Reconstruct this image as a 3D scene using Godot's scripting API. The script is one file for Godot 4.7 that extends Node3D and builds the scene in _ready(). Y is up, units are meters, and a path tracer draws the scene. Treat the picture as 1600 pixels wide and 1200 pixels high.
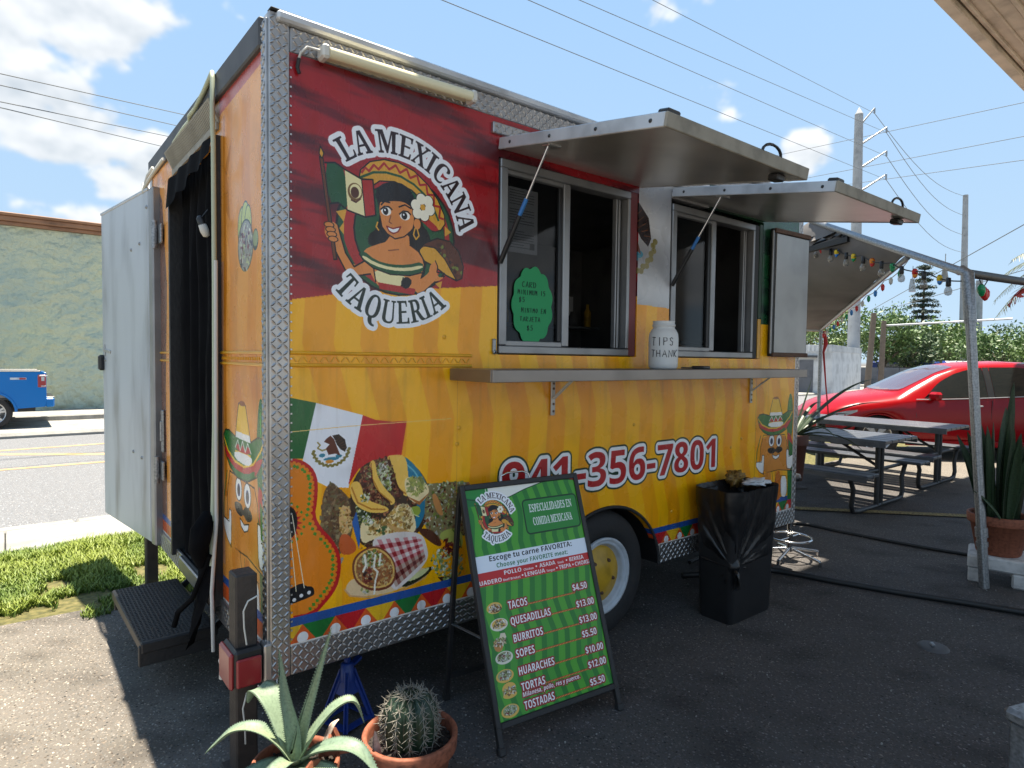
extends Node3D

var M := {}
var taken := {}

# ---------------------------------------------------------------- mesh builder
class B:
	var st := SurfaceTool.new()
	var grp := 0
	var colored := false
	var col := Color.WHITE
	func _init(c := false) -> void:
		colored = c
		st.begin(Mesh.PRIMITIVE_TRIANGLES)
		st.set_smooth_group(-1)
	func smooth() -> void:
		grp += 1
		st.set_smooth_group(grp)
	func flat() -> void:
		st.set_smooth_group(-1)
	func vert(p: Vector3, uv: Vector2) -> void:
		st.set_uv(uv)
		if colored:
			st.set_color(col)
		st.add_vertex(p)
	func tri(a: Vector3, b: Vector3, c: Vector3, out: Vector3, ua := Vector2.ZERO, ub := Vector2.ZERO, uc := Vector2.ZERO) -> void:
		if (b - a).cross(c - a).dot(out) > 0.0:
			vert(a, ua); vert(c, uc); vert(b, ub)
		else:
			vert(a, ua); vert(b, ub); vert(c, uc)
	func quad(a: Vector3, b: Vector3, c: Vector3, d: Vector3, out: Vector3, ua := Vector2(0, 0), ub := Vector2(1, 0), uc := Vector2(1, 1), ud := Vector2(0, 1)) -> void:
		tri(a, b, c, out, ua, ub, uc)
		tri(a, c, d, out, ua, uc, ud)
	func box(c: Vector3, s: Vector3, bas := Basis(), bev := 0.0) -> void:
		var h := s * 0.5
		var e := [Vector3(1, 0, 0), Vector3(0, 1, 0), Vector3(0, 0, 1)]
		for i in 3:
			var j := (i + 1) % 3
			var k := (i + 2) % 3
			for sg in [-1.0, 1.0]:
				var n: Vector3 = e[i] * sg
				var o: Vector3 = e[i] * sg * h[i]
				var a: Vector3 = e[j] * (h[j] - bev)
				var b: Vector3 = e[k] * (h[k] - bev)
				quad(c + bas * (o - a - b), c + bas * (o + a - b), c + bas * (o + a + b), c + bas * (o - a + b), bas * n,
					Vector2(-a.length(), -b.length()), Vector2(a.length(), -b.length()), Vector2(a.length(), b.length()), Vector2(-a.length(), b.length()))
			if bev > 0.0:
				for s1 in [-1.0, 1.0]:
					for s2 in [-1.0, 1.0]:
						var p1: Vector3 = e[i] * s1 * h[i] + e[j] * s2 * (h[j] - bev)
						var p2: Vector3 = e[i] * s1 * (h[i] - bev) + e[j] * s2 * h[j]
						var w: Vector3 = e[k] * (h[k] - bev)
						quad(c + bas * (p1 - w), c + bas * (p1 + w), c + bas * (p2 + w), c + bas * (p2 - w), bas * (e[i] * s1 + e[j] * s2))
		if bev > 0.0:
			for sx in [-1.0, 1.0]:
				for sy in [-1.0, 1.0]:
					for sz in [-1.0, 1.0]:
						var g := Vector3(sx, sy, sz)
						var q := (h - Vector3(bev, bev, bev)) * g
						tri(c + bas * (q + Vector3(sx * bev, 0, 0)), c + bas * (q + Vector3(0, sy * bev, 0)), c + bas * (q + Vector3(0, 0, sz * bev)), bas * g)
	func bar(a: Vector3, b: Vector3, w: float, d: float, up := Vector3.UP, bev := 0.0) -> void:
		var y := (b - a).normalized()
		var z := up - y * up.dot(y)
		if z.length() < 0.01:
			z = Vector3.RIGHT - y * y.x
		z = z.normalized()
		box((a + b) * 0.5, Vector3(w, (b - a).length(), d), Basis(y.cross(z), y, z), bev)
	func tube(path: Array, r, sides := 8, caps := true) -> void:
		var n := path.size()
		var rings := []
		var t: Vector3 = (path[1] - path[0]).normalized()
		var u := Vector3.UP if absf(t.y) < 0.9 else Vector3.RIGHT
		u = (u - t * u.dot(t)).normalized()
		for i in n:
			var tn: Vector3 = (path[mini(i + 1, n - 1)] - path[maxi(i - 1, 0)]).normalized()
			u = (u - tn * u.dot(tn)).normalized()
			var v := tn.cross(u)
			var rr: float = r[i] if r is Array else r
			var ring := PackedVector3Array()
			for k in sides:
				var a := TAU * k / sides
				ring.append(path[i] + (u * cos(a) + v * sin(a)) * rr)
			rings.append(ring)
		loft(rings, caps)
	func loft(rings: Array, caps := true) -> void:
		smooth()
		for i in rings.size() - 1:
			var p: PackedVector3Array = rings[i]
			var q: PackedVector3Array = rings[i + 1]
			var ctr := Vector3.ZERO
			for x in p:
				ctr += x
			for x in q:
				ctr += x
			ctr /= p.size() * 2
			var m := p.size()
			for k in m:
				var l := (k + 1) % m
				var mid := (p[k] + p[l] + q[l] + q[k]) * 0.25
				quad(p[k], p[l], q[l], q[k], mid - ctr, Vector2(float(k) / m, i), Vector2(float(k + 1) / m, i), Vector2(float(k + 1) / m, i + 1), Vector2(float(k) / m, i + 1))
		flat()
		if caps:
			for e in [0, rings.size() - 1]:
				var p: PackedVector3Array = rings[e]
				var ctr := Vector3.ZERO
				for x in p:
					ctr += x
				ctr /= p.size()
				var q: PackedVector3Array = rings[1 if e == 0 else e - 1]
				var out := ctr - q[0]
				for k in p.size():
					tri(ctr, p[k], p[(k + 1) % p.size()], out)
	func lathe(prof: Array, sides := 20, xf := Transform3D()) -> void:
		smooth()
		for i in prof.size() - 1:
			for k in sides:
				var a := TAU * k / sides
				var b := TAU * (k + 1) / sides
				var p: Vector2 = prof[i]
				var q: Vector2 = prof[i + 1]
				var d := (q - p)
				var out := Vector3(cos((a + b) / 2) * d.y, -d.x, sin((a + b) / 2) * d.y)
				quad(xf * Vector3(p.x * cos(a), p.y, p.x * sin(a)), xf * Vector3(p.x * cos(b), p.y, p.x * sin(b)), xf * Vector3(q.x * cos(b), q.y, q.x * sin(b)), xf * Vector3(q.x * cos(a), q.y, q.x * sin(a)), xf.basis * out)
		flat()
	# flat outline in x, y, extruded from depth d0 to d1 along z of xf; uv from f
	func prism(poly: PackedVector2Array, d0: float, d1: float, xf := Transform3D(), uvr := Rect2(0, 0, 1, 1)) -> void:
		var ix := Geometry2D.triangulate_polygon(poly)
		var n := poly.size()
		for e in 2:
			var d := d0 if e == 0 else d1
			var out := xf.basis * Vector3(0, 0, signf(d - (d0 + d1) * 0.5))
			for i in range(0, ix.size(), 3):
				var p := [poly[ix[i]], poly[ix[i + 1]], poly[ix[i + 2]]]
				tri(xf * Vector3(p[0].x, p[0].y, d), xf * Vector3(p[1].x, p[1].y, d), xf * Vector3(p[2].x, p[2].y, d), out, uvof(p[0], uvr), uvof(p[1], uvr), uvof(p[2], uvr))
		var area := 0.0
		for i in n:
			area += poly[i].cross(poly[(i + 1) % n])
		for i in n:
			var a := poly[i]
			var b := poly[(i + 1) % n]
			var nn := (b - a).rotated(-PI / 2) * signf(area)
			quad(xf * Vector3(a.x, a.y, d0), xf * Vector3(b.x, b.y, d0), xf * Vector3(b.x, b.y, d1), xf * Vector3(a.x, a.y, d1), xf.basis * Vector3(nn.x, nn.y, 0), uvof(a, uvr), uvof(b, uvr), uvof(b, uvr), uvof(a, uvr))
	func uvof(p: Vector2, r: Rect2) -> Vector2:
		return Vector2((p.x - r.position.x) / r.size.x, (r.position.y - p.y) / r.size.y)
	# open grid of points [row][col]
	func sheet(rows: Array, out: Vector3, us := 1.0, vs := 1.0) -> void:
		smooth()
		for i in rows.size() - 1:
			for j in rows[i].size() - 1:
				var a := Vector2(us * j, vs * i)
				quad(rows[i][j], rows[i][j + 1], rows[i + 1][j + 1], rows[i + 1][j], out, a, a + Vector2(us, 0), a + Vector2(us, vs), a + Vector2(0, vs))
		flat()
	func done() -> ArrayMesh:
		st.generate_normals()
		st.index()
		return st.commit()

# ---------------------------------------------------------------- painter for prints
class Cv:
	var im: Image
	var k: float
	var x0: float
	var y1: float
	var ox := 0.0
	var oy := 0.0
	var sc := 1.0
	func _init(w: int, h: int, left: float, top: float, pxm: float) -> void:
		im = Image.create(w, h, false, Image.FORMAT_RGBA8)
		k = pxm; x0 = left; y1 = top
	func at(x: float, y: float, s: float) -> void:
		ox = x; oy = y; sc = s
	func px(x: float, y: float) -> Vector2:
		return Vector2((ox + x * sc - x0) * k, (y1 - oy - y * sc) * k)
	func fill(p: PackedVector2Array, col: Color, on: Image = null) -> void:
		if on == null:
			on = im
		var lo := 1e9
		var hi := -1e9
		for v in p:
			lo = minf(lo, v.y); hi = maxf(hi, v.y)
		var n := p.size()
		var w := on.get_width()
		for y in range(maxi(0, int(lo)), mini(on.get_height(), int(hi) + 1)):
			var yy := y + 0.5
			var xs := []
			for i in n:
				var a := p[i]
				var b := p[(i + 1) % n]
				if (a.y <= yy) != (b.y <= yy):
					xs.append(a.x + (b.x - a.x) * (yy - a.y) / (b.y - a.y))
			if xs.size() > 2:
				xs.sort()
			elif xs.size() == 2 and xs[0] > xs[1]:
				xs.reverse()
			for i in range(0, xs.size() - 1, 2):
				var a := clampi(roundi(xs[i]), 0, w)
				var b := clampi(roundi(xs[i + 1]), 0, w)
				if b > a:
					on.fill_rect(Rect2i(a, y, b - a, 1), col)
	var rounded := 0
	func poly(a: Array, col: Color) -> void:
		var p := PackedVector2Array()
		for i in range(0, a.size(), 2):
			p.append(px(a[i], a[i + 1]))
		if rounded > 0 and p.size() > 4:   # corners cut twice, for shapes drawn freehand
			for it in rounded:
				var q := PackedVector2Array()
				for i in p.size():
					var u := p[i]
					var w := p[(i + 1) % p.size()]
					q.append(u.lerp(w, .25)); q.append(u.lerp(w, .75))
				p = q
		fill(p, col)
	func rect(xa: float, ya: float, xb: float, yb: float, col: Color) -> void:
		poly([xa, ya, xb, ya, xb, yb, xa, yb], col)
	func disc(x: float, y: float, rx: float, ry: float, col: Color) -> void:
		var p := PackedVector2Array()
		for i in 28:
			p.append(px(x + rx * cos(TAU * i / 28), y + ry * sin(TAU * i / 28)))
		fill(p, col)
	func line(a: Array, wd: float, col: Color) -> void:
		var pts := []
		for i in range(0, a.size(), 2):
			pts.append(px(a[i], a[i + 1]))
		var h := maxf(wd * sc * k * 0.5, 0.7)
		for i in pts.size() - 1:
			var d: Vector2 = pts[i + 1] - pts[i]
			if d.length() < 0.01:
				continue
			var nn := d.normalized().orthogonal() * h
			var e := d.normalized() * h * 0.35
			fill(PackedVector2Array([pts[i] + nn - e, pts[i + 1] + nn + e, pts[i + 1] - nn + e, pts[i] - nn - e]), col)
	func emblem(x: float, y: float, s: float) -> void:
		var ol := Color8(128, 116, 56)
		for i in 26:
			var a := PI * (1.02 + 0.96 * i / 25.0)
			var r := s * (0.94 + 0.06 * (i % 2))
			disc(x + r * cos(a), y + s * 0.1 + r * 0.9 * sin(a), s * 0.09, s * 0.07, ol)
		disc(x, y - s * 0.42, s * 0.42, s * 0.09, Color8(52, 128, 150)); disc(x - s * 0.1, y - s * 0.55, s * 0.22, s * 0.1, Color8(214, 140, 50))
		disc(x - s * 0.5, y - s * 0.2, s * 0.16, s * 0.1, Color8(52, 128, 150)); disc(x + s * 0.4, y - s * 0.3, s * 0.18, s * 0.09, Color8(52, 128, 150))
		poly([x - s * .28, y + s * .65, x - s * .05, y + s * .8, x + s * .15, y + s * .6, x + s * .3, y + s * .2, x + s * .5, y - s * .3, x + s * .2, y - s * .15, x - s * .15, y - s * .2, x - s * .3, y + s * .15, x - s * .1, y + s * .35, x - s * .4, y + s * .5], Color8(96, 44, 26))
		poly([x + s * .05, y + s * .8, x + s * .4, y + s * .85, x + s * .75, y + s * .55, x + s * .85, y + s * .1, x + s * .75, y - s * .1, x + s * .5, y + s * .05, x + s * .3, y + s * .3, x + s * .2, y + s * .55], Color8(40, 24, 20))
		for i in 5:
			line([x + s * (.2 + i * .1), y + s * (.45 - i * .08), x + s * (.5 + i * .08), y + s * (.7 - i * .14)], s * .025, Color8(96, 60, 40))
		line([x - s * .75, y + s * .5, x - s * .6, y + s * .35, x - s * .75, y + s * .2, x - s * .5, y + s * .05, x - s * .3, y + s * .1], s * .07, Color8(150, 130, 56))
	# lettering: the font's own outlines filled in; halos = [[width, colour], ...] widest first
	func text(s: String, x: float, y: float, hgt: float, col: Color, opt := {}) -> void:
		var tm := TextMesh.new()
		var f := SystemFont.new()
		f.font_names = PackedStringArray([opt.get("font", "Droid Sans")])
		f.font_weight = opt.get("weight", 700)
		tm.font = f; tm.text = s; tm.depth = 0.0; tm.font_size = 64; tm.pixel_size = 1.0
		var v: PackedVector3Array = tm.get_mesh_arrays()[0]
		var lo := Vector2(1e9, 1e9)
		var hi := -lo
		for q in v:
			lo = lo.min(Vector2(q.x, q.y)); hi = hi.max(Vector2(q.x, q.y))
		var cap: float = opt.get("cap", 46.0)
		var xs: float = opt.get("xs", 1.0)
		var sl: float = opt.get("slant", 0.0)
		var u := hgt / cap
		var base := -22.0 if not opt.has("base") else float(opt.base)
		var wid := (hi.x - lo.x) * u * xs
		if opt.has("width"):
			xs *= float(opt.width) / wid
			wid = float(opt.width)
		var off := 0.0
		match opt.get("align", "l"):
			"c": off = -wid / 2
			"r": off = -wid
		var arc: Vector2 = opt.get("arc", Vector2.ZERO)   # radius, angle of the middle of the text in degrees; inward when radius < 0
		var pts := PackedVector2Array()
		var a := Vector2(1e9, 1e9)
		var b := -a
		for q in v:
			var w := Vector2((q.x - lo.x) * u * xs + off, (q.y - base) * u)
			w.x += w.y * sl
			if arc != Vector2.ZERO:
				var r := absf(arc.x)
				if arc.x > 0.0:
					var t := deg_to_rad(arc.y) - w.x / r
					w = Vector2(cos(t), sin(t)) * (r + w.y)
				else:
					var t := deg_to_rad(arc.y) + w.x / r
					w = Vector2(cos(t), sin(t)) * (r - w.y)
			elif opt.has("rot"):
				w = w.rotated(opt.rot)
			var g := px(x + w.x, y + w.y)
			a = a.min(g); b = b.max(g)
			pts.append(g)
		var halos: Array = opt.get("halos", [])
		var pad := 4.0
		for h in halos:
			pad = maxf(pad, float(h[0]) * sc * k + 4.0)
		a = (a - Vector2(pad, pad)).floor(); b = (b + Vector2(pad, pad)).ceil()
		if b.x < 0 or b.y < 0 or a.x > im.get_width() or a.y > im.get_height():
			return
		var sz := Vector2i(b - a)
		var t2 := Image.create(sz.x * 2, sz.y * 2, false, Image.FORMAT_RGBA8)
		t2.fill(Color(1, 1, 1, 0))
		for i in range(0, pts.size(), 3):
			fill(PackedVector2Array([(pts[i] - a) * 2.0, (pts[i + 1] - a) * 2.0, (pts[i + 2] - a) * 2.0]), Color.WHITE, t2)
		t2.shrink_x2()
		var dat := t2.get_data()
		var steps := halos + [[0.0, col]]
		for h in steps:
			var hc: Color = h[1]
			var d2 := dat.duplicate()
			var rr := int(hc.r * 255); var gg := int(hc.g * 255); var bb := int(hc.b * 255)
			for i in range(0, d2.size(), 4):
				if d2[i + 3] > 0:
					d2[i] = rr; d2[i + 1] = gg; d2[i + 2] = bb
			var ti := Image.create_from_data(sz.x, sz.y, false, Image.FORMAT_RGBA8, d2)
			var r: float = float(h[0]) * sc * k
			var m := 1 if r < 0.3 else (8 if r < 4 else 20)
			for i in m:
				var o := Vector2(cos(TAU * i / m), sin(TAU * i / m)) * (r if m > 1 else 0.0)
				im.blend_rect(ti, Rect2i(0, 0, sz.x, sz.y), Vector2i((a + o).round()))
			if r > 4:
				for i in 8:
					im.blend_rect(ti, Rect2i(0, 0, sz.x, sz.y), Vector2i((a + Vector2(cos(TAU * i / 8), sin(TAU * i / 8)) * r * 0.5).round()))
	func tex() -> ImageTexture:
		im.generate_mipmaps()
		return ImageTexture.create_from_image(im)

func bits(c: Cv, area: Array, cols: Array, n: int, r: float, sd: int) -> void:   # crumbs of filling scattered inside an outline
	var p := PackedVector2Array()
	var lo := Vector2(1e9, 1e9)
	var hi := -lo
	for i in range(0, area.size(), 2):
		p.append(Vector2(area[i], area[i + 1]))
		lo = lo.min(p[-1]); hi = hi.max(p[-1])
	var g := RandomNumberGenerator.new()
	g.seed = sd + 100
	for i in n:
		for tr in 12:
			var q := Vector2(g.randf_range(lo.x, hi.x), g.randf_range(lo.y, hi.y))
			if Geometry2D.is_point_in_polygon(q, p):
				var a := g.randf() * TAU
				var d := Vector2(cos(a), sin(a)) * r * g.randf_range(0.5, 1.5)
				var e := d.orthogonal() * g.randf_range(0.25, 0.7)
				var col: Color = cols[g.randi() % cols.size()]
				c.poly([q.x + d.x, q.y + d.y, q.x + e.x, q.y + e.y, q.x - d.x, q.y - d.y, q.x - e.x * 1.2, q.y - e.y * 1.2], col.darkened(g.randf() * 0.35).lightened(g.randf() * 0.12))
				break

# ---------------------------------------------------------------- scene tree helpers
func numbered(n: String) -> String:
	taken[n] = taken.get(n, -1) + 1
	return n if taken[n] == 0 else "%s_%03d" % [n, taken[n]]

func tag(o: Node3D, label: String, cat: String, group := "") -> Node3D:
	o.set_meta("label", label); o.set_meta("category", cat)
	if group:
		o.set_meta("group", group)
	return o

func thing(n: String, label: String, cat: String, at := Vector3.ZERO, turn := 0.0, group := "") -> Node3D:
	var o := Node3D.new()
	o.name = numbered(n); add_child(o)
	o.position = at; o.rotation.y = turn
	return tag(o, label, cat, group)

func mi(n: String, b, m: Material) -> MeshInstance3D:
	var o := MeshInstance3D.new()
	o.name = n
	o.mesh = b.done() if b is B else b
	o.material_override = m
	return o

func part(p: Node3D, n: String, b, m: Material, at := Vector3.ZERO, kind := "") -> MeshInstance3D:
	var o := mi(n, b, m)
	o.position = at
	p.add_child(o, true)
	if kind:
		o.set_meta("kind", kind)
	return o

func solo(n: String, b, m: Material, label: String, cat: String, at := Vector3.ZERO, group := "") -> MeshInstance3D:
	var o := mi(numbered(n), b, m)
	add_child(o); o.position = at
	tag(o, label, cat, group)
	return o

func struct(n: String, b, m: Material) -> MeshInstance3D:
	var o := mi(numbered(n), b, m)
	add_child(o)
	o.set_meta("kind", "structure"); o.set_meta("label", n.replace("_", " ") + " of the street scene")
	return o

func copy_of(o: Node3D, label: String, at: Vector3, turn := 0.0) -> Node3D:
	var c: Node3D = o.duplicate()
	c.name = numbered(String(o.name)); add_child(c)
	c.position = at; c.rotation.y = turn
	c.set_meta("label", label)
	return c

func V(x: float, y: float, z: float) -> Vector3:
	return Vector3(x, y, z)

func arcpts(c: Vector3, u: Vector3, v: Vector3, a0: float, a1: float, n: int) -> Array:
	var r := []
	for i in n + 1:
		var a := a0 + (a1 - a0) * i / n
		r.append(c + u * cos(a) + v * sin(a))
	return r

# ---------------------------------------------------------------- materials
func lin(r: float, g: float, b: float, a := 1.0) -> Color:
	var c := Color(r, g, b).linear_to_srgb()
	c.a = a
	return c

func mk(n: String, c: Color, rough := 0.6, metal := 0.0) -> StandardMaterial3D:
	var m := StandardMaterial3D.new()
	m.resource_name = n
	m.albedo_color = c; m.roughness = rough; m.metallic = metal
	if c.a < 1.0:
		m.transparency = BaseMaterial3D.TRANSPARENCY_ALPHA
	M[n] = m
	return m

func noise_tex(sd: int, freq: float, stops: Array, size := 256, oct := 4, bump := 0.0, kind := FastNoiseLite.TYPE_SIMPLEX_SMOOTH) -> NoiseTexture2D:
	var t := NoiseTexture2D.new()
	var f := FastNoiseLite.new()
	f.seed = sd; f.frequency = freq; f.fractal_octaves = oct; f.noise_type = kind
	t.noise = f; t.width = size; t.height = size; t.seamless = true
	if bump > 0.0:
		t.as_normal_map = true; t.bump_strength = bump
	elif stops.size():
		var g := Gradient.new()
		g.offsets = PackedFloat32Array(); g.colors = PackedColorArray()
		var off := PackedFloat32Array(); var cs := PackedColorArray()
		for s in stops:
			off.append(s[0]); cs.append(s[1])
		g.offsets = off; g.colors = cs
		t.color_ramp = g
	return t

func grey(v: float) -> Color:
	return Color(v, v, v)

func tri_map(m: StandardMaterial3D, s: float, world := true) -> void:
	m.uv1_triplanar = true; m.uv1_world_triplanar = world; m.uv1_scale = Vector3(s, s, s)

func worn(n: String, c: Color, rough: float, metal: float, tex: Texture2D, s: float, bump: Texture2D = null, bs := 1.0) -> StandardMaterial3D:
	var m := mk(n, c, rough, metal)
	m.albedo_texture = tex
	if bump:
		m.normal_enabled = true; m.normal_texture = bump; m.normal_scale = bs
	tri_map(m, s)
	return m

func gritty(sd: int, size: int, n: int, big: float, lo: float, hi: float, base: float) -> Image:
	var im := Image.create(size, size, false, Image.FORMAT_RGB8)
	im.fill(grey(base))
	var g := RandomNumberGenerator.new()
	g.seed = sd
	for i in n:
		var v := g.randf_range(lo, hi)
		if g.randf() < 0.62:
			v = lerpf(v, base, 0.6)
		var w := int(1 + pow(g.randf(), 3.0) * big)
		var h := maxi(1, int(w * g.randf_range(0.6, 1.2)))
		var x := g.randi() % size
		var y := g.randi() % size
		var warm := g.randf_range(-0.025, 0.03)
		var c := Color(v + warm, v, v - warm)
		im.fill_rect(Rect2i(x, y, w, h), c)
		if w > 3:
			im.fill_rect(Rect2i(x + 1, y - 1, w - 2, h + 2), c)
	return im

func materials() -> void:
	var streak := noise_tex(3, 0.006, [[0.0, grey(0.86)], [0.5, grey(0.95)], [1.0, grey(1.0)]], 512, 4)
	var grime := noise_tex(7, 0.006, [[0.0, grey(0.74)], [0.4, grey(0.92)], [1.0, grey(1.0)]], 512, 6)
	var soft := noise_tex(12, 0.006, [], 256, 3, 1.4)
	var fine := noise_tex(9, 0.09, [], 256, 3, 2.0)
	worn("alu", lin(.58, .57, .55), .36, .85, streak, 1.3)
	worn("alu_white", lin(.62, .63, .64), .42, .35, grime, .9)
	worn("tread", lin(.46, .44, .425), .34, .9, streak, 1.7)
	worn("frame_alu", lin(.33, .33, .33), .42, .6, streak, 1.0)
	worn("steel_brushed", lin(.27, .25, .235), .34, .85, streak, .8, soft, .15)
	worn("hatch_skin", lin(.72, .70, .66), .32, .75, streak, .5, soft, .10)
	worn("galv", lin(.46, .47, .48), .42, .75, noise_tex(21, .05, [[0.0, grey(.62)], [.5, grey(.82)], [1.0, grey(1.0)]], 256, 3), 4.0)
	worn("chrome", lin(.7, .7, .7), .15, 1.0, streak, 2.0)
	worn("black_steel", lin(.022, .021, .021), .5, 0.0, grime, 1.5, fine, .2)
	worn("black_plastic", lin(.018, .018, .019), .4, 0.0, grime, 2.0)
	worn("leg_steel", lin(.05, .037, .03), .65, 0.0, grime, 2.5, fine, .4)
	worn("rubber", lin(.022, .021, .021), .8, 0.0, grime, 2.0, fine, .3)
	worn("rust_steel", lin(.12, .06, .035), .75, 0.0, grime, 3.0, fine, .4)
	worn("dark_trim", lin(.085, .085, .088), .6, .1, grime, 1.2)
	worn("visor", lin(.34, .31, .25), .7, 0.0, grime, 2.2)
	worn("belt", lin(.78, .38, .02), .3, 0.0, streak, 1.0)
	worn("red_peel", lin(.36, .05, .05), .55, 0.0, grime, 3.0)
	worn("red_wall", lin(.17, .018, .02), .5, 0.0, streak, 1.0)
	worn("green_wall", lin(.02, .06, .03), .5, 0.0, streak, 1.0)
	worn("interior", lin(.16, .155, .15), .5, .1, grime, .8)
	worn("locker_skin", lin(.40, .395, .38), .4, .5, streak, .7)
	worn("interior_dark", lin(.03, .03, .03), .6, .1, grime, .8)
	worn("door_skin", lin(.52, .55, .585), .45, .2, noise_tex(17, .006, [[0.0, Color(.70, .68, .64)], [.32, Color(.90, .90, .90)], [.6, grey(.98)], [1.0, grey(1)]], 512, 6), .45, soft, .25)
	M.door_skin.uv1_scale = Vector3(.9, .22, .9)
	worn("curtain", lin(.006, .006, .007), .95, 0.0, grime, 2.0)
	M.curtain.metallic_specular = .2
	worn("bag", lin(.006, .006, .007), .34, 0.0, grime, 2.0)
	M.bag.metallic_specular = .5
	worn("blue_paint", lin(.015, .05, .27), .4, 0.0, grime, 3.0)
	worn("white_enamel", lin(.62, .61, .58), .45, 0.0, grime, 3.0)
	worn("rim_white", lin(.56, .60, .64), .4, 0.0, grime, 2.5)
	worn("yellow_paint", lin(.62, .36, .02), .4, 0.0, grime, 2.5)
	mk("lens_red", lin(.27, .006, .012), .15).clearcoat_enabled = true
	mk("tube_white", lin(.74, .68, .46), .35)
	mk("cap_white", lin(.6, .58, .52), .5)
	mk("hose_green", lin(.44, .47, .33), .5)
	mk("cable_black", lin(.014, .014, .014), .55)
	mk("wire_grey", lin(.11, .115, .12), .6)
	mk("cord_white", lin(.55, .53, .48), .6)
	mk("sticker_blue", lin(.03, .16, .42), .4)
	mk("red_cloth", lin(.45, .05, .04), .7)
	mk("red_rope", lin(.42, .03, .03), .8)
	mk("paper", lin(.66, .66, .66), .8)
	var gl := mk("glass_dark", Color(.02, .023, .024, .36), .06); gl.metallic_specular = .34
	mk("car_glass", lin(.012, .016, .017), .06).metallic_specular = .7
	var wg := mk("windscreen", Color(.25, .33, .38, .55), .05); wg.metallic_specular = .8
	mk("bulb_glass", Color(.60, .57, .52, .5), .1)
	var cols := {"bulb_orange": lin(.75, .22, .01), "bulb_yellow": lin(.75, .52, .02), "bulb_red": lin(.55, .02, .02), "bulb_green": lin(.01, .26, .09), "bulb_blue": lin(.03, .2, .55)}
	for k in cols:
		mk(k, cols[k], .25)
	mk("bag_clear", Color(.85, .9, .92, .35), .15)
	var jar := mk("jar_plastic", lin(.72, .72, .70, .9), .4)
	jar.transparency = BaseMaterial3D.TRANSPARENCY_DISABLED
	jar.backlight_enabled = true; jar.backlight = grey(.5)
	mk("ink", lin(.02, .02, .025), .7)
	mk("car_red", lin(.27, .003, .006), .2).metallic_specular = .38
	mk("car_blue", lin(.004, .135, .42), .2).metallic_specular = .4
	mk("lamp_clear", Color(.8, .82, .84), .1, .5)
	mk("wheel_alloy", lin(.5, .5, .5), .3, .8)
	mk("seat_dark", lin(.04, .038, .035), .8)
	worn("table_slat", lin(.075, .08, .09), .38, 0.0, grime, 2.0)
	worn("tarp_grey", lin(.20, .185, .178), .8, 0.0, noise_tex(31, .01, [[0.0, grey(.75)], [.6, grey(.95)], [1.0, grey(1)]], 256, 4), .5, soft, .3)
	M.tarp_grey.backlight_enabled = false
	worn("soffit", lin(.50, .41, .31), .6, 0.0, grime, .6)
	worn("terracotta", lin(.31, .10, .05), .75, 0.0, noise_tex(41, .03, [[0.0, Color(.55, .5, .46)], [.35, Color(.86, .84, .82)], [.8, Color(1, .98, .97)], [1.0, Color(1, 1, 1)]], 256, 4), 5.0, fine, .25)
	worn("brown_pot", lin(.10, .032, .02), .6, 0.0, grime, 4.0)
	worn("soil", lin(.07, .05, .038), .95, 0.0, noise_tex(43, .2, [[0.0, grey(.25)], [.5, grey(.7)], [1.0, grey(1)]], 256, 3), 9.0, fine, 1.0)
	worn("agave_leaf", Color.WHITE, .55, 0.0, noise_tex(45, .04, [[0.0, grey(.72)], [.5, grey(.92)], [1.0, grey(1)]], 256, 4), 8.0)
	M.agave_leaf.vertex_color_use_as_albedo = true
	M.agave_leaf.backlight_enabled = true; M.agave_leaf.backlight = lin(.05, .08, .03)
	for lf in [["cactus_skin", .030, .062, .030], ["snake_leaf", .045, .085, .035], ["strap_leaf", .075, .11, .055]]:
		worn(lf[0], lin(lf[1], lf[2], lf[3]), .45, 0.0, noise_tex(47, .03, [[0.0, grey(.55)], [.45, grey(.8)], [1.0, grey(1)]], 256, 4), 7.0)
	M.snake_leaf.vertex_color_use_as_albedo = true
	mk("spine", lin(.25, .225, .18), .7)
	worn("white_block", lin(.62, .60, .57), .85, 0.0, grime, 4.0)
	worn("concrete", lin(.33, .315, .285), .9, 0.0, noise_tex(51, .008, [[0.0, grey(.8)], [.5, grey(.93)], [1.0, grey(1)]], 512, 6), .5, fine, .5)
	worn("pole_concrete", lin(.34, .35, .36), .85, 0.0, grime, .3)
	worn("pole_wood", lin(.19, .14, .10), .9, 0.0, streak, 1.0)
	worn("bark", lin(.12, .09, .065), .95, 0.0, grime, 1.0)
	worn("fascia", lin(.30, .155, .085), .7, 0.0, grime, .5)
	worn("white_wall", lin(.66, .66, .65), .8, 0.0, grime, .3)
	worn("grey_fence", lin(.13, .135, .15), .8, 0.0, grime, .4)
	worn("stucco", lin(.50, .535, .41), .9, 0.0, noise_tex(61, .004, [[0.0, Color(.90, .93, .95)], [.5, Color(.97, .97, .95)], [1.0, Color(1, 1, .94)]], 512, 5), .2, noise_tex(63, .02, [], 512, 5, 9.0), 1.7)
	for g in [["leaf_a", .085, .145, .04], ["leaf_b", .12, .18, .05], ["leaf_c", .055, .095, .035], ["leaf_pine", .028, .05, .03], ["leaf_palm", .12, .13, .07]]:
		var m := mk(g[0], lin(g[1], g[2], g[3]), .55)
		m.vertex_color_use_as_albedo = true
		m.backlight_enabled = true; m.backlight = lin(g[1] * .7, g[2] * .8, g[3] * .5)
	var gr := mk("grass_blade", Color.WHITE, .6)
	gr.vertex_color_use_as_albedo = true
	gr.backlight_enabled = true; gr.backlight = lin(.08, .12, .02)
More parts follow.
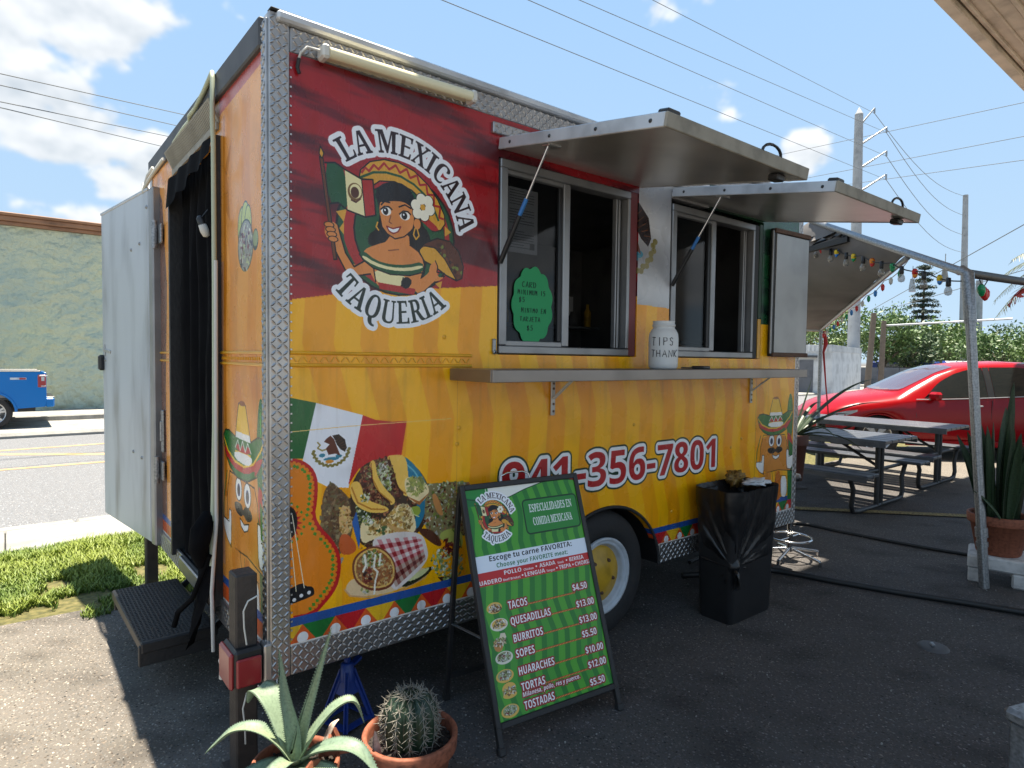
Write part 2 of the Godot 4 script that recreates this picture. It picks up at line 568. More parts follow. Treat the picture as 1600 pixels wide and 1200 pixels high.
	worn("turf_soil", lin(.17, .135, .085), .95, 0.0, noise_tex(71, .05, [[0.0, Color(.5, .55, .4)], [.5, Color(.8, .85, .6)], [1.0, Color(1, 1, .8)]], 256, 4), 1.2, fine, 1.0)
	# asphalt: stones of their own size and tone, over slow change in the vertex colours
	var gi := gritty(5, 1024, 64000, 6.0, .32, .96, .58)
	var gn: Image = gi.duplicate()
	gn.bump_map_to_normal_map(3.0)
	gi.generate_mipmaps(); gn.generate_mipmaps()
	var asp := mk("asphalt", Color.WHITE, .88)
	asp.albedo_texture = ImageTexture.create_from_image(gi)
	asp.normal_enabled = true; asp.normal_texture = ImageTexture.create_from_image(gn); asp.normal_scale = 1.3
	asp.vertex_color_use_as_albedo = true
	asp.metallic_specular = .35
	var rd := mk("road_asphalt", lin(.46, .46, .47), .9)
	rd.albedo_texture = asp.albedo_texture; rd.normal_enabled = true; rd.normal_texture = asp.normal_texture; rd.normal_scale = .6
	rd.uv1_scale = Vector3(.5, .5, .5)
	tri_map(rd, .55)
	worn("line_yellow", lin(.46, .31, .15), .8, 0.0, grime, 1.2)
	worn("line_faded", lin(.36, .27, .10), .9, 0.0, noise_tex(81, .06, [[0.0, grey(.3)], [.5, grey(.8)], [1.0, grey(1)]], 256, 4), 2.0)
# ---------------------------------------------------------------- prints
func zig(y: float) -> float:
	var t := fposmod(y / 0.62, 1.0)
	return 0.055 * absf(t * 2.0 - 1.0) - 0.11 * (y - 0.445)

func stripes(c: Cv, xa: float, xb: float, ya: float, yb: float, k1: Color, k2: Color, wd: float) -> void:
	c.rect(xa, ya, xb, yb, k1)
	var g := RandomNumberGenerator.new()
	g.seed = 77
	var x := -0.4
	while x < xb + 0.5:
		var w := wd * g.randf_range(0.85, 1.15)
		var a := []
		var b := []
		for i in 31:
			var y := ya + (yb - ya) * i / 30.0
			a += [x + zig(y), y]
			b = [x + w + zig(y), y] + b
		c.poly(a + b, k2.lerp(k1, g.randf() * 0.35))
		x += w + wd * g.randf_range(0.85, 1.15)

func bunting(c: Cv, xa: float, xb: float) -> void:
	c.rect(xa, 0.513, xb, 0.546, Color8(38, 84, 158))
	c.rect(xa, 0.40, xb, 0.513, Color8(222, 92, 34))
	var cs := [Color8(238, 186, 34), Color8(24, 118, 52), Color8(192, 32, 38)]
	var i := 0
	var x := 0.051
	while x < xb + 0.1:
		if x > xa - 0.1:
			c.poly([x - 0.063, 0.513, x + 0.063, 0.513, x, 0.432], cs[posmod(i, 3)])
			c.disc(x + 0.063, 0.464, 0.021, 0.021, Color8(240, 240, 240))
		x += 0.126
		i += 1
	c.rect(xa, 0.40, xb, 0.449, Color8(226, 222, 214))

func top_edge(x: float) -> float:   # where the printed flag ends and the orange begins
	if x < 1.95:
		return 1.703 + 0.128 * pow(clampf((x - 0.07) / 0.95, 0.0, 1.2), 0.8)
	if x < 2.6:
		return 1.81 - 0.03 * (x - 1.95)
	return 1.755

func grime_over(c: Cv, sd: int) -> void:   # road dirt, drips and scuffs on the vinyl
	var f := FastNoiseLite.new()
	f.seed = sd; f.frequency = 1.0; f.fractal_octaves = 5
	var W := c.im.get_width() / 6
	var H := c.im.get_height() / 6
	var im := Image.create(W, H, false, Image.FORMAT_RGBA8)
	for y in H:
		for x in W:
			var wx := c.x0 + x * 6.0 / c.k
			var wy := c.y1 - y * 6.0 / c.k
			var n := f.get_noise_2d(wx * 5.0, wy * 3.0)
			var drip := f.get_noise_2d(wx * 26.0, wy * .9 + 20.0)
			var a := .06 * smoothstep(.05, .45, n)
			a += .12 * smoothstep(.1, .5, drip) * smoothstep(.9, .45, wy)
			a += .10 * smoothstep(.12, .5, drip) * smoothstep(.9, 1.5, wy) * smoothstep(1.56, 1.5, wy)
			a += .16 * smoothstep(.62, .44, wy) * (.5 + n)
			im.set_pixel(x, y, Color(.24, .17, .10, clampf(a, 0, .5)))
	im.resize(c.im.get_width(), c.im.get_height(), Image.INTERPOLATE_BILINEAR)
	c.im.blend_rect(im, Rect2i(Vector2i.ZERO, im.get_size()), Vector2i.ZERO)

func soften(c: Cv, xa: float, ya: float, xb: float, yb: float) -> void:   # a photographic print is softer than drawn lettering
	c.at(0, 0, 1)
	var a := c.px(xa, yb).clamp(Vector2.ZERO, Vector2(c.im.get_size()))
	var b := c.px(xb, ya).clamp(Vector2.ZERO, Vector2(c.im.get_size()))
	var r := Rect2i(Vector2i(a), Vector2i(b - a))
	if r.size.x < 8 or r.size.y < 8:
		return
	var t := c.im.get_region(r)
	t.resize(r.size.x * 2 / 5, r.size.y * 2 / 5, Image.INTERPOLATE_BILINEAR)
	t.resize(r.size.x, r.size.y, Image.INTERPOLATE_CUBIC)
	c.im.blit_rect(t, Rect2i(Vector2i.ZERO, r.size), r.position)

func paint_side(c: Cv) -> void:
	stripes(c, -0.1, 3.9, 0.4, 2.7, Color8(250, 180, 8), Color8(240, 154, 8), 0.105)
	var nz := FastNoiseLite.new()
	nz.seed = 4; nz.frequency = 1.0
	var w := c.im.get_width()
	var y := 0
	while y < c.im.get_height():
		var wy := c.y1 - y / c.k
		if wy < 1.68:
			break
		var x := 0
		while x < w:
			var wx := c.x0 + (x + 8) / c.k
			if wy > top_edge(wx):
				var n := nz.get_noise_2d(wx * 0.55, wy * 6.0 + wx * 1.1) + 0.5 * nz.get_noise_2d(wx * 0.8 + 9.0, wy * 13.0)
				var t := smoothstep(-0.12, 0.42, n)
				var col := Color8(160, 26, 32).lerp(Color8(84, 20, 28), t)
				if wx > 2.6:
					col = Color8(22, 76, 44).lerp(Color8(14, 44, 32), t)
				elif wx > 1.95:
					t = 0.5 + 0.5 * sin(wy * 17.0 + wx * 2.0)
					col = Color8(206, 206, 206).lerp(Color8(146, 144, 144), t)
				c.im.fill_rect(Rect2i(x, y, 16, 3), col)
			x += 16
		y += 3
	bunting(c, -0.1, 3.9)
	c.at(0.2, 0.85, 0.001); art_flag(c)
	c.at(0.40, 0.85, 0.001)
	c.rounded = 2; art_food(c); c.rounded = 0
	soften(c, .14, .55, .90, 1.16)
	c.at(0.2, 0.85, 0.001); c.rounded = 1; art_guitar(c); c.rounded = 0
	c.at(0, 0, 1)
	c.rect(-0.1, 0.513, 3.9, 0.546, Color8(38, 84, 158))
	c.emblem(1.86, 2.15, 0.24)
	logo(c, 0.48, 1.985, 1.0)
	c.at(0, 0, 1)
	c.text("941-356-7801", 1.885, 0.842, 0.178, Color8(178, 34, 38), {"align": "c", "width": 1.69, "halos": [[0.028, Color8(28, 56, 40)], [0.019, Color8(240, 240, 240)]]})
	c.at(3.45, 0.95, 0.001); c.rounded = 1; art_mascot(c); c.rounded = 0
	c.at(0, 0, 1)
	c.line([3.19, 0.45, 3.19, 1.45], 0.004, Color8(70, 44, 14))
	c.line([.07, 1.228, .30, 1.236, .76, 1.242], .003, Color8(240, 200, 120))
	c.line([.79, .56, .79, 1.46], .0025, Color8(196, 120, 16))
	grime_over(c, 41)

func logo(c: Cv, x: float, y: float, s: float) -> void:
	c.at(x, y, 0.001 * s)
	c.rounded = 1; art_logo(c); c.rounded = 0
	var halos := [[18.0, Color8(238, 238, 240)]]
	if s < 0.5:
		halos = [[26.0, Color8(238, 238, 240)]]
	c.text("LA MEXICANA", 0, 0, 88.0, Color8(44, 20, 22), {"align": "c", "font": "Droid Serif", "width": 655.0, "arc": Vector2(316, 69.5), "halos": halos})
	c.text("TAQUERIA", 20, 4, 92.0, Color8(26, 40, 34), {"align": "c", "font": "Droid Serif", "width": 560.0, "arc": Vector2(-354, 265.5), "halos": halos})

func paint_rear(c: Cv) -> void:   # x is the world's z here
	stripes(c, -2.3, 0.1, 0.3, 2.7, Color8(228, 152, 64), Color8(218, 138, 54), 0.12)
	var k := Color8(188, 112, 16)
	c.poly([-.60, .9, -.565, .9, -.57, 1.6, -.55, 1.85, -.56, 2.1, -.50, 2.05, -.52, 2.2, -.575, 2.28, -.57, 2.5, -.60, 2.5], k)
	c.poly([-.575, 2.28, -.47, 2.38, -.50, 2.3, -.56, 2.22], k)
	c.poly([-.655, .6, -.60, .6, -.62, 1.2, -.60, 1.9, -.655, 1.9], Color8(206, 150, 110))
	c.poly([-1.62, .6, -1.70, .6, -1.68, 1.4, -1.75, 2.0, -1.70, 2.42, -1.62, 2.42], Color8(232, 150, 50))
	c.poly([-2.05, .5, -1.85, .5, -1.86, 1.3, -1.80, 1.9, -1.92, 2.4, -2.05, 2.5], Color8(120, 84, 70))
	c.poly([-.66, 2.52, -.07, 2.545, -.07, 2.62, -.66, 2.62], Color8(176, 74, 66))
	# fruit and vegetable roundel
	var ol := Color8(70, 74, 60)
	for q in [[-.33, 2.0, .055, .075], [-.29, 2.01, .05, .08], [-.255, 2.0, .04, .07]]:
		c.disc(q[0], q[1], q[2] + .006, q[3] + .006, ol)
		c.disc(q[0], q[1], q[2], q[3], Color8(190, 196, 110))
	c.disc(-.29, 1.925, .1, .1, ol)
	c.disc(-.29, 1.925, .093, .094, Color8(150, 148, 140))
	bits(c, [-.385, 1.9, -.36, 1.97, -.29, 2.01, -.21, 1.97, -.2, 1.9, -.24, 1.84, -.3, 1.825, -.35, 1.85], [Color8(222, 224, 200), Color8(196, 204, 150), Color8(120, 50, 60), Color8(90, 90, 104), Color8(206, 206, 190)], 130, .012, 55)
	c.disc(-.165, 1.93, .035, .04, ol)
	c.disc(-.165, 1.935, .03, .03, Color8(150, 160, 110))
	c.at(-0.34, 0.955, 0.00118); c.rounded = 1; art_mascot(c); c.rounded = 0
	c.at(0, 0, 1)
	bunting(c, -2.3, 0.1)
	grime_over(c, 47)

func paint_menu(c: Cv) -> void:   # metres on the board, from its lower left corner
	var W := .575
	c.rect(-1, -1, 2, 2, Color8(40, 122, 44))
	var g := RandomNumberGenerator.new()
	g.seed = 8
	for i in 16:
		var x := -0.1 + i * 0.060
		var a := []
		var b := []
		for j in 22:
			var y := 0.0 + j * 0.044
			var z := x + 0.03 * absf(fposmod(y / 0.26, 1.0) * 2.0 - 1.0) - 0.02 * y
			a += [z, y]
			b = [z + 0.034, y] + b
		c.poly(a + b, Color8(78, 160, 46) if i % 3 else Color8(66, 150, 48))
	c.poly([-1, .83, .06, .83, .14, .85, .25, .885, .4, .915, .5, .918, 1, .88, 1, 2, -1, 2], Color8(30, 112, 52))
	c.poly([.115, .95, .115, .850, .165, .842, .22, .852, .3, .876, .4, .898, .455, .906, .455, .95], Color8(236, 234, 222))
	c.poly([.455, .95, .455, .906, .5, .908, .6, .888, .6, .95], Color8(206, 58, 40))
	c.poly([-.1, .95, -.1, .87, 0, .868, .05, .86, .1, .862, .115, .868, .115, .95], Color8(44, 134, 56))
	c.line([-.1, .868, 0, .864, .05, .852, .1, .848, .165, .842, .22, .852, .3, .876, .4, .898, .48, .908, .6, .888], .004, Color8(16, 66, 30))
	c.line([.104, .868, .104, .95], .003, Color8(236, 234, 222))
	logo(c, .125, .768, .275)
	c.at(0, 0, 1)
	var fr := PackedVector2Array()
	for q in [[.555, .81, 0.0], [.555, .70, -PI / 2], [.295, .70, -PI], [.295, .81, -PI * 1.5]]:
		for j in 5:
			var a: float = q[2] - PI / 2 * j / 4.0 + PI / 2
			fr.append(Vector2(q[0] + .018 * cos(a), q[1] + .018 * sin(a)))
	var fl := []
	for p in fr:
		fl += [p.x, p.y]
	fl += [fr[0].x, fr[0].y]
	c.poly(fl, Color8(44, 134, 52))
	c.line(fl, .007, Color8(14, 62, 26))
	var wh := Color8(240, 240, 238)
	c.text("ESPECIALIDADES EN", .425, .773, .034, wh, {"font": "Droid Serif", "align": "c", "width": .235})
	c.text("COMIDA MEXICANA", .425, .715, .034, wh, {"font": "Droid Serif", "align": "c", "width": .215})
	c.rect(-1, .560, 1, .626, Color8(226, 232, 240))
	c.text("Escoge tu carne FAVORITA:", .285, .600, .021, Color8(20, 20, 22), {"align": "c", "width": .43})
	c.text("Choose your FAVORITE meat:", .285, .570, .018, Color8(40, 110, 66), {"align": "c", "width": .37})
	c.rect(-1, .507, 1, .560, Color8(196, 36, 38))
	var dx := .13
	for q in [["POLLO", .0165, .085], ["Chicken", .009, .05], ["•", .016, .008], ["ASADA", .0165, .085], ["Steak", .009, .034], ["•", .016, .008], ["BIRRIA", .0165, .08]]:
		c.text(q[0], dx, .5365, q[1], wh, {"width": q[2]})
		dx += q[2] + .012
	dx = -.012
	for q in [["GUADERO", .0165, .125], ["Beef Brisket", .009, .085], ["•", .016, .008], ["LENGUA", .0165, .105], ["Tongue", .009, .045], ["•", .016, .008], ["TRIPA", .0165, .066], ["•", .016, .008], ["CHORIZO", .0165, .105]]:
		c.text(q[0], dx, .5125, q[1], wh, {"width": q[2]})
		dx += q[2] + .0075
	var rows := [["TACOS", .401, "$4.50", .093, .54], ["QUESADILLAS", .338, "$13.00", .20, .562], ["BURRITOS", .272, "$13.00", .145, .562], ["SOPES", .213, "$5.50", .09, .545], ["HUARACHES", .147, "$10.00", .175, .565], ["TORTAS", .088, "$12.00", .115, .565], ["TOSTADAS", .020, "$5.50", .147, .54]]
	var halo := [[.0055, Color8(150, 26, 32)]]
	for i in 7:
		var r = rows[i]
		var yb: float = r[1]
		var x = .124 + r[3] + .004
		var e: float = r[4] - (.086 if r[2].length() > 5 else .07)
		while x < e:
			c.rect(x - .001, yb - .001, x + .0065, yb + .006, Color8(150, 26, 32))
			c.rect(x, yb, x + .004, yb + .004, Color8(238, 170, 60))
			x += .0078
		c.text(r[0], .124, yb, .029, wh, {"width": r[3], "halos": halo})
		c.text(r[2], r[4], yb + (.01 if i == 0 else 0.002), .027, wh, {"align": "r", "xs": .88, "halos": halo})
		var bx := .062 + (.006 if i % 2 else -.004)
		var by := yb + .017
		var sh := Color8(222, 176, 84)
		if i == 2:
			c.poly([bx - .02, by - .03, bx + .004, by - .034, bx + .034, by + .012, bx + .03, by + .028, bx + .01, by + .03], Color8(222, 206, 176))
			c.disc(bx - .008, by - .016, .02, .02, Color8(190, 130, 66))
		elif i == 5:
			c.disc(bx, by + .008, .032, .022, sh)
			c.rect(bx - .032, by - .014, bx + .032, by + .006, Color8(150, 150, 80))
			c.disc(bx, by - .016, .032, .012, sh)
		elif i == 0:
			c.disc(bx, by, .036, .022, sh)
			c.disc(bx + .008, by - .006, .026, .012, Color8(96, 60, 34))
		else:
			c.disc(bx, by - .003, .041, .024, Color8(222, 214, 196) if i == 1 or i == 3 else sh)
			c.disc(bx, by, .033, .018, sh if i == 1 else Color8(150, 160, 110))
		var md := [Color8(226, 206, 150), Color8(110, 66, 40), Color8(120, 130, 60), Color8(238, 232, 220), Color8(170, 110, 52)]
		if i == 4 or i == 6 or i == 3:
			md = [Color8(238, 236, 226), Color8(220, 222, 206), Color8(84, 66, 40), Color8(110, 120, 60), Color8(150, 60, 46)]
		bits(c, [bx - .03, by - .012, bx - .022, by + .01, bx, by + .016, bx + .026, by + .01, bx + .03, by - .01, bx, by - .018], md, 70, .005, 200 + i)
	c.text("Milanesa, pollo, res y puerco.", .124, .066, .0165, wh, {"width": .29, "slant": .12, "halos": [[.0045, Color8(150, 26, 32)]]})

const STROKES := {"A": [[0, 0, .5, 1, 1, 0], [.2, .4, .8, .4]], "C": [[1, .85, .6, 1, .1, .7, .1, .3, .5, 0, 1, .15]], "R": [[0, 0, 0, 1, .8, .9, .8, .6, 0, .5, .9, 0]], "D": [[0, 0, 0, 1, .6, .95, .9, .5, .6, .05, 0, 0]],
	"M": [[0, 0, .1, 1, .5, .4, .9, 1, 1, 0]], "I": [[.5, 0, .5, 1]], "N": [[0, 0, 0, 1, .9, 0, .9, 1]], "U": [[0, 1, .05, .2, .5, 0, .9, .2, .9, 1]], "S": [[.9, .85, .5, 1, .1, .8, .3, .55, .8, .4, .8, .1, .4, 0, 0, .15]],
	"$": [[.9, .8, .5, .92, .1, .75, .3, .55, .8, .42, .8, .15, .4, .05, 0, .18], [.45, -.1, .5, 1.1]], "5": [[.9, 1, .2, 1, .15, .6, .7, .6, .85, .3, .6, 0, .1, .05]], "E": [[.9, 1, 0, 1, 0, 0, .9, 0], [0, .5, .7, .5]], "T": [[0, 1, 1, 1], [.5, 1, .45, 0]],
	"J": [[.8, 1, .75, .2, .4, 0, .1, .2]], "P": [[0, 0, .05, 1, .8, .9, .8, .55, .05, .45]], "H": [[0, 0, 0, 1], [.9, 0, .85, 1], [0, .5, .9, .5]], "K": [[0, 0, 0, 1], [.9, 1, .05, .45, .9, 0]], "O": [[.5, 0, .1, .3, .1, .7, .5, 1, .9, .7, .9, .3, .5, 0]]}

func scrawl(b: B, s: String, x: float, y: float, h: float, w: float, r: float, map: Callable) -> void:   # pen strokes laid on a surface
	var g := RandomNumberGenerator.new()
	g.seed = s.hash()
	for ch in s:
		if STROKES.has(ch):
			for st in STROKES[ch]:
				var pts := []
				for i in range(0, st.size(), 2):
					pts.append((map as Callable).call(x + (st[i] + g.randf_range(-.05, .05)) * w, y + (st[i + 1] + g.randf_range(-.05, .05)) * h))
				b.tube(pts, r, 5)
		x += w * 1.5

# ---------------------------------------------------------------- trailer
func tread(p: Node3D, o: Vector3, u: Vector3, v: Vector3, lu: float, lv: float) -> void:   # raised lozenges of chequer plate
	var b := B.new()
	var n := u.cross(v)
	var i := 0
	var s := .0215
	var a := .012
	while a < lu - .004:
		var j := 0
		var c := .011
		while c < lv - .004:
			var d := (u + v).normalized() if (i + j) % 2 == 0 else (u - v).normalized()
			var e := n.cross(d)
			var ctr := o + u * a + v * c
			var l := .0138
			var m := [ctr - d * l, ctr - d * l * .45 + e * .0042, ctr + d * l * .45 + e * .0042, ctr + d * l, ctr + d * l * .45 - e * .0042, ctr - d * l * .45 - e * .0042]
			b.smooth()
			for k in 6:
				var k2 := (k + 1) % 6
				var r0 = ctr + d * ((m[k] - ctr).dot(d) * .62) + n * .003
				var r1 = ctr + d * ((m[k2] - ctr).dot(d) * .62) + n * .003
				b.quad(m[k], m[k2], r1, r0, n + (m[k] - ctr) * 20.0)
			c += s
			j += 1
		a += s
		i += 1
	part(p, "tread_pattern", b, M.tread, Vector3.ZERO, "stuff")

func rect2(a: float, b: float, c: float, d: float) -> PackedVector2Array:
	return PackedVector2Array([Vector2(a, b), Vector2(c, b), Vector2(c, d), Vector2(a, d)])

func plate(p: Node3D, n: String, c: Vector3, s: Vector3, m: Material, bev := .003) -> MeshInstance3D:
	var b := B.new()
	b.box(c, s, Basis(), minf(bev, minf(s.x, minf(s.y, s.z)) * .45))
	return part(p, n, b, m)

func trailer() -> void:
	var t := thing("food_trailer", "yellow and red taqueria food trailer with diamond plate corners and two serving windows", "food trailer")
	# prints
	var ca := Cv.new(1000, 2048, .06, 2.575, 960.0)
	paint_side(ca)
	var cb := Cv.new(2048, 1590, .99, 2.575, 745.0)
	paint_side(cb)
	var cr := Cv.new(1024, 1080, -2.245, 2.625, 470.0)
	paint_rear(cr)
	var wav := noise_tex(91, .012, [], 256, 3, 1.2)
	var rgh := noise_tex(93, .02, [[0.0, grey(.22)], [.55, grey(.28)], [1.0, grey(.5)]], 512, 5)
	var mats := []
	for q in [[ca, "side_print"], [cb, "side_print_aft"], [cr, "rear_print"]]:
		var m := mk(q[1], Color.WHITE, .27)
		m.albedo_texture = q[0].tex()
		m.texture_repeat = false
		m.normal_enabled = true; m.normal_texture = wav; m.normal_scale = .2
		m.roughness_texture = rgh; m.roughness = 1.0
		m.metallic_specular = .55
		mats.append(m)
	var ra := Rect2(.06, 2.575, 1000 / 960.0, 2048 / 960.0)
	var rb := Rect2(.99, 2.575, 2048 / 745.0, 1590 / 745.0)
	var rr := Rect2(-2.245, 2.625, 1024 / 470.0, 1080 / 470.0)
	var b := B.new()
	b.prism(rect2(.066, .44, 1.0, 2.57), -.04, 0, Transform3D(), ra)
	part(t, "side_panel", b, mats[0])
	b = B.new()
	var low := PackedVector2Array([Vector2(1.0, 1.52), Vector2(1.0, .44), Vector2(1.31, .44)])
	for i in 25:
		var a := PI - PI * (i + .0) / 24.0
		var q := Vector2(1.747 + .437 * cos(a), .33 + .385 * sin(a))
		if q.y > .445:
			low.append(q)
	low.append_array(PackedVector2Array([Vector2(2.185, .44), Vector2(3.72, .44), Vector2(3.72, 1.52)]))
	b.prism(low, -.04, 0, Transform3D(), rb)
	for q in [[1.0, 2.40, 1.955, 2.57], [1.955, 1.52, 2.235, 2.57], [2.235, 2.425, 3.225, 2.57], [3.225, 1.52, 3.72, 2.57]]:
		b.prism(rect2(q[0], q[1], q[2], q[3]), -.04, 0, Transform3D(), rb)
	part(t, "side_panel", b, mats[1])
	# rear wall; its plane is x = 0 and faces -x
	var xr := Transform3D(Basis(Vector3(0, 0, 1), Vector3(0, 1, 0), Vector3(-1, 0, 0)), Vector3.ZERO)
	b = B.new()
	for q in [[-.656, .34, -.04, 2.62], [-2.24, .34, -1.56, 2.62], [-1.56, 2.435, -.656, 2.62]]:
		b.prism(rect2(q[0], q[1], q[2], q[3]), -.04, 0, xr, rr)
	part(t, "rear_panel", b, mats[2])
	# diamond plate trims with their lozenges
	var specs := [
		["corner_trim", V(.033, 1.512, -.010), V(.072, 2.358, .028), V(-.003, .34, .0045), Vector3.RIGHT, Vector3.UP, .070, 2.34],
		["top_trim", V(1.91, 2.613, -.012), V(3.68, .088, .030), V(.075, 2.572, .0035), Vector3.RIGHT, Vector3.UP, 3.65, .088],
		["skirt_trim", V(.69, .389, -.012), V(1.24, .110, .030), V(.072, .336, .0035), Vector3.RIGHT, Vector3.UP, 1.235, .108],
		["skirt_trim", V(2.955, .389, -.012), V(1.53, .110, .030), V(2.20, .336, .0035), Vector3.RIGHT, Vector3.UP, 1.52, .108],
		["corner_trim", V(3.725, 1.512, -.010), V(.056, 2.358, .029), V(3.700, .34, .005), Vector3.RIGHT, Vector3.UP, .052, 2.34],
		["drip_trim", V(1.47, 2.517, .004), V(1.03, .05, .03), V(.958, 2.493, .0195), Vector3.RIGHT, Vector3.UP, 1.02, .05],
		["drip_trim", V(2.73, 2.517, .004), V(1.03, .05, .03), V(2.22, 2.493, .0195), Vector3.RIGHT, Vector3.UP, 1.02, .05]]
	for q in specs:
		var pt := plate(t, q[0], q[1], q[2], M.tread, .004)
		tread(pt, q[3], q[4], q[5], q[6], q[7])
	# the corner trim's return on the rear face, and the far corner
	var ct := plate(t, "corner_trim", V(-.004, 1.50, -.038), V(.012, 2.34, .052), M.tread)
	tread(ct, V(-.0102, .34, -.064), V(0, 0, 1), Vector3.UP, .05, 2.32)
	var sl := plate(t, "sill_trim", V(-.004, .388, -1.108), V(.014, .1, 2.08), M.tread)
	tread(sl, V(-.0112, .342, -2.13), V(0, 0, 1), Vector3.UP, 2.06, .09)
	plate(t, "corner_trim", V(-.003, 1.50, -2.228), V(.012, 2.34, .04), M.alu)
	plate(t, "roof_rail", V(1.9, 2.676, .004), V(3.76, .034, .05), M.alu_white, .008)
	plate(t, "roof_flashing", V(.07, 2.697, -.005), V(.14, .006, .04), M.rubber)
	plate(t, "roof_panel", V(1.875, 2.68, -1.12), V(3.75, .03, 2.2), M.alu_white)
	b = B.new()
	b.box(V(-.006, 2.640, -1.155), V(.024, .106, 2.19), Basis(), .006)
	part(t, "roof_edge_strip", b, M.dark_trim)
	# hood over the rear door
	b = B.new()
	var hb := Basis(Vector3(0, 0, 1), -1.12)
	b.box(V(-.021, 2.538, -1.12), V(.10, .008, .94), hb)
	for i in 44:
		b.box(V(-.024, 2.535, -1.565 + i * .0206), V(.09, .005, .008), hb)
	b.box(V(-.006, 2.480, -1.12), V(.010, .03, .92))
	part(t, "door_hood", b, M.visor)
	plate(t, "front_panel", V(3.745, 1.5, -1.12), V(.02, 2.3, 2.2), M.alu_white)
	plate(t, "far_panel", V(1.87, 1.5, -2.22), V(3.73, 2.3, .03), M.alu_white)
	plate(t, "floor", V(1.87, .385, -1.275), V(3.7, .09, 1.87), M.black_steel)
	for zz in [-.35, -1.9]:
		plate(t, "chassis_rail", V(1.9, .285, zz), V(3.6, .1, .06), M.black_steel)
	b = B.new()
	for q in [[.08, .44, 1.0, 2.55], [1.0, .78, 3.7, 1.515], [1.96, 1.515, 2.23, 2.55], [3.23, 1.515, 3.7, 2.55], [1.0, 2.44, 3.7, 2.55]]:
		b.prism(rect2(q[0], q[1], q[2], q[3]), -.055, -.043)
	b.box(V(1.875, 1.5, -2.19), V(3.70, 2.16, .012))
	b.box(V(3.715, 1.5, -1.12), V(.012, 2.16, 2.14))
	b.box(V(1.87, 2.565, -1.12), V(3.68, .012, 2.14))
	b.box(V(1.87, .44, -1.26), V(3.6, .012, 1.82))
	part(t, "interior_lining", b, M.interior)
	# belt rail along the side and the rear
	var bl: MeshInstance3D
	for yy in [1.513, 1.468]:
		for q in [[V(-.001, yy, -.066), V(-.001, yy, -.65)], [V(-.001, yy, -1.565), V(-.001, yy, -2.05)], [V(.069, yy, .001), V(.862, yy, .001)]]:
			b = B.new()
			b.tube(q, .007, 8)
			bl = part(t, "belt_rail", b, M.belt)
	var b2 := B.new()
	for i in 38:
		var d := V(.6, .8 if i % 2 else -.8, 0)
		b2.bar(V(.085 + i * .0205, 1.49, .001) - d * .011, V(.085 + i * .0205, 1.49, .001) + d * .011, .004, .005, V(0, 0, 1))
	for i in 26:
		b2.box(V(-.001, 1.49, -.075 - i * .022), V(.006, .012, .008))
	part(bl, "raised_pattern", b2, M.belt, Vector3.ZERO, "stuff")
	# screws of the panels
	b = B.new()
	for q in [[.79, 1.13], [.80, 1.20], [.72, 1.59], [1.47, .79], [2.9, .95], [3.02, 1.0], [2.3, .62], [1.95, 1.15]]:
		b.lathe([Vector2(0, .006), Vector2(.008, .004), Vector2(.011, 0)], 8, Transform3D(Basis(V(1, 0, 0), V(0, 0, 1), V(0, -1, 0)), V(q[0], q[1], 0)))
	part(t, "panel_screws", b, M.belt, Vector3.ZERO, "stuff")
	b = B.new()
	for i in 66:
		b.box(V(.0715, .37 + i * .033, .0045), V(.006, .006, .004))
	part(t, "trim_rivets", b, M.alu, Vector3.ZERO, "stuff")
	# tube light above the side print
	b = B.new()
	b.tube([V(.19, 2.585, .052), V(.81, 2.598, .052)], .021, 12)
	b.box(V(.5, 2.588, .018), V(.62, .012, .04), Basis(Vector3(0, 0, 1), .02))
	var tl := part(t, "tube_light", b, M.tube_white)
	for xx in [.178, .822]:
		plate(tl, "end_cap", V(xx, 2.585 + (xx - .178) * .02, .04), V(.03, .05, .06), M.cap_white, .008)
	b = B.new()
	b.tube([V(.165, 2.59, .04), V(.12, 2.59, .035), V(.098, 2.565, .03), V(.096, 2.55, .02)], .005, 6)
	part(tl, "wire", b, M.cord_white)
	b = B.new()
	b.tube([V(.096, 2.55, .02), V(.092, 2.52, .012), V(.1, 2.50, .012)], .007, 6)
	part(tl, "plug", b, M.cable_black)
	windows(t)
	hatches(t)
	counter(t)
	door(t)
	running_gear(t)

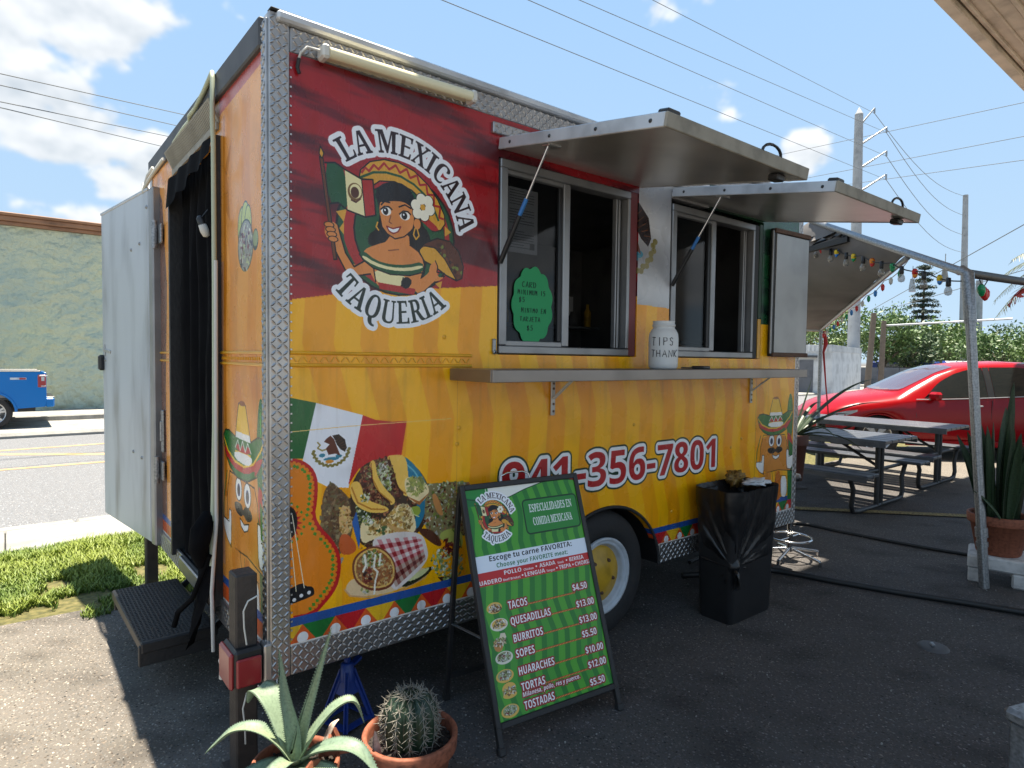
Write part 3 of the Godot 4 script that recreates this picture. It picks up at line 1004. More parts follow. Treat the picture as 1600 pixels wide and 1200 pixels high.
func windows(t: Node3D) -> void:
	var k := 0
	for q in [[1.015, 1.895, 1.415, 1.90], [2.255, 3.13, 2.66, 3.13]]:
		var xa: float = q[0]
		var xb: float = q[1]
		var xm: float = q[2]
		var ya := 1.525
		var yb := 2.40
		var b := B.new()
		var z := -.035
		b.box(V((xa + xb) / 2, ya + .018, z), V(xb - xa, .036, .07), Basis(), .004)
		b.box(V((xa + xb) / 2, yb - .02, z), V(xb - xa, .04, .07), Basis(), .004)
		b.box(V(xa + .021, (ya + yb) / 2, z), V(.042, yb - ya - .078, .07), Basis(), .004)
		b.box(V(xb - .012, (ya + yb) / 2, z), V(.022, yb - ya - .078, .07), Basis(), .004)
		b.box(V(xb - .044, (ya + yb) / 2, z - .02), V(.014, yb - ya - .08, .03), Basis(), .003)
		b.box(V(xb - .066, (ya + yb) / 2, z - .02), V(.010, yb - ya - .08, .03), Basis(), .003)
		var w := part(t, "serving_window", b, M.frame_alu)
		# sliding sash
		b = B.new()
		b.box(V(xm + .022, (ya + yb) / 2, z + .008), V(.044, yb - ya - .08, .03), Basis(), .004)
		b.box(V((xa + xm) / 2 + .02, ya + .048, z + .008), V(xm - xa - .045, .024, .028), Basis(), .003)
		b.box(V((xa + xm) / 2 + .02, yb - .05, z + .008), V(xm - xa - .045, .02, .028), Basis(), .003)
		part(w, "sash", b, M.frame_alu)
		b = B.new()
		b.box(V(xm - .012, (ya + yb) / 2, z + .004), V(.024, yb - ya - .125, .02), Basis(), .003)
		part(w, "gasket", b, M.black_plastic)
		b = B.new()
		b.box(V((xa + xm) / 2 + .02, (ya + yb) / 2, z - .004), V(xm - xa - .06, yb - ya - .12, .005))
		part(w, "pane", b, M.glass_dark)
		# reveal to the right of the frame, shaded side of the opening
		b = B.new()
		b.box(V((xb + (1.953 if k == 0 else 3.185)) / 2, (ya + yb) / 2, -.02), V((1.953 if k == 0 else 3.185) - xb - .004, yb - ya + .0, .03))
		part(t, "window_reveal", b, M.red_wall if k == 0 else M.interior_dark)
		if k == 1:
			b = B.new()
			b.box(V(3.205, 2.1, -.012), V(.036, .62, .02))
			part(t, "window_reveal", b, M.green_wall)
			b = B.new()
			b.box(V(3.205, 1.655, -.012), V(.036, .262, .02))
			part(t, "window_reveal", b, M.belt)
		k += 1
	# small side locker door, left in bare metal
	var b := B.new()
	b.box(V(3.525, 1.97, .028), V(.44, .86, .03), Basis(Vector3.UP, -.05), .004)
	var l := part(t, "locker_door", b, M.black_steel)
	b = B.new()
	b.box(V(3.53, 1.965, .045), V(.40, .80, .008), Basis(Vector3.UP, -.05), .002)
	part(l, "door_skin", b, M.locker_skin)
	for yy in [2.385, 1.552]:
		b = B.new()
		b.box(V(3.525, yy, .05), V(.44, .03, .012), Basis(Vector3.UP, -.05), .003)
		part(l, "edge_strip", b, M.rust_steel)
	b = B.new()
	b.tube([V(3.295, 1.56, .03), V(3.295, 2.38, .03)], .008, 8)
	part(l, "hinge", b, M.frame_alu)

func hatches(t: Node3D) -> void:
	for q in [[1.0, 1.955], [2.238, 3.225]]:
		var xa: float = q[0]
		var xb: float = q[1]
		var h0 := V((xa + xb) / 2, 2.452, .005)
		var sl := -.165
		var bas := Basis(Vector3.RIGHT, -sl)   # falls slightly towards its outer edge
		var dp := .92
		var b := B.new()
		b.box(h0 + bas * V(0, -.012, dp / 2), V(xb - xa, .010, dp), bas, .002)
		var h := part(t, "serving_hatch", b, M.hatch_skin)
		b = B.new()
		b.box(h0 + bas * V(0, .013, dp / 2), V(xb - xa - .02, .03, dp - .02), bas, .003)
		part(h, "outer_skin", b, M.alu_white)
		for e in [[V(xa - (xa + xb) / 2, .004, dp / 2), V(.012, .05, dp)], [V(xb - (xa + xb) / 2, .004, dp / 2), V(.012, .05, dp)], [V(0, .004, dp + .004), V(xb - xa + .012, .05, .012)]]:
			b = B.new()
			b.box(h0 + bas * e[0], e[1], bas, .003)
			part(h, "edge_frame", b, M.alu_white if e[1].z > .1 else M.visor)
		b = B.new()
		for i in 4:
			b.lathe([Vector2(0, .004), Vector2(.006, .003), Vector2(.008, 0)], 8, Transform3D(bas * Basis(V(0, 1, 0), V(-1, 0, 0), V(0, 0, 1)), h0 + bas * V(xa - (xa + xb) / 2 - .006, .004, .08 + i * .26)))
		part(h, "rivets", b, M.black_plastic, Vector3.ZERO, "stuff")
		b = B.new()
		b.tube([V(xa, 2.447, .004), V(xb, 2.447, .004)], .011, 8)
		part(h, "hinge", b, M.alu)
		# latch hardware on the outer edge
		b = B.new()
		b.box(h0 + bas * V(xb - (xa + xb) / 2 - .14, -.034, dp - .05), V(.06, .03, .05), bas, .006)
		part(h, "latch", b, M.black_plastic)
		b = B.new()
		b.box(h0 + bas * V(xa - (xa + xb) / 2 + .05, .038, dp - .03), V(.07, .02, .05), bas, .006)
		part(h, "latch", b, M.black_plastic)
		b = B.new()
		var hc := h0 + bas * V(.18, .026, dp + .006)
		b.tube(arcpts(hc, bas * V(.07, 0, 0), bas * V(0, .035, .0), 0, PI, 8), .006, 6)
		part(h, "handle", b, M.black_plastic)
		# gas strut with its blue sleeve
		var a := V(xa + .03, 2.385, .30)
		var z := V(xa + .005, 1.93, .012)
		var m1 := z.lerp(a, .42)
		var m2 := z.lerp(a, .56)
		b = B.new()
		b.tube([m1, a], .006, 8)
		var s := part(h, "gas_strut", b, M.chrome)
		b = B.new()
		b.tube([z, m1], .012, 8)
		part(h, "strut_cylinder", b, M.black_plastic)
		b = B.new()
		b.tube([m1, m2], .0095, 8)
		part(h, "strut_sleeve", b, M.sticker_blue)
		b = B.new()
		b.box(a + V(.015, .008, 0), V(.07, .035, .05), bas, .004)
		part(h, "strut_bracket", b, M.alu)
		b = B.new()
		b.box(V(xa - .02, 1.56, .006), V(.018, .06, .014), Basis(), .003)
		b.lathe([Vector2(.004, .0), Vector2(.01, .004), Vector2(.01, .012), Vector2(.004, .016)], 8, Transform3D(Basis(V(1, 0, 0), V(0, 0, 1), V(0, -1, 0)), V(xa - .02, 1.53, .004)))
		part(h, "clasp", b, M.galv)

func counter(t: Node3D) -> void:
	var b := B.new()
	b.box(V(2.0, 1.440, .152), V(2.5, .036, .30), Basis(), .004)
	var c := part(t, "serving_counter", b, M.steel_brushed)
	b = B.new()
	b.box(V(2.0, 1.432, .305), V(2.506, .05, .008), Basis(), .002)
	b.box(V(.748, 1.432, .155), V(.008, .05, .292), Basis(), .002)
	part(c, "front_lip", b, M.steel_brushed)
	for xx in [1.34, 3.11]:
		b = B.new()
		b.box(V(xx, 1.325, .008), V(.026, .19, .008), Basis(), .002)
		b.box(V(xx, 1.416, .13), V(.026, .008, .24), Basis(), .002)
		b.bar(V(xx, 1.31, .012), V(xx, 1.412, .15), .022, .007, V(0, 0, 1), .002)
		var k := part(c, "bracket", b, M.white_enamel)
		b = B.new()
		for yy in [1.25, 1.285, 1.36, 1.385]:
			b.lathe([Vector2(0, .005), Vector2(.006, .003), Vector2(.006, 0)], 7, Transform3D(Basis(V(1, 0, 0), V(0, 0, 1), V(0, -1, 0)), V(xx, yy, .0125)))
		part(k, "screws", b, M.rust_steel, Vector3.ZERO, "stuff")

func door(t: Node3D) -> void:
	var hinge := V(-.03, 0, -2.06)
	var d := V(-.1283, 0, -.9917)
	var n := V(-.9917, 0, .1283)
	var bas := Basis(d, Vector3.UP, d.cross(Vector3.UP))
	var b := B.new()
	b.box(hinge + d * .515 + V(0, 1.42, 0), V(1.02, 2.12, .045), bas, .006)
	var k := part(t, "door", b, M.door_skin)
	b = B.new()
	b.box(hinge + d * -.035 + V(0, 1.42, 0) - n * .004, V(.075, 2.14, .05), bas, .008)
	part(k, "edge_channel", b, M.frame_alu)
	b = B.new()
	b.box(hinge + d * .515 + V(0, 2.485, 0), V(1.03, .02, .055), bas, .004)
	part(k, "edge_channel", b, M.alu)
	b = B.new()
	for q in [[.16, 2.18], [.33, 2.16], [.16, .86], [.33, .88], [.95, 1.46], [.02, 2.38]]:
		b.lathe([Vector2(0, .01), Vector2(.009, .007), Vector2(.012, 0)], 9, Transform3D(Basis(d, n, d.cross(n)), hinge + d * q[0] + n * .022 + V(0, q[1], 0)))
	part(k, "bolts", b, M.frame_alu, Vector3.ZERO, "stuff")
	b = B.new()
	b.box(hinge + d * 1.01 + n * .035 + V(0, 1.44, 0), V(.05, .11, .04), bas, .012)
	part(k, "latch", b, M.black_plastic)
	b = B.new()
	b.bar(hinge + d * .82 + n * .026 + V(0, 1.515, 0), hinge + d * 1.0 + n * .026 + V(0, 1.53, 0), .02, .008, n, .002)
	b.bar(hinge + d * .96 + n * .026 + V(0, 1.49, 0), hinge + d * .97 + n * .026 + V(0, 1.57, 0), .014, .008, n, .002)
	part(k, "latch_plate", b, M.alu)
	for yy in [2.2, .82]:
		b = B.new()
		b.tube([V(-.04, yy - .08, -1.93), V(-.04, yy + .08, -1.93)], .016, 10)
		b.box(V(-.016, yy, -1.89), V(.012, .11, .08), Basis(), .003)
		b.box(V(-.03, yy, -1.985), V(.012, .09, .09), Basis(), .003)
		part(t, "hinge", b, M.galv)
	b = B.new()
	b.box(V(-.008, 1.05, -1.92), V(.012, .25, .06), Basis(), .004)
	b.box(V(-.016, 1.05, -1.92), V(.012, .12, .03), Basis(), .004)
	part(t, "bolt_plate", b, M.galv)
	# door frame
	b = B.new()
	b.box(V(.012, 1.42, -1.562), V(.09, 2.03, .026), Basis(), .003)
	b.box(V(.012, 1.42, -.652), V(.09, 2.03, .024), Basis(), .003)
	part(t, "door_frame", b, M.black_steel)
	# threshold lip and the step that folds down below it
	b = B.new()
	b.box(V(-.012, .40, -1.115), V(.03, .075, .60), Basis(), .006)
	part(t, "threshold", b, M.tread)
	b = B.new()
	var sb := Basis(Vector3.UP, .02)
	b.box(V(-.145, .235, -1.2), V(.31, .05, .80), sb, .006)
	b.box(V(-.145, .20, -.815), V(.31, .09, .02), sb, .004)
	b.box(V(-.145, .20, -1.585), V(.31, .09, .02), sb, .004)
	var s := part(t, "step", b, M.black_steel)
	b = B.new()
	for i in 18:
		for j in 40:
			var dd := V(1, 0, 1) if (i + j) % 2 else V(1, 0, -1)
			b.bar(V(-.29 + i * .0165, .2605, -1.58 + j * .0192) - dd * .004, V(-.29 + i * .0165, .2605, -1.58 + j * .0192) + dd * .004, .003, .003)
	part(s, "tread_pattern", b, M.black_steel, Vector3.ZERO, "stuff")
	for zz in [-.86, -1.54]:
		b = B.new()
		b.bar(V(-.02, .2, zz), V(.15, .34, zz), .03, .012, V(0, 0, 1))
		part(s, "step_arm", b, M.black_steel)
	# pale hose fastened down the wall beside the doorway
	b = B.new()
	b.tube([V(-.030, 2.595, -1.42), V(-.028, 2.61, -1.2), V(-.030, 2.605, -1.06), V(-.045, 2.605, -1.0), V(-.030, 2.63, -.96), V(-.028, 2.66, -.8), V(-.028, 2.685, -.69), V(-.030, 2.69, -.645), V(-.032, 2.66, -.632), V(-.034, 2.5, -.63), V(-.03, 2.4, -.632), V(-.03, 1.8, -.628), V(-.032, 1.2, -.632), V(-.04, .9, -.628), V(-.05, .6, -.62)], .010, 8)
	part(t, "drain_hose", b, M.hose_green)
	b = B.new()
	b.tube([V(-.03, 1.9, -.605), V(-.03, 1.3, -.612), V(-.035, .8, -.6), V(-.06, .5, -.58), V(-.06, .25, -.56)], .008, 6)
	part(t, "drain_hose", b, M.cord_white)
	b = B.new()
	b.tube([V(-.03, 2.60, -2.0), V(-.05, 2.56, -2.05), V(-.06, 2.48, -2.14), V(-.05, 2.54, -2.2), V(-.03, 2.46, -2.22), V(-.05, 2.40, -2.24)], .012, 6)
	b.tube([V(-.03, 2.58, -1.7), V(-.05, 2.54, -1.85), V(-.05, 2.53, -2.0), V(-.06, 2.5, -2.1)], .010, 6)
	part(t, "loose_cable", b, M.cord_white)

func running_gear(t: Node3D) -> void:
	# wheel
	var xw := Transform3D(Basis(V(1, 0, 0), V(0, 0, 1), V(0, -1, 0)), V(1.747, .345, -.02))
	var b := B.new()
	b.lathe([Vector2(.205, -.02), Vector2(.222, .0), Vector2(.25, .008), Vector2(.30, .004), Vector2(.328, -.012), Vector2(.342, -.03), Vector2(.345, -.06), Vector2(.345, -.17), Vector2(.33, -.20), Vector2(.2, -.20)], 56, xw)
	var w := part(t, "wheel", b, M.rubber)
	b = B.new()
	for i in 64:
		var a := TAU * i / 64
		var c := xw * V(cos(a) * .345, -.11, sin(a) * .345)
		b.box(c, V(.02, .006, .12), Basis(Vector3(0, 0, 1), PI / 2 - a))
	part(w, "tread_blocks", b, M.rubber, Vector3.ZERO, "stuff")
	b = B.new()
	b.lathe([Vector2(.206, -.012), Vector2(.208, .004), Vector2(.196, .006), Vector2(.19, -.004), Vector2(.182, -.008), Vector2(.176, -.004), Vector2(.168, -.02), Vector2(.155, -.045), Vector2(.14, -.05)], 48, xw)
	part(w, "rim", b, M.rim_white)
	b = B.new()
	b.lathe([Vector2(.162, -.045), Vector2(.15, -.03), Vector2(.11, -.022), Vector2(.075, -.005), Vector2(.04, .0), Vector2(0, .0)], 40, xw)
	var hub := part(w, "hub_plate", b, M.yellow_paint)
	for i in 5:
		var a := TAU * i / 5 + .3
		b = B.new()
		b.lathe([Vector2(0, .016), Vector2(.008, .016), Vector2(.011, .0)], 6, xw * Transform3D(Basis(), V(cos(a) * .092, -.016, sin(a) * .092)))
		part(hub, "wheel_nut", b, M.rust_steel)
	# arch lip and the dark liner behind it
	b = B.new()
	var rim := []
	var rows := [[], []]
	for i in 29:
		var a := PI * i / 28.0
		rim.append(V(1.747 + .437 * cos(a), .335 + .385 * sin(a), .004))
		rows[0].append(V(1.747 + .435 * cos(a), .335 + .383 * sin(a), -.002))
		rows[1].append(V(1.747 + .435 * cos(a), .335 + .383 * sin(a), -.30))
	b.tube(rim, .009, 6)
	var f := part(t, "wheel_arch", b, M.rubber)
	b = B.new()
	b.sheet(rows, Vector3.DOWN)
	b.box(V(1.747, .5, -.31), V(.86, .45, .02))
	part(f, "arch_liner", b, M.black_plastic)
	# axle, prop legs, tow tongue
	b = B.new()
	b.tube([V(1.747, .345, -.2), V(1.747, .345, -2.05)], .035, 10)
	part(t, "axle", b, M.black_steel)
	for q in [[V(-.075, 0, -.075), .73, .05], [V(-.01, 0, -2.33), .44, .045], [V(3.64, 0, -.14), .34, .03]]:
		b = B.new()
		var p: Vector3 = q[0]
		var m = M.rust_steel if q[1] < .4 else M.leg_steel
		b.box(p + V(0, q[1] / 2, 0), V(q[2] * 1.5, q[1], q[2] * 1.8), Basis(), .006)
		b.box(p + V(0, .006, 0), V(q[2] * 2.4, .012, q[2] * 3.0), Basis(), .002)
		part(t, "prop_leg", b, m)
	b = B.new()
	b.bar(V(3.75, .40, -.35), V(5.0, .40, -1.05), .08, .06)
	b.bar(V(3.75, .40, -1.9), V(5.0, .40, -1.2), .08, .06)
	b.box(V(4.35, .445, -.62), V(.6, .02, .46), Basis(Vector3.UP, -.5))
	part(t, "tow_tongue", b, M.black_steel)
	# tail light on the rear corner, under the upright leg
	b = B.new()
	b.box(V(-.075, .405, -.075), V(.10, .135, .15), Basis(), .010)
	var tl := part(t, "tail_light", b, M.black_plastic)
	b = B.new()
	b.box(V(-.13, .40, -.078), V(.02, .13, .142), Basis(), .008)
	part(tl, "lens", b, M.lens_red)
	b = B.new()
	b.box(V(-.078, .395, .005), V(.085, .10, .014), Basis(), .005)
	part(tl, "lens", b, M.lens_red)
	b = B.new()
	b.box(V(-.012, .40, -.02), V(.03, .15, .06), Basis(), .006)
	part(tl, "bracket", b, M.alu)
	b = B.new()
	b.tube([V(-.11, .36, -.22), V(-.12, .365, -.15)], .014, 8)
	b.tube([V(-.115, .30, -.2), V(-.115, .36, -.19)], .012, 8)
	part(tl, "pipe_stub", b, M.cord_white)
	b = B.new()
	b.tube([V(-.09, .5, .02), V(-.098, .56, .02), V(-.10, .62, .02), V(-.085, .652, .02), V(-.05, .665, .02)], .003, 5)
	part(tl, "wire", b, M.cord_white)
	b = B.new()
	b.tube([V(-.05, .34, .01), V(-.035, .315, .02), V(-.01, .303, .03), V(.01, .315, .025), V(.02, .34, .0)], .003, 5)
	part(tl, "wire", b, M.cord_white)
	b = B.new()
	b.tube([V(-.09, .33, .02), V(-.105, .28, .025), V(-.10, .22, .03), V(-.095, .15, .02)], .003, 5)
	part(tl, "wire", b, M.cord_white)
func art_logo(c: Cv):
	var K := Color8(22, 14, 14); var skin := Color8(224, 138, 68); var green := Color8(34, 84, 48); var cream := Color8(240, 226, 168); var gold := Color8(222, 160, 48); var red := Color8(176, 40, 36)
	c.disc(24,9,266,247,K)
	c.disc(24,9,257,240,green)
	c.disc(26,5,238,223,red)
	c.disc(35,7,206,197,K)
	c.disc(37,7,201,192,green)
	c.poly([-239,57,-197,71,-208,22],gold)
	c.poly([-226,-4,-208,22,-208,-25],gold)
	c.poly([239,69,271,47,240,25],gold)
	c.poly([194,-175,228,-162,221,-195],gold)
	c.poly([207,161,239,113,202,108],gold)
	c.poly([-148,192,-141,229,-102,267,-43,287,22,288,92,268,155,226,205,170,237,113,240,76,219,48,180,38,156,66,141,150,81,190,4,210,-61,201,-90,178,-132,196],gold)
	c.line([-137,218,-122,241,-106,230,-86,258,-66,244,-43,273,-20,253,8,275,27,249,57,270,73,237,105,254,118,217,148,225,155,186,185,188,186,145,217,145,211,100,234,96],9,red)
	c.line([-143,199,-88,229,-34,239,32,235,90,215,140,183,181,139,208,87],9,green)
	c.line([-148,192,-141,229,-102,267,-43,287,22,288,92,268,155,226,205,170,237,113,240,76,219,48,180,38,156,66,141,150,81,190,4,210,-61,201,-90,178,-132,196,-148,192],5,K)
	c.poly([62,120,141,98,218,50,182,38,151,57],red)
	c.poly([-81,139,-74,171,-38,200,23,213,73,194,105,144,127,62,164,28,174,-23,148,-109,137,-173,101,-159,102,-97,63,-32,-51,-40,-105,-59,-112,-15,-71,17,-60,68,-68,116],K)
	c.poly([-255,19,-231,7,-218,-39,-201,-92,-166,-141,-123,-114,-94,-125,-87,-159,-149,-173,-199,-162,-233,-104,-255,-63,-282,-35,-282,-3,-274,13],skin)
	c.line([-255,-63,-233,-104,-199,-162,-149,-173,-87,-159],6,K)
	c.line([-231,7,-218,-39,-201,-92,-166,-141,-123,-114],6,K)
	c.poly([-87,-51,5,-16,102,-41,142,-92,131,-137,103,-226,-59,-213,-91,-174,-130,-96,-125,-71],skin)
	c.poly([-3,10,68,19,74,-45,48,-72,-23,-68,-51,-51],skin)
	c.poly([-62,113,-51,126,4,140,62,137,89,108,93,66,82,30,48,0,7,-14,-28,2,-51,27,-60,68],skin)
	c.line([-60,68,-51,27,-28,2,7,-14,48,0,82,30],5,K)
	c.poly([-64,117,-59,142,-24,173,42,193,91,168,101,110,79,123,42,139,-14,132],K)
	c.disc(107,59,16,22,skin)
	c.line([97,40,90,14,102,-4,116,13,107,38],6,gold)
	c.line([-69,42,-75,23,-64,10],6,gold)
	c.disc(-33,89,22,17,Color8(250,246,236))
	c.disc(-35,89,12,15,K)
	c.disc(-38,93,4,4,Color.WHITE)
	c.line([-57,92,-40,107,-20,108,-7,98],6,K)
	c.disc(50,83,23,17,Color8(250,246,236))
	c.disc(48,83,13,15,K)
	c.disc(45,87,4,4,Color.WHITE)
	c.line([25,86,43,101,64,102,77,92],6,K)
	c.line([-55,110,-40,126,-16,125],6,K)
	c.line([23,114,50,127,79,116],6,K)
	c.line([-12,75,-20,49,-8,44],4,Color8(120,60,30))
	c.poly([-27,30,-3,25,29,35,19,18,-1,9,-18,15],Color.WHITE)
	c.line([-31,31,-3,25,33,38,20,16,-1,6,-19,13,-31,31],5,Color8(140,30,30))
	c.line([-23,-63,24,-54],4,Color8(120,60,30))
	c.poly([-146,-89,-130,-74,-78,-107,-13,-117,63,-111,134,-89,139,-133,73,-153,-13,-156,-87,-138,-130,-111],green)
	c.poly([-130,-92,-80,-116,-13,-128,63,-123,132,-104,135,-117,68,-136,-13,-140,-85,-128,-135,-103],cream)
	c.poly([-85,-141,-13,-157,63,-154,40,-198,-22,-203,-76,-191],cream)
	c.poly([-68,-191,103,-204,93,-229,-59,-217],red)
	c.line([-146,-89,-130,-111,-87,-138,-13,-156,73,-153,139,-133],5,K)
	c.line([-85,-141,-76,-191],5,K)
	c.line([44,-162,35,-201],4,K)
	c.poly([36,-171,63,-156,88,-175,64,-210,35,-201],K)
	c.disc(166,125,26,25,Color8(30,22,18))
	c.disc(140,98,25,25,Color8(30,22,18))
	c.disc(108,103,25,25,Color8(30,22,18))
	c.disc(100,135,25,25,Color8(30,22,18))
	c.disc(125,162,25,25,Color8(30,22,18))
	c.disc(158,158,26,25,Color8(30,22,18))
	c.disc(166,125,23,23,Color8(250,240,214))
	c.disc(140,98,22,22,Color8(250,240,214))
	c.disc(108,103,22,22,Color8(250,240,214))
	c.disc(100,135,22,22,Color8(250,240,214))
	c.disc(125,162,22,22,Color8(250,240,214))
	c.disc(158,158,22,23,Color8(250,240,214))
	c.disc(133,130,12,12,gold)
	c.poly([93,-175,143,-153,194,-96,204,-130,194,-166,143,-210,103,-226],skin)
	c.line([103,-226,143,-210,194,-166,241,-140],5,K)
	c.poly([114,-48,142,-14,203,13,266,8,310,-30,335,-90,328,-141,301,-154,246,-135,194,-105,142,-88],Color8(92,46,28))
	var rg := RandomNumberGenerator.new(); rg.seed = 5
	for i in 34:
		var t = rg.randf(); c.disc(193+(118)*t+rg.randf_range(-14,22), -8+(-130)*t+rg.randf_range(-12,20), 8, 8, [Color8(70,34,22),Color8(112,62,34),Color8(120,130,52),Color8(60,28,20)][i%4])
	c.poly([114,-48,142,-25,193,-27,241,-69,289,-136,301,-154,246,-135,194,-105,142,-88],gold)
	c.line([114,-48,142,-14,203,13,266,8,310,-30,335,-90,328,-141,301,-154,246,-135,194,-105,142,-88,114,-48],6,K)
	c.line([142,-25,193,-27,241,-69,289,-136,301,-154],5,K)
	c.poly([163,-108,194,-80,206,-103,204,-148,241,-143,205,-167,168,-160],skin)
	c.line([194,-80,206,-103,202,-127,241,-128],5,K)
	c.poly([-283,227,-243,235,-203,217,-193,86,-231,90,-264,81],green)
	c.poly([-205,217,-137,194,-121,53,-193,68],cream)
	c.poly([-137,194,-90,201,-77,66,-121,53],red)
	c.line([-283,227,-243,235,-203,217,-137,194,-90,201,-77,66,-121,53,-193,68,-231,90,-264,81],6,K)
	c.line([-137,194,-121,53],4,K)
	c.disc(-163,141,30,34,Color8(120,84,40))
	c.disc(-161,144,24,27,cream)
	c.disc(-164,139,17,21,Color8(84,44,24))
	c.line([-179,109,-160,103,-141,119],6,Color8(84,44,24))
	c.line([-296,245,-241,-121],17,K)
	c.line([-295,240,-243,-117],9,Color8(112,60,30))
	c.poly([-299,283,-286,260,-292,240,-304,256],gold)
	c.line([-299,283,-286,260,-292,240,-304,256,-299,283],4,K)
	c.disc(-266,4,21,12,K)
	c.disc(-266,4,17,9,skin)
	c.disc(-260,-13,21,12,K)
	c.disc(-260,-13,17,9,skin)
	c.disc(-255,-30,21,12,K)
	c.disc(-255,-30,17,9,skin)
	c.disc(-250,-47,21,12,K)
	c.disc(-250,-47,17,9,skin)
func art_mascot(c: Cv):
	var K := Color8(24, 16, 12); var shell := Color8(214, 134, 44); var W := Color8(238, 236, 230); var gr := Color8(30, 108, 44); var rd := Color8(186, 34, 34); var ye := Color8(238, 186, 40)
	c.disc(196,153,42,177,gr)
	c.poly([170,-48,251,-54,279,-442,192,-431],gr)
	c.line([189,285,196,153],6,Color8(70,170,60))
	c.poly([157,58,215,37,251,-54,233,-124,183,-102],rd)
	c.poly([182,4,265,-56,244,-161,192,-156],gr)
	c.line([-190,51,-231,-50,-240,-124],8,gr)
	c.poly([-156,53,129,38,161,-12,177,-172,254,-231,50,-205,-145,-213,-196,-129,-186,-21],shell)
	c.line([-156,53,129,38,161,-12,177,-172,254,-231,50,-205,-145,-213,-196,-129,-186,-21,-156,53],5,K)
	c.poly([-142,-210,-49,-209,-6,-396,-113,-365],shell)
	c.poly([17,-213,87,-216,98,-410,45,-425,-6,-405],Color8(200,110,30))
	c.line([-33,-212,-12,-283],4,K)
	c.line([17,-218,24,-287],4,K)
	c.poly([-243,-124,-168,-131,-164,-84,-139,-87,-142,-218,-193,-196,-238,-158],W)
	c.line([-243,-124,-168,-131,-164,-84,-139,-87,-142,-218,-193,-196,-238,-158,-243,-124],4,K)
	c.poly([157,-69,188,-72,195,-125,264,-111,267,-152,232,-217,168,-205],W)
	c.line([157,-69,188,-72,195,-125,264,-111,267,-152,232,-217,168,-205,157,-69],4,K)
	c.poly([89,-251,168,-260,182,-376,155,-415,98,-401],W)
	c.line([89,-251,168,-260,182,-376,155,-415,98,-401,89,-251],4,K)
	c.disc(-48,7,39,43,K)
	c.disc(-48,7,34,39,W)
	c.disc(-47,3,18,22,Color8(30,50,110))
	c.disc(-47,3,11,15,K)
	c.disc(52,0,41,43,K)
	c.disc(52,0,35,40,W)
	c.disc(52,-4,19,23,Color8(30,50,110))
	c.disc(52,-4,12,15,K)
	c.poly([-103,-51,-71,-40,-13,-39,2,-61,27,-39,77,-41,109,-61,90,-79,43,-89,6,-70,-23,-86,-80,-78],K)
	c.poly([-36,-90,14,-105,67,-92,55,-117,15,-129,-21,-116],W)
	c.line([-36,-90,14,-105,67,-92,55,-117,15,-129,-21,-116,-36,-90],4,K)
	c.poly([-237,174,-213,196,-163,199,-83,183,95,182,166,205,228,206,237,177,210,134,152,76,52,46,-63,43,-152,69,-209,108],gr)
	c.poly([-226,148,-113,92,50,91,217,151,198,122,135,73,36,47,-71,47,-152,72,-206,110],rd)
	c.poly([-193,107,-145,85,-72,68,51,69,134,96,127,69,52,46,-63,43,-152,67],gr)
	c.line([-233,170,-178,125,-90,97,17,91,116,113,191,162,228,200],9,ye)
	c.line([-237,174,-213,196,-163,199,-83,183,95,182,166,205,228,206,237,177,210,134,152,76,52,46,-63,43,-152,69,-209,108,-237,174],5,K)
	c.poly([-83,183,-70,233,-44,300,-4,309,35,296,69,228,99,114,49,96,-90,106],ye)
	c.poly([-81,204,86,201,92,178,-86,182],W)
	c.poly([-86,182,92,178,101,138,-93,137],gr)
	c.poly([-87,137,-53,169,-27,136,-1,169,31,137,59,170,98,138],rd)
	c.line([-87,145,-54,175,-27,141,-1,176,30,142,58,175,94,144],5,W)
	c.poly([-97,135,101,135,106,114,49,96,-95,106],W)
	c.line([-83,183,-70,233,-44,300,-4,309,35,296,69,228,92,178],5,K)
	c.disc(-3,302,33,9,Color8(150,84,24))
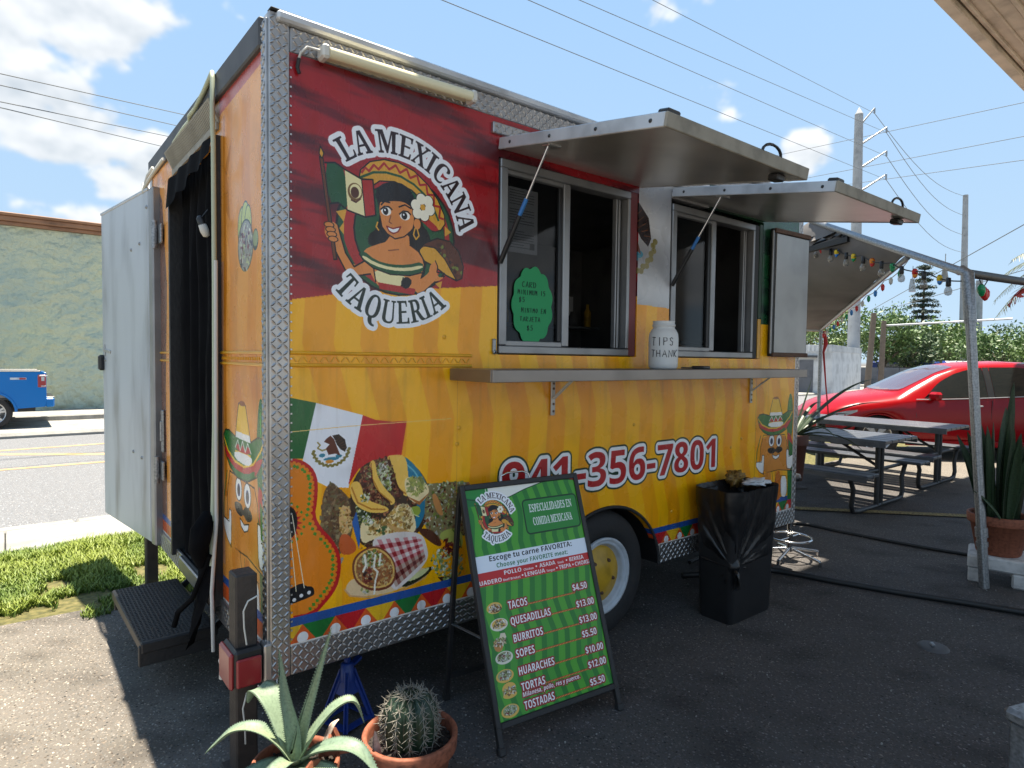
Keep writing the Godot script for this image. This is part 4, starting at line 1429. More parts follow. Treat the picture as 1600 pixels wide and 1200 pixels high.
func art_food(c: Cv):
	var shell := Color8(244, 194, 88); var shade := Color8(192, 126, 44); var ta := Color8(242, 218, 164)
	c.poly([-210,145,-177,177,-145,153,-96,100,-85,10,-101,-60,-123,-87,-145,-104,-176,-128,-223,-170,-233,-87,-218,11],Color8(108,78,50))
	bits(c,[-210,145,-177,177,-145,153,-96,100,-85,10,-101,-60,-123,-87,-145,-104,-176,-128,-223,-170,-233,-87,-218,11],[Color8(110,78,50),Color8(88,62,40),Color8(140,108,70),Color8(160,138,90),Color8(112,98,56)],420,9,1)
	c.poly([-145,86,-102,75,-80,10,-112,-37,-145,-21],Color8(214,170,110))
	bits(c,[-145,86,-102,75,-80,10,-112,-37,-145,-21],[Color8(232,196,104),Color8(222,170,70),Color8(240,216,150),Color8(196,130,50),Color8(150,110,40)],60,6,2)
	c.poly([-145,-27,-107,-28,-68,-87,-90,-114,-145,-104],Color8(198,92,40))
	c.poly([-102,147,-64,216,-13,248,128,254,216,177,262,87,243,5,218,-81,94,-88,-51,-105,-96,12],Color8(64,46,30))
	bits(c,[-102,147,-64,216,-13,248,128,254,216,177,262,87,243,5,218,-81,94,-88,-51,-105,-96,12],[Color8(112,54,32),Color8(154,84,48),Color8(80,38,26),Color8(190,116,68),Color8(156,134,70)],300,9,30)
	c.poly([-93,12,-74,56,-57,-36,-63,-98],Color8(40,96,168))
	c.poly([122,252,153,238,216,171,256,88,237,6,199,-61,180,-53,204,111,129,164],Color8(36,120,150))
	c.line([135,223,178,186,204,150],6,Color8(110,180,190))
	c.poly([-80,82,-12,52,-12,-1,-63,-4],Color8(48,60,30))
	bits(c,[-80,82,-12,52,-12,-1,-63,-4],[Color8(128,146,58),Color8(178,188,96),Color8(220,222,176),Color8(88,100,42),Color8(240,238,222)],60,6,3)
	c.poly([242,123,308,121,389,118,474,103,477,-124,406,-124,310,-131,270,-90,231,-61,230,29],Color8(134,122,84))
	bits(c,[242,123,308,121,389,118,474,103,477,-124,406,-124,310,-131,270,-90,231,-61,230,29],[Color8(128,146,58),Color8(178,188,96),Color8(220,222,176),Color8(88,100,42),Color8(240,238,222)],260,8,4)
	bits(c,[242,123,308,121,389,118,474,103,477,-124,406,-124,310,-131,270,-90,231,-61,230,29],[Color8(112,54,32),Color8(154,84,48),Color8(80,38,26),Color8(190,116,68),Color8(156,134,70)],150,8,5)
	c.poly([269,86,295,66,329,-25,296,-14,269,47],Color8(206,142,82))
	c.poly([205,-57,270,-73,324,-145,297,-155,205,-79],Color8(86,48,32))
	c.poly([303,-95,357,-81,420,-97,428,-187,379,-160,310,-125],Color8(178,184,90))
	c.line([371,-89,410,-142,417,-179],6,Color8(96,116,40))
	c.poly([51,258,92,260,141,253,153,172,157,78,123,93,87,147,63,203],shell)
	c.line([65,251,74,191,105,123,142,94],6,shade)
	c.poly([-13,232,51,253,80,223,105,123,142,94,81,66,22,111,-13,174],Color8(70,36,24))
	bits(c,[-13,232,51,253,80,223,99,124,129,95,87,71,22,117,-13,174],[Color8(112,54,32),Color8(154,84,48),Color8(80,38,26),Color8(190,116,68),Color8(156,134,70)],140,8,6)
	bits(c,[-4,226,51,242,74,207,72,121,39,115,10,166],[Color8(128,146,58),Color8(178,188,96),Color8(220,222,176),Color8(88,100,42),Color8(240,238,222)],150,8,7)
	c.poly([-22,227,-14,245,3,246,13,182,45,130,96,78,88,57,57,61,13,102,-16,148],shell)
	c.line([-14,237,-7,173,22,117,78,67],5,shade)
	c.poly([-55,220,-10,226,-7,157,28,105,81,65,46,49,-18,85,-63,148],Color8(72,36,24))
	bits(c,[-55,220,-13,227,-10,158,22,106,75,61,40,50,-24,85,-63,148],[Color8(112,54,32),Color8(154,84,48),Color8(80,38,26),Color8(190,116,68),Color8(156,134,70)],200,8,8)
	bits(c,[-58,220,-16,216,-13,174,-47,162],[Color8(112,36,24),Color8(150,56,36),Color8(210,196,150),Color8(122,126,60),Color8(70,30,22)],40,8,9)
	c.poly([-107,153,-80,176,-55,158,-44,104,-1,77,57,53,69,35,22,31,-35,45,-85,83],shell)
	c.line([-95,149,-69,86,-12,53,49,43],6,shade)
	bits(c,[-58,121,-18,116,-24,80,-55,90],[Color8(128,146,58),Color8(178,188,96),Color8(220,222,176),Color8(88,100,42),Color8(240,238,222)],26,7,10)
	c.poly([129,161,178,161,242,129,256,82,205,38,148,74],ta)
	bits(c,[147,159,216,157,236,107,192,79,148,101],[Color8(176,178,84),Color8(146,152,66),Color8(206,204,128)],110,10,11)
	c.poly([145,85,204,55,256,88,205,38],Color8(176,110,56))
	c.poly([-63,-9,-35,24,40,-9,93,54,154,56,186,-9,193,-77,112,-69,0,-67,-52,-84],ta)
	bits(c,[-35,18,46,1,99,53,154,51,180,-53,100,-62,-23,-52],[Color8(232,196,104),Color8(222,170,70),Color8(240,216,150),Color8(196,130,50),Color8(150,110,40)],240,9,12)
	bits(c,[-46,20,-1,19,-1,-3,-40,-12],[Color8(128,146,58),Color8(178,188,96),Color8(220,222,176),Color8(88,100,42),Color8(240,238,222)],50,7,13)
	bits(c,[11,-20,52,-27,52,-54,11,-47],[Color8(44,84,36),Color8(70,110,50)],8,10,14)
	c.poly([46,-15,118,-43,190,-77,106,-63],Color8(206,160,96))
	c.poly([164,38,205,38,214,9,192,-10,170,10],Color8(150,168,62))
	c.line([166,35,180,3,205,-9],4,Color8(210,216,150))
	c.poly([-123,-232,-79,-200,265,-226,239,-266,95,-302,-34,-292,-106,-273],Color8(228,196,150))
	c.line([-123,-243,-101,-274,-23,-297,101,-306,233,-273,271,-233],6,Color8(206,160,110))
	c.poly([125,-270,207,-237,271,-227,265,-254,182,-288,126,-292],Color8(40,42,22))
	c.poly([132,-266,207,-237,265,-229,232,-259,169,-274],Color8(212,214,150))
	c.poly([-20,-74,40,-57,130,-57,221,-82,244,-142,251,-189,219,-228,132,-283,83,-299,41,-192],Color8(226,214,206))
	var g1 := Color8(206, 138, 138); var g2 := Color8(150, 40, 46); var d1 := Color8(150, 96, 84); var d2 := Color8(92, 34, 32); var d0 := Color8(186, 162, 146)
	c.poly([5,-94,23,-95,34,-117,16,-117],g1)
	c.poly([28,-140,45,-139,55,-162,39,-164],g1)
	c.poly([51,-188,66,-184,77,-207,63,-211],g1)
	c.poly([63,-211,77,-207,88,-230,74,-235],d0)
	c.poly([74,-235,88,-230,99,-253,86,-259],d1)
	c.poly([86,-259,99,-253,110,-276,98,-283],d0)
	c.poly([13,-73,32,-75,42,-96,23,-95],g1)
	c.poly([23,-95,42,-96,52,-117,34,-117],g2)
	c.poly([34,-117,52,-117,62,-138,45,-139],g1)
	c.poly([45,-139,62,-138,72,-159,55,-162],g2)
	c.poly([55,-162,72,-159,82,-181,66,-184],g1)
	c.poly([66,-184,82,-181,92,-202,77,-207],g2)
	c.poly([77,-207,92,-202,102,-224,88,-230],d1)
	c.poly([88,-230,102,-224,113,-246,99,-253],d2)
	c.poly([99,-253,113,-246,123,-268,110,-276],d1)
	c.poly([42,-96,60,-96,69,-116,52,-117],g1)
	c.poly([62,-138,79,-137,88,-157,72,-159],g1)
	c.poly([82,-181,97,-177,107,-198,92,-202],g1)
	c.poly([92,-202,107,-198,116,-218,102,-224],d0)
	c.poly([102,-224,116,-218,126,-239,113,-246],d1)
	c.poly([113,-246,126,-239,135,-260,123,-268],d0)
	c.poly([51,-76,70,-78,79,-97,60,-96],g1)
	c.poly([60,-96,79,-97,87,-116,69,-116],g2)
	c.poly([69,-116,87,-116,96,-135,79,-137],g1)
	c.poly([79,-137,96,-135,104,-155,88,-157],g2)
	c.poly([88,-157,104,-155,113,-174,97,-177],g1)
	c.poly([97,-177,113,-174,122,-193,107,-198],g2)
	c.poly([107,-198,122,-193,130,-213,116,-218],d1)
	c.poly([116,-218,130,-213,139,-232,126,-239],d2)
	c.poly([126,-239,139,-232,148,-252,135,-260],d1)
	c.poly([79,-97,98,-98,106,-116,87,-116],g1)
	c.poly([96,-135,113,-134,121,-152,104,-155],g1)
	c.poly([113,-174,129,-170,137,-189,122,-193],g1)
	c.poly([122,-193,137,-189,145,-207,130,-213],d0)
	c.poly([130,-213,145,-207,153,-225,139,-232],d1)
	c.poly([139,-232,153,-225,161,-244,148,-252],d0)
	c.poly([90,-80,110,-82,117,-99,98,-98],g1)
	c.poly([98,-98,117,-99,124,-116,106,-116],g2)
	c.poly([106,-116,124,-116,131,-133,113,-134],g1)
	c.poly([113,-134,131,-133,138,-150,121,-152],g2)
	c.poly([121,-152,138,-150,145,-167,129,-170],g1)
	c.poly([129,-170,145,-167,152,-184,137,-189],g2)
	c.poly([137,-189,152,-184,159,-201,145,-207],d1)
	c.poly([145,-207,159,-201,166,-219,153,-225],d2)
	c.poly([153,-225,166,-219,173,-236,161,-244],d1)
	c.poly([117,-99,136,-100,142,-115,124,-116],g1)
	c.poly([131,-133,148,-131,155,-147,138,-150],g1)
	c.poly([145,-167,161,-163,167,-179,152,-184],g1)
	c.poly([152,-184,167,-179,174,-195,159,-201],d0)
	c.poly([159,-201,174,-195,180,-212,166,-219],d1)
	c.poly([166,-219,180,-212,186,-228,173,-236],d0)
	c.poly([130,-84,150,-86,155,-100,136,-100],g1)
	c.poly([136,-100,155,-100,161,-115,142,-115],g2)
	c.poly([142,-115,161,-115,166,-130,148,-131],g1)
	c.poly([148,-131,166,-130,172,-145,155,-147],g2)
	c.poly([155,-147,172,-145,177,-160,161,-163],g1)
	c.poly([161,-163,177,-160,183,-175,167,-179],g2)
	c.poly([167,-179,183,-175,188,-190,174,-195],d1)
	c.poly([174,-195,188,-190,194,-205,180,-212],d2)
	c.poly([180,-212,194,-205,199,-220,186,-228],d1)
	c.poly([155,-100,175,-101,180,-115,161,-115],g1)
	c.poly([166,-130,184,-129,189,-142,172,-145],g1)
	c.poly([177,-160,194,-156,198,-170,183,-175],g1)
	c.poly([183,-175,198,-170,203,-184,188,-190],d0)
	c.poly([188,-190,203,-184,207,-198,194,-205],d1)
	c.poly([194,-205,207,-198,212,-212,199,-220],d0)
	c.poly([170,-88,191,-90,195,-102,175,-101],g1)
	c.poly([175,-101,195,-102,199,-115,180,-115],g2)
	c.poly([180,-115,199,-115,202,-127,184,-129],g1)
	c.poly([184,-129,202,-127,206,-140,189,-142],g2)
	c.poly([189,-142,206,-140,210,-153,194,-156],g1)
	c.poly([194,-156,210,-153,214,-165,198,-170],g2)
	c.poly([198,-170,214,-165,218,-178,203,-184],d1)
	c.poly([203,-184,218,-178,221,-191,207,-198],d2)
	c.poly([207,-198,221,-191,225,-203,212,-212],d1)
	c.poly([195,-102,215,-103,218,-114,199,-115],g1)
	c.poly([202,-127,221,-126,224,-137,206,-140],g1)
	c.poly([210,-153,227,-149,229,-160,214,-165],g1)
	c.poly([214,-165,229,-160,232,-172,218,-178],d0)
	c.poly([218,-178,232,-172,235,-183,221,-191],d1)
	c.poly([221,-191,235,-183,238,-195,225,-203],d0)
	c.poly([-96,-155,-74,-112,-6,-90,52,-119,94,-176,101,-237,77,-282,-5,-280,-79,-231],Color8(120,64,40))
	c.poly([-87,-159,-68,-118,-6,-98,49,-125,88,-177,95,-233,71,-272,-5,-269,-73,-225],Color8(224,178,96))
	c.poly([-78,-163,-63,-127,-6,-106,43,-131,79,-178,86,-229,62,-262,-5,-261,-65,-221],Color8(150,86,44))
	bits(c,[-78,-163,-63,-127,-6,-106,43,-131,79,-178,86,-229,62,-262,-5,-261,-65,-221],[Color8(214,160,84),Color8(190,124,60),Color8(226,188,120),Color8(160,96,46)],330,7,15)
	bits(c,[-57,-131,-6,-103,46,-139,41,-182,-34,-177],[Color8(128,146,58),Color8(178,188,96),Color8(220,222,176),Color8(88,100,42),Color8(240,238,222)],90,8,16)
	bits(c,[-46,-175,-12,-177,-11,-235,-40,-235],[Color8(112,36,24),Color8(150,56,36),Color8(210,196,150),Color8(122,126,60),Color8(70,30,22)],30,8,17)
	c.line([-40,-123,-34,-167,-46,-191],9,Color8(238,232,214))
	c.line([6,-132,0,-184,17,-204,6,-239,2,-289],8,Color8(238,232,214))
	c.line([29,-131,23,-178],8,Color8(238,232,214))
	bits(c,[-62,-256,-11,-268,-34,-284],[Color8(128,146,58),Color8(178,188,96),Color8(220,222,176),Color8(88,100,42),Color8(240,238,222)],14,7,18)
	c.poly([298,-284,380,-295,408,-325,325,-313],Color8(60,36,26))
	bits(c,[264,-191,310,-154,358,-174,421,-203,429,-270,394,-310,332,-309,271,-256],[Color8(196,206,140),Color8(150,172,84),Color8(232,232,214),Color8(222,224,190),Color8(120,140,66)],170,9,19)
	bits(c,[320,-127,358,-133,406,-171,386,-203,324,-203],[Color8(120,34,26),Color8(160,54,40),Color8(90,26,22)],50,10,20)
	c.poly([-233,-193,-176,-139,-123,-108,-134,-142,-187,-198,-223,-215],Color8(150,146,140))
func art_flag(c: Cv):
	c.poly([-145,505,-34,480,-84,277,-145,283],Color8(20,96,42))
	c.poly([-35,480,152,426,93,149,13,160,-94,225,-84,277],Color8(236,236,240))
	c.poly([151,426,205,405,277,394,344,393,320,254,246,246,136,219,92,160],Color8(196,30,34))
	c.emblem(24, 297, 72)
func art_guitar(c: Cv):
	c.poly([-145,283,-103,279,-66,258,-40,228,-27,183,-31,113,-40,61,-16,12,28,-38,56,-90,64,-144,56,-206,34,-247,-3,-283,-40,-312,-146,-306],Color8(190,28,30))
	c.poly([-145,274,-106,269,-73,249,-50,220,-40,181,-43,114,-52,59,-27,5,17,-47,43,-93,50,-142,43,-198,21,-237,-14,-272,-47,-301,-146,-297],Color8(226,128,24))
	c.poly([-154,281,-136,278,-146,267],Color8(190,28,30))
	c.poly([-128,254,-136,248,-144,256,-136,263],Color8(70,140,40))
	c.poly([-134,278,-115,275,-125,264],Color8(190,28,30))
	c.poly([-108,251,-116,245,-123,253,-115,260],Color8(70,140,40))
	c.poly([-113,278,-96,268,-110,262],Color8(190,28,30))
	c.poly([-98,244,-108,241,-112,252,-102,255],Color8(70,140,40))
	c.poly([-94,268,-77,258,-91,252],Color8(190,28,30))
	c.poly([-79,233,-90,231,-93,241,-83,244],Color8(70,140,40))
	c.poly([-74,259,-61,243,-77,243],Color8(190,28,30))
	c.poly([-73,223,-84,224,-84,235,-73,233],Color8(70,140,40))
	c.poly([-60,242,-47,226,-64,226],Color8(190,28,30))
	c.poly([-59,205,-71,207,-70,218,-59,216],Color8(70,140,40))
	c.poly([-45,225,-40,206,-56,213],Color8(190,28,30))
	c.poly([-61,193,-70,200,-65,209,-55,202],Color8(70,140,40))
	c.poly([-40,204,-34,185,-50,193],Color8(190,28,30))
	c.poly([-55,173,-65,179,-59,188,-49,182],Color8(70,140,40))
	c.poly([-33,183,-34,164,-47,176],Color8(190,28,30))
	c.poly([-59,160,-66,169,-58,175,-50,166],Color8(70,140,40))
	c.poly([-34,162,-35,143,-48,155],Color8(190,28,30))
	c.poly([-60,139,-67,148,-59,154,-51,145],Color8(70,140,40))
	c.poly([-35,142,-36,122,-49,134],Color8(190,28,30))
	c.poly([-61,118,-68,127,-60,134,-52,124],Color8(70,140,40))
	c.poly([-36,120,-39,102,-50,115],Color8(190,28,30))
	c.poly([-64,100,-70,110,-61,115,-55,106],Color8(70,140,40))
	c.poly([-39,100,-42,81,-54,95],Color8(190,28,30))
	c.poly([-67,80,-74,90,-65,95,-58,85],Color8(70,140,40))
	c.poly([-43,80,-46,61,-57,74],Color8(190,28,30))
	c.poly([-71,60,-77,70,-68,75,-62,65],Color8(70,140,40))
	c.poly([-45,59,-37,41,-53,46],Color8(190,28,30))
	c.poly([-55,25,-65,31,-62,41,-51,35],Color8(70,140,40))
	c.poly([-36,39,-27,20,-44,26],Color8(190,28,30))
	c.poly([-45,5,-56,10,-52,20,-42,15],Color8(70,140,40))
	c.poly([-27,19,-18,0,-35,5],Color8(190,28,30))
	c.poly([-36,-16,-47,-10,-43,0,-32,-6],Color8(70,140,40))
	c.poly([-15,-1,0,-17,-17,-17],Color8(190,28,30))
	c.poly([-11,-38,-23,-36,-23,-25,-11,-27],Color8(70,140,40))
	c.poly([1,-18,15,-35,-2,-34],Color8(190,28,30))
	c.poly([4,-56,-7,-54,-7,-43,4,-45],Color8(70,140,40))
	c.poly([18,-35,28,-54,11,-49],Color8(190,28,30))
	c.poly([12,-71,0,-66,3,-56,15,-60],Color8(70,140,40))
	c.poly([29,-56,40,-75,23,-70],Color8(190,28,30))
	c.poly([23,-92,12,-87,15,-76,26,-81],Color8(70,140,40))
	c.poly([41,-76,51,-95,34,-90],Color8(190,28,30))
	c.poly([34,-112,23,-107,26,-97,37,-102],Color8(70,140,40))
	c.poly([50,-97,53,-118,38,-107],Color8(190,28,30))
	c.poly([30,-126,20,-117,27,-109,37,-118],Color8(70,140,40))
	c.poly([53,-119,56,-140,41,-129],Color8(190,28,30))
	c.poly([33,-148,23,-139,30,-131,40,-140],Color8(70,140,40))
	c.poly([57,-142,55,-161,42,-147],Color8(190,28,30))
	c.poly([28,-162,21,-151,30,-146,38,-157],Color8(70,140,40))
	c.poly([54,-163,52,-182,39,-168],Color8(190,28,30))
	c.poly([26,-183,19,-172,28,-167,35,-178],Color8(70,140,40))
	c.poly([52,-184,49,-203,37,-189],Color8(190,28,30))
	c.poly([23,-204,16,-193,25,-188,33,-199],Color8(70,140,40))
	c.poly([49,-205,39,-221,31,-204],Color8(190,28,30))
	c.poly([13,-212,9,-200,20,-199,24,-211],Color8(70,140,40))
	c.poly([39,-222,29,-238,21,-221],Color8(190,28,30))
	c.poly([3,-229,-1,-217,10,-216,14,-228],Color8(70,140,40))
	c.poly([29,-240,16,-252,12,-235],Color8(190,28,30))
	c.poly([-9,-239,-10,-227,2,-228,3,-240],Color8(70,140,40))
	c.poly([15,-253,3,-266,-2,-249],Color8(190,28,30))
	c.poly([-22,-252,-24,-241,-12,-242,-11,-254],Color8(70,140,40))
	c.poly([1,-267,-11,-280,-16,-263],Color8(190,28,30))
	c.poly([-36,-266,-37,-254,-26,-256,-24,-267],Color8(70,140,40))
	c.poly([-12,-281,-25,-293,-29,-275],Color8(190,28,30))
	c.poly([-50,-278,-51,-266,-39,-268,-38,-280],Color8(70,140,40))
	c.poly([-26,-294,-39,-305,-43,-288],Color8(190,28,30))
	c.poly([-63,-291,-64,-279,-53,-281,-52,-293],Color8(70,140,40))
	c.poly([-143,87,-131,85,-137,112],Color8(190,28,30))
	c.poly([-132,117,-126,123,-120,115,-126,109],Color8(70,140,40))
	c.poly([-131,85,-120,78,-117,105],Color8(190,28,30))
	c.poly([-111,103,-105,109,-99,102,-105,96],Color8(70,140,40))
	c.poly([-120,78,-111,66,-101,88],Color8(190,28,30))
	c.poly([-96,81,-90,87,-84,80,-90,74],Color8(70,140,40))
	c.poly([-112,66,-107,51,-89,66],Color8(190,28,30))
	c.poly([-87,54,-81,60,-75,52,-81,46],Color8(70,140,40))
	c.poly([-107,51,-107,36,-85,40],Color8(190,28,30))
	c.poly([-88,26,-81,32,-75,24,-81,18],Color8(70,140,40))
	c.poly([-107,36,-112,23,-89,16],Color8(190,28,30))
	c.poly([-96,2,-90,8,-84,0,-90,-6],Color8(70,140,40))
	c.poly([-111,23,-120,13,-101,-3],Color8(190,28,30))
	c.poly([-112,-15,-106,-9,-100,-17,-106,-23],Color8(70,140,40))
	c.poly([-120,13,-131,9,-118,-15],Color8(190,28,30))
	c.poly([-132,-22,-126,-16,-120,-24,-126,-30],Color8(70,140,40))
	c.poly([-131,9,-143,11,-137,-16],Color8(190,28,30))
	c.poly([-154,-18,-148,-12,-142,-20,-148,-26],Color8(70,140,40))
	c.disc(-137,48,32,60,Color8(30,24,22))
	c.disc(-139,48,28,53,Color8(14,12,14))
	c.poly([-146,-198,-86,-180,-75,-198,-47,-204,-40,-230,-50,-241,-129,-253,-146,-254],Color8(20,20,24))
	c.disc(-117,-239,7,7,Color8(220,220,220))
	c.disc(-91,-229,7,7,Color8(220,220,220))
	c.disc(-62,-224,7,7,Color8(220,220,220))
	c.line([-137,76,-110,-210],3,Color8(230,220,190))
	c.line([-124,74,-80,-203],3,Color8(230,220,190))
	c.line([-146,8,-138,-208],3,Color8(230,220,190))
# ---------------------------------------------------------------- things round the trailer
func blob(r: Vector3, sd: int, rough := .25, n := 10) -> B:
	var b := B.new()
	var f := FastNoiseLite.new()
	f.seed = sd; f.frequency = 1.1
	var rows := []
	for i in n + 1:
		var a := PI * i / n
		var row := []
		for j in n * 2 + 1:
			var p := TAU * (j % (n * 2)) / (n * 2)
			var d := V(sin(a) * cos(p), cos(a), sin(a) * sin(p))
			row.append(d * r * (1.0 + rough * f.get_noise_3dv(d * 1.6)))
		rows.append(row)
	b.smooth()
	for i in n:
		for j in n * 2:
			b.quad(rows[i][j], rows[i][j + 1], rows[i + 1][j + 1], rows[i + 1][j], rows[i][j] + rows[i + 1][j + 1])
	return b

func menu_board() -> void:
	var o := V(.705, 0, .431)
	var wd := V(.9947, 0, .1026)
	var bk := V(.1026, 0, -.9947)
	var up := (V(0, .97, 0) + bk * .345).normalized()
	var nn := wd.cross(up)
	var bas := Basis(wd, up, nn)
	var t := thing("menu_board", "green taqueria menu on a black A-frame board leaning back on the asphalt", "menu board", o)
	var b := B.new()
	for u in [.011, .609]:
		b = B.new()
		b.box(bas * V(u, .56, 0), V(.022, .935, .026), bas, .003)
		part(t, "frame_bar", b, M.black_steel)
		b = B.new()
		b.box(bas * V(u, .052, .0), V(.022, .10, .022), bas, .002)
		b.box(bas * V(u, .012, .0), V(.03, .03, .03), bas, .004)
		part(t, "leg", b, M.black_steel)
		b = B.new()
		var g: Vector3 = wd * u + bk * .46
		b.bar(bas * V(u, 1.0, -.02), g, .02, .02, wd, .002)
		b.bar(g + V(0, .03, 0), g, .028, .028, wd, .003)
		part(t, "leg", b, M.black_steel)
		b = B.new()
		b.bar(bas * V(u, .42, -.015), (bas * V(u, 1.0, -.02)).lerp(g, .62), .012, .004, V(0, 1, 0))
		part(t, "stay", b, M.galv)
	for v in [.098, 1.015]:
		b = B.new()
		b.box(bas * V(.31, v, 0), V(.576, .024, .026), bas, .003)
		part(t, "frame_bar", b, M.black_steel)
	b = B.new()
	b.bar(wd * .02 + bk * .43 + V(0, .12, 0), wd * .6 + bk * .43 + V(0, .12, 0), .018, .018)
	part(t, "rear_bar", b, M.black_steel)
	b = B.new()
	b.tube([bas * V(.21, 1.02, -.005), bas * V(.215, 1.05, -.005), bas * V(.25, 1.062, -.005), bas * V(.33, 1.062, -.005), bas * V(.36, 1.05, -.005), bas * V(.365, 1.02, -.005)], .0045, 6)
	part(t, "carry_handle", b, M.chrome)
	var c := Cv.new(1168, 1810, 0, .905, 2000.0)
	paint_menu(c)
	var m := mk("menu_print", Color.WHITE, .3)
	m.albedo_texture = c.tex(); m.texture_repeat = false
	m.metallic_specular = .45
	b = B.new()
	b.prism(rect2(.018, .105, .602, 1.008), -.006, .004, Transform3D(bas, V(0, 0, 0)), Rect2(.018, 1.01, .584, .905))
	part(t, "menu_panel", b, m)

func rrect(w: float, d: float, r: float, n: int) -> Array:   # rounded rectangle, with each point's way round
	var p := []
	for q in [[w / 2 - r, d / 2 - r, 0.0], [-w / 2 + r, d / 2 - r, PI / 2], [-w / 2 + r, -d / 2 + r, PI], [w / 2 - r, -d / 2 + r, PI * 1.5]]:
		for i in n:
			var a: float = q[2] + PI / 2 * i / (n - 1)
			p.append(Vector2(q[0] + r * cos(a), q[1] + r * sin(a)))
	var res := []   # filled in evenly along the straights
	for i in p.size():
		var a: Vector2 = p[i]
		var b: Vector2 = p[(i + 1) % p.size()]
		var m := maxi(1, int((b - a).length() / .009))
		for k in m:
			res.append(a.lerp(b, float(k) / m))
	return res

func waste_bin() -> void:
	var c := V(2.668, 0, .198)
	var b := B.new()
	var rings := []
	for q in [[.0, .42, .208], [.02, .43, .215], [.72, .47, .255], [.745, .475, .26]]:
		var ring := PackedVector3Array()
		for p in rrect(q[1], q[2], .025, 5):
			ring.append(V(p.x, q[0], p.y))
		rings.append(ring)
	# equal counts in all rings
	var n: int = rings[0].size()
	for i in rings.size():
		var r2 := PackedVector3Array()
		for k in n:
			r2.append(rings[i][int(float(k) / n * rings[i].size())])
		rings[i] = r2
	b.loft(rings, false)
	b.box(V(0, .01, 0), V(.40, .012, .19))
	solo("waste_bin", b, M.black_plastic, "black rectangular waste bin with a plastic bag drawn over it beside the wheel", "waste bin", c)
	# the bag: pulled over the rim and knotted at the near corner
	var f := FastNoiseLite.new()
	f.seed = 8; f.frequency = 9.0
	var base := rrect(.43, .215, .03, 5)
	var m := base.size()
	var per := []
	var len := 0.0
	for k in m:
		per.append(len)
		len += (base[(k + 1) % m] - base[k]).length()
	var ks := 0.0
	var best := 1e9
	for k in m:   # the near left corner holds the knot
		var d: float = (base[k] - Vector2(-.19, .1075)).length()
		if d < best:
			best = d; ks = per[k]
	var ky := .335
	b = B.new()
	rings = []
	var H := 72
	for i in H + 1:
		var v := float(i) / H
		var y := .245 + v * .525
		var ring := PackedVector3Array()
		for k in m:
			var p: Vector2 = base[k]
			var q: Vector2 = base[(k + 1) % m] - base[(k - 1 + m) % m]
			var nrm := Vector2(q.y, -q.x).normalized()
			var s: float = per[k] - ks
			s = fposmod(s + len / 2, len) - len / 2
			var dy := y - ky
			var rad := Vector2(s, dy).length()
			var th := atan2(dy, s)
			var fold = .75 * sin(th * 15.0 + 4.0 * f.get_noise_2d(th * .14, .4)) + .4 * sin(th * 27.0 + 4.0 * f.get_noise_2d(th * .11, 3.0)) * smoothstep(.40, .10, rad)
			var amp := .008 * smoothstep(.015, .10, rad) * (1.0 - .65 * smoothstep(.18, .5, rad)) * (1.0 if dy > -.02 else .35)
			var wr := .006 * f.get_noise_3d(p.x * .9, y * .4, p.y * .9) + .0022 * f.get_noise_3d(p.x * 3.0, y * .8, p.y * 3.0)
			var hem := .5 + .5 * sin(s * 46.0 + 4.0 * f.get_noise_2d(s * .5, 1.0))
			var o = .006 + .032 * smoothstep(.1, 1.0, v) + fold * amp + wr + .003 * hem * smoothstep(.75, 1.0, v)
			o += .022 * exp(-rad * rad / .0012)          # the gathered knot stands out
			if v < .12 and rad > .1:
				o -= .003
			var yy := y
			if i == 0:
				yy += .02 * f.get_noise_2d(s * 2.0, 5.0) + (.03 if absf(s) > .25 else 0.0)
			ring.append(V(p.x + nrm.x * o, yy + .006 * f.get_noise_2d(s * 3.0, 9.0) * smoothstep(.9, 1.0, v), p.y + nrm.y * o))
		rings.append(ring)
	for i in 14:   # over the rim and down inside
		var v := float(i + 1) / 14
		var ring := PackedVector3Array()
		for k in m:
			var p: Vector2 = base[k]
			var nrm: Vector2 = p.normalized()
			var top: Vector3 = rings[H][k]
			var wv := .008 * f.get_noise_3d(p.x * 3.0, v * .6, p.y * 3.0)
			ring.append(V(lerpf(top.x, p.x * .96, minf(1.0, v * 3.0)) - nrm.x * wv, .77 - v * .26 + .006 * sin(v * PI), lerpf(top.z, p.y * .96, minf(1.0, v * 3.0)) - nrm.y * wv))
		rings.append(ring)
	b.loft(rings, false)
	var t := thing("bin_bag", "shiny black bin bag pulled over the waste bin and knotted at its corner", "bin bag", c)
	part(t, "bag", b, M.bag)
	# the twisted tail below the knot
	b = B.new()
	var g := RandomNumberGenerator.new()
	g.seed = 3
	var kp := V(-.225, ky, .125)
	for i in 9:
		var o := V(-.05 + .010 * i, -.085 - .025 * g.randf(), .03 + .012 * i - .002 * i * i)
		var row0 := []
		var row1 := []
		for j in 6:
			var u := j / 5.0
			var q := kp + o * u + V(0, .02 * sin(u * PI), .014 * sin(u * PI))
			var w := V(.004 + .014 * u, .003, -.010 * u + .008 * g.randf() * u)
			row0.append(q - w); row1.append(q + w)
		b.sheet([row0, row1], V(-.5, 0, 1))
	part(t, "knot", b, M.bag)
	# what lies in the bin
	b = blob(V(.10, .016, .065), 4, 1.0)
	solo("paper_napkin", b, M.paper, "crumpled white paper napkin lying in the bin bag", "napkin", c + V(.15, .775, .03))
	b = blob(V(.06, .045, .05), 9, 1.2)
	var fw := worn("food_wrap", lin(.42, .29, .10), .6, 0.0, noise_tex(95, .06, [[0.0, Color(.12, .1, .05)], [.5, Color(.8, .7, .5)], [1.0, Color(1, 1, .9)]], 128, 3), 9.0)
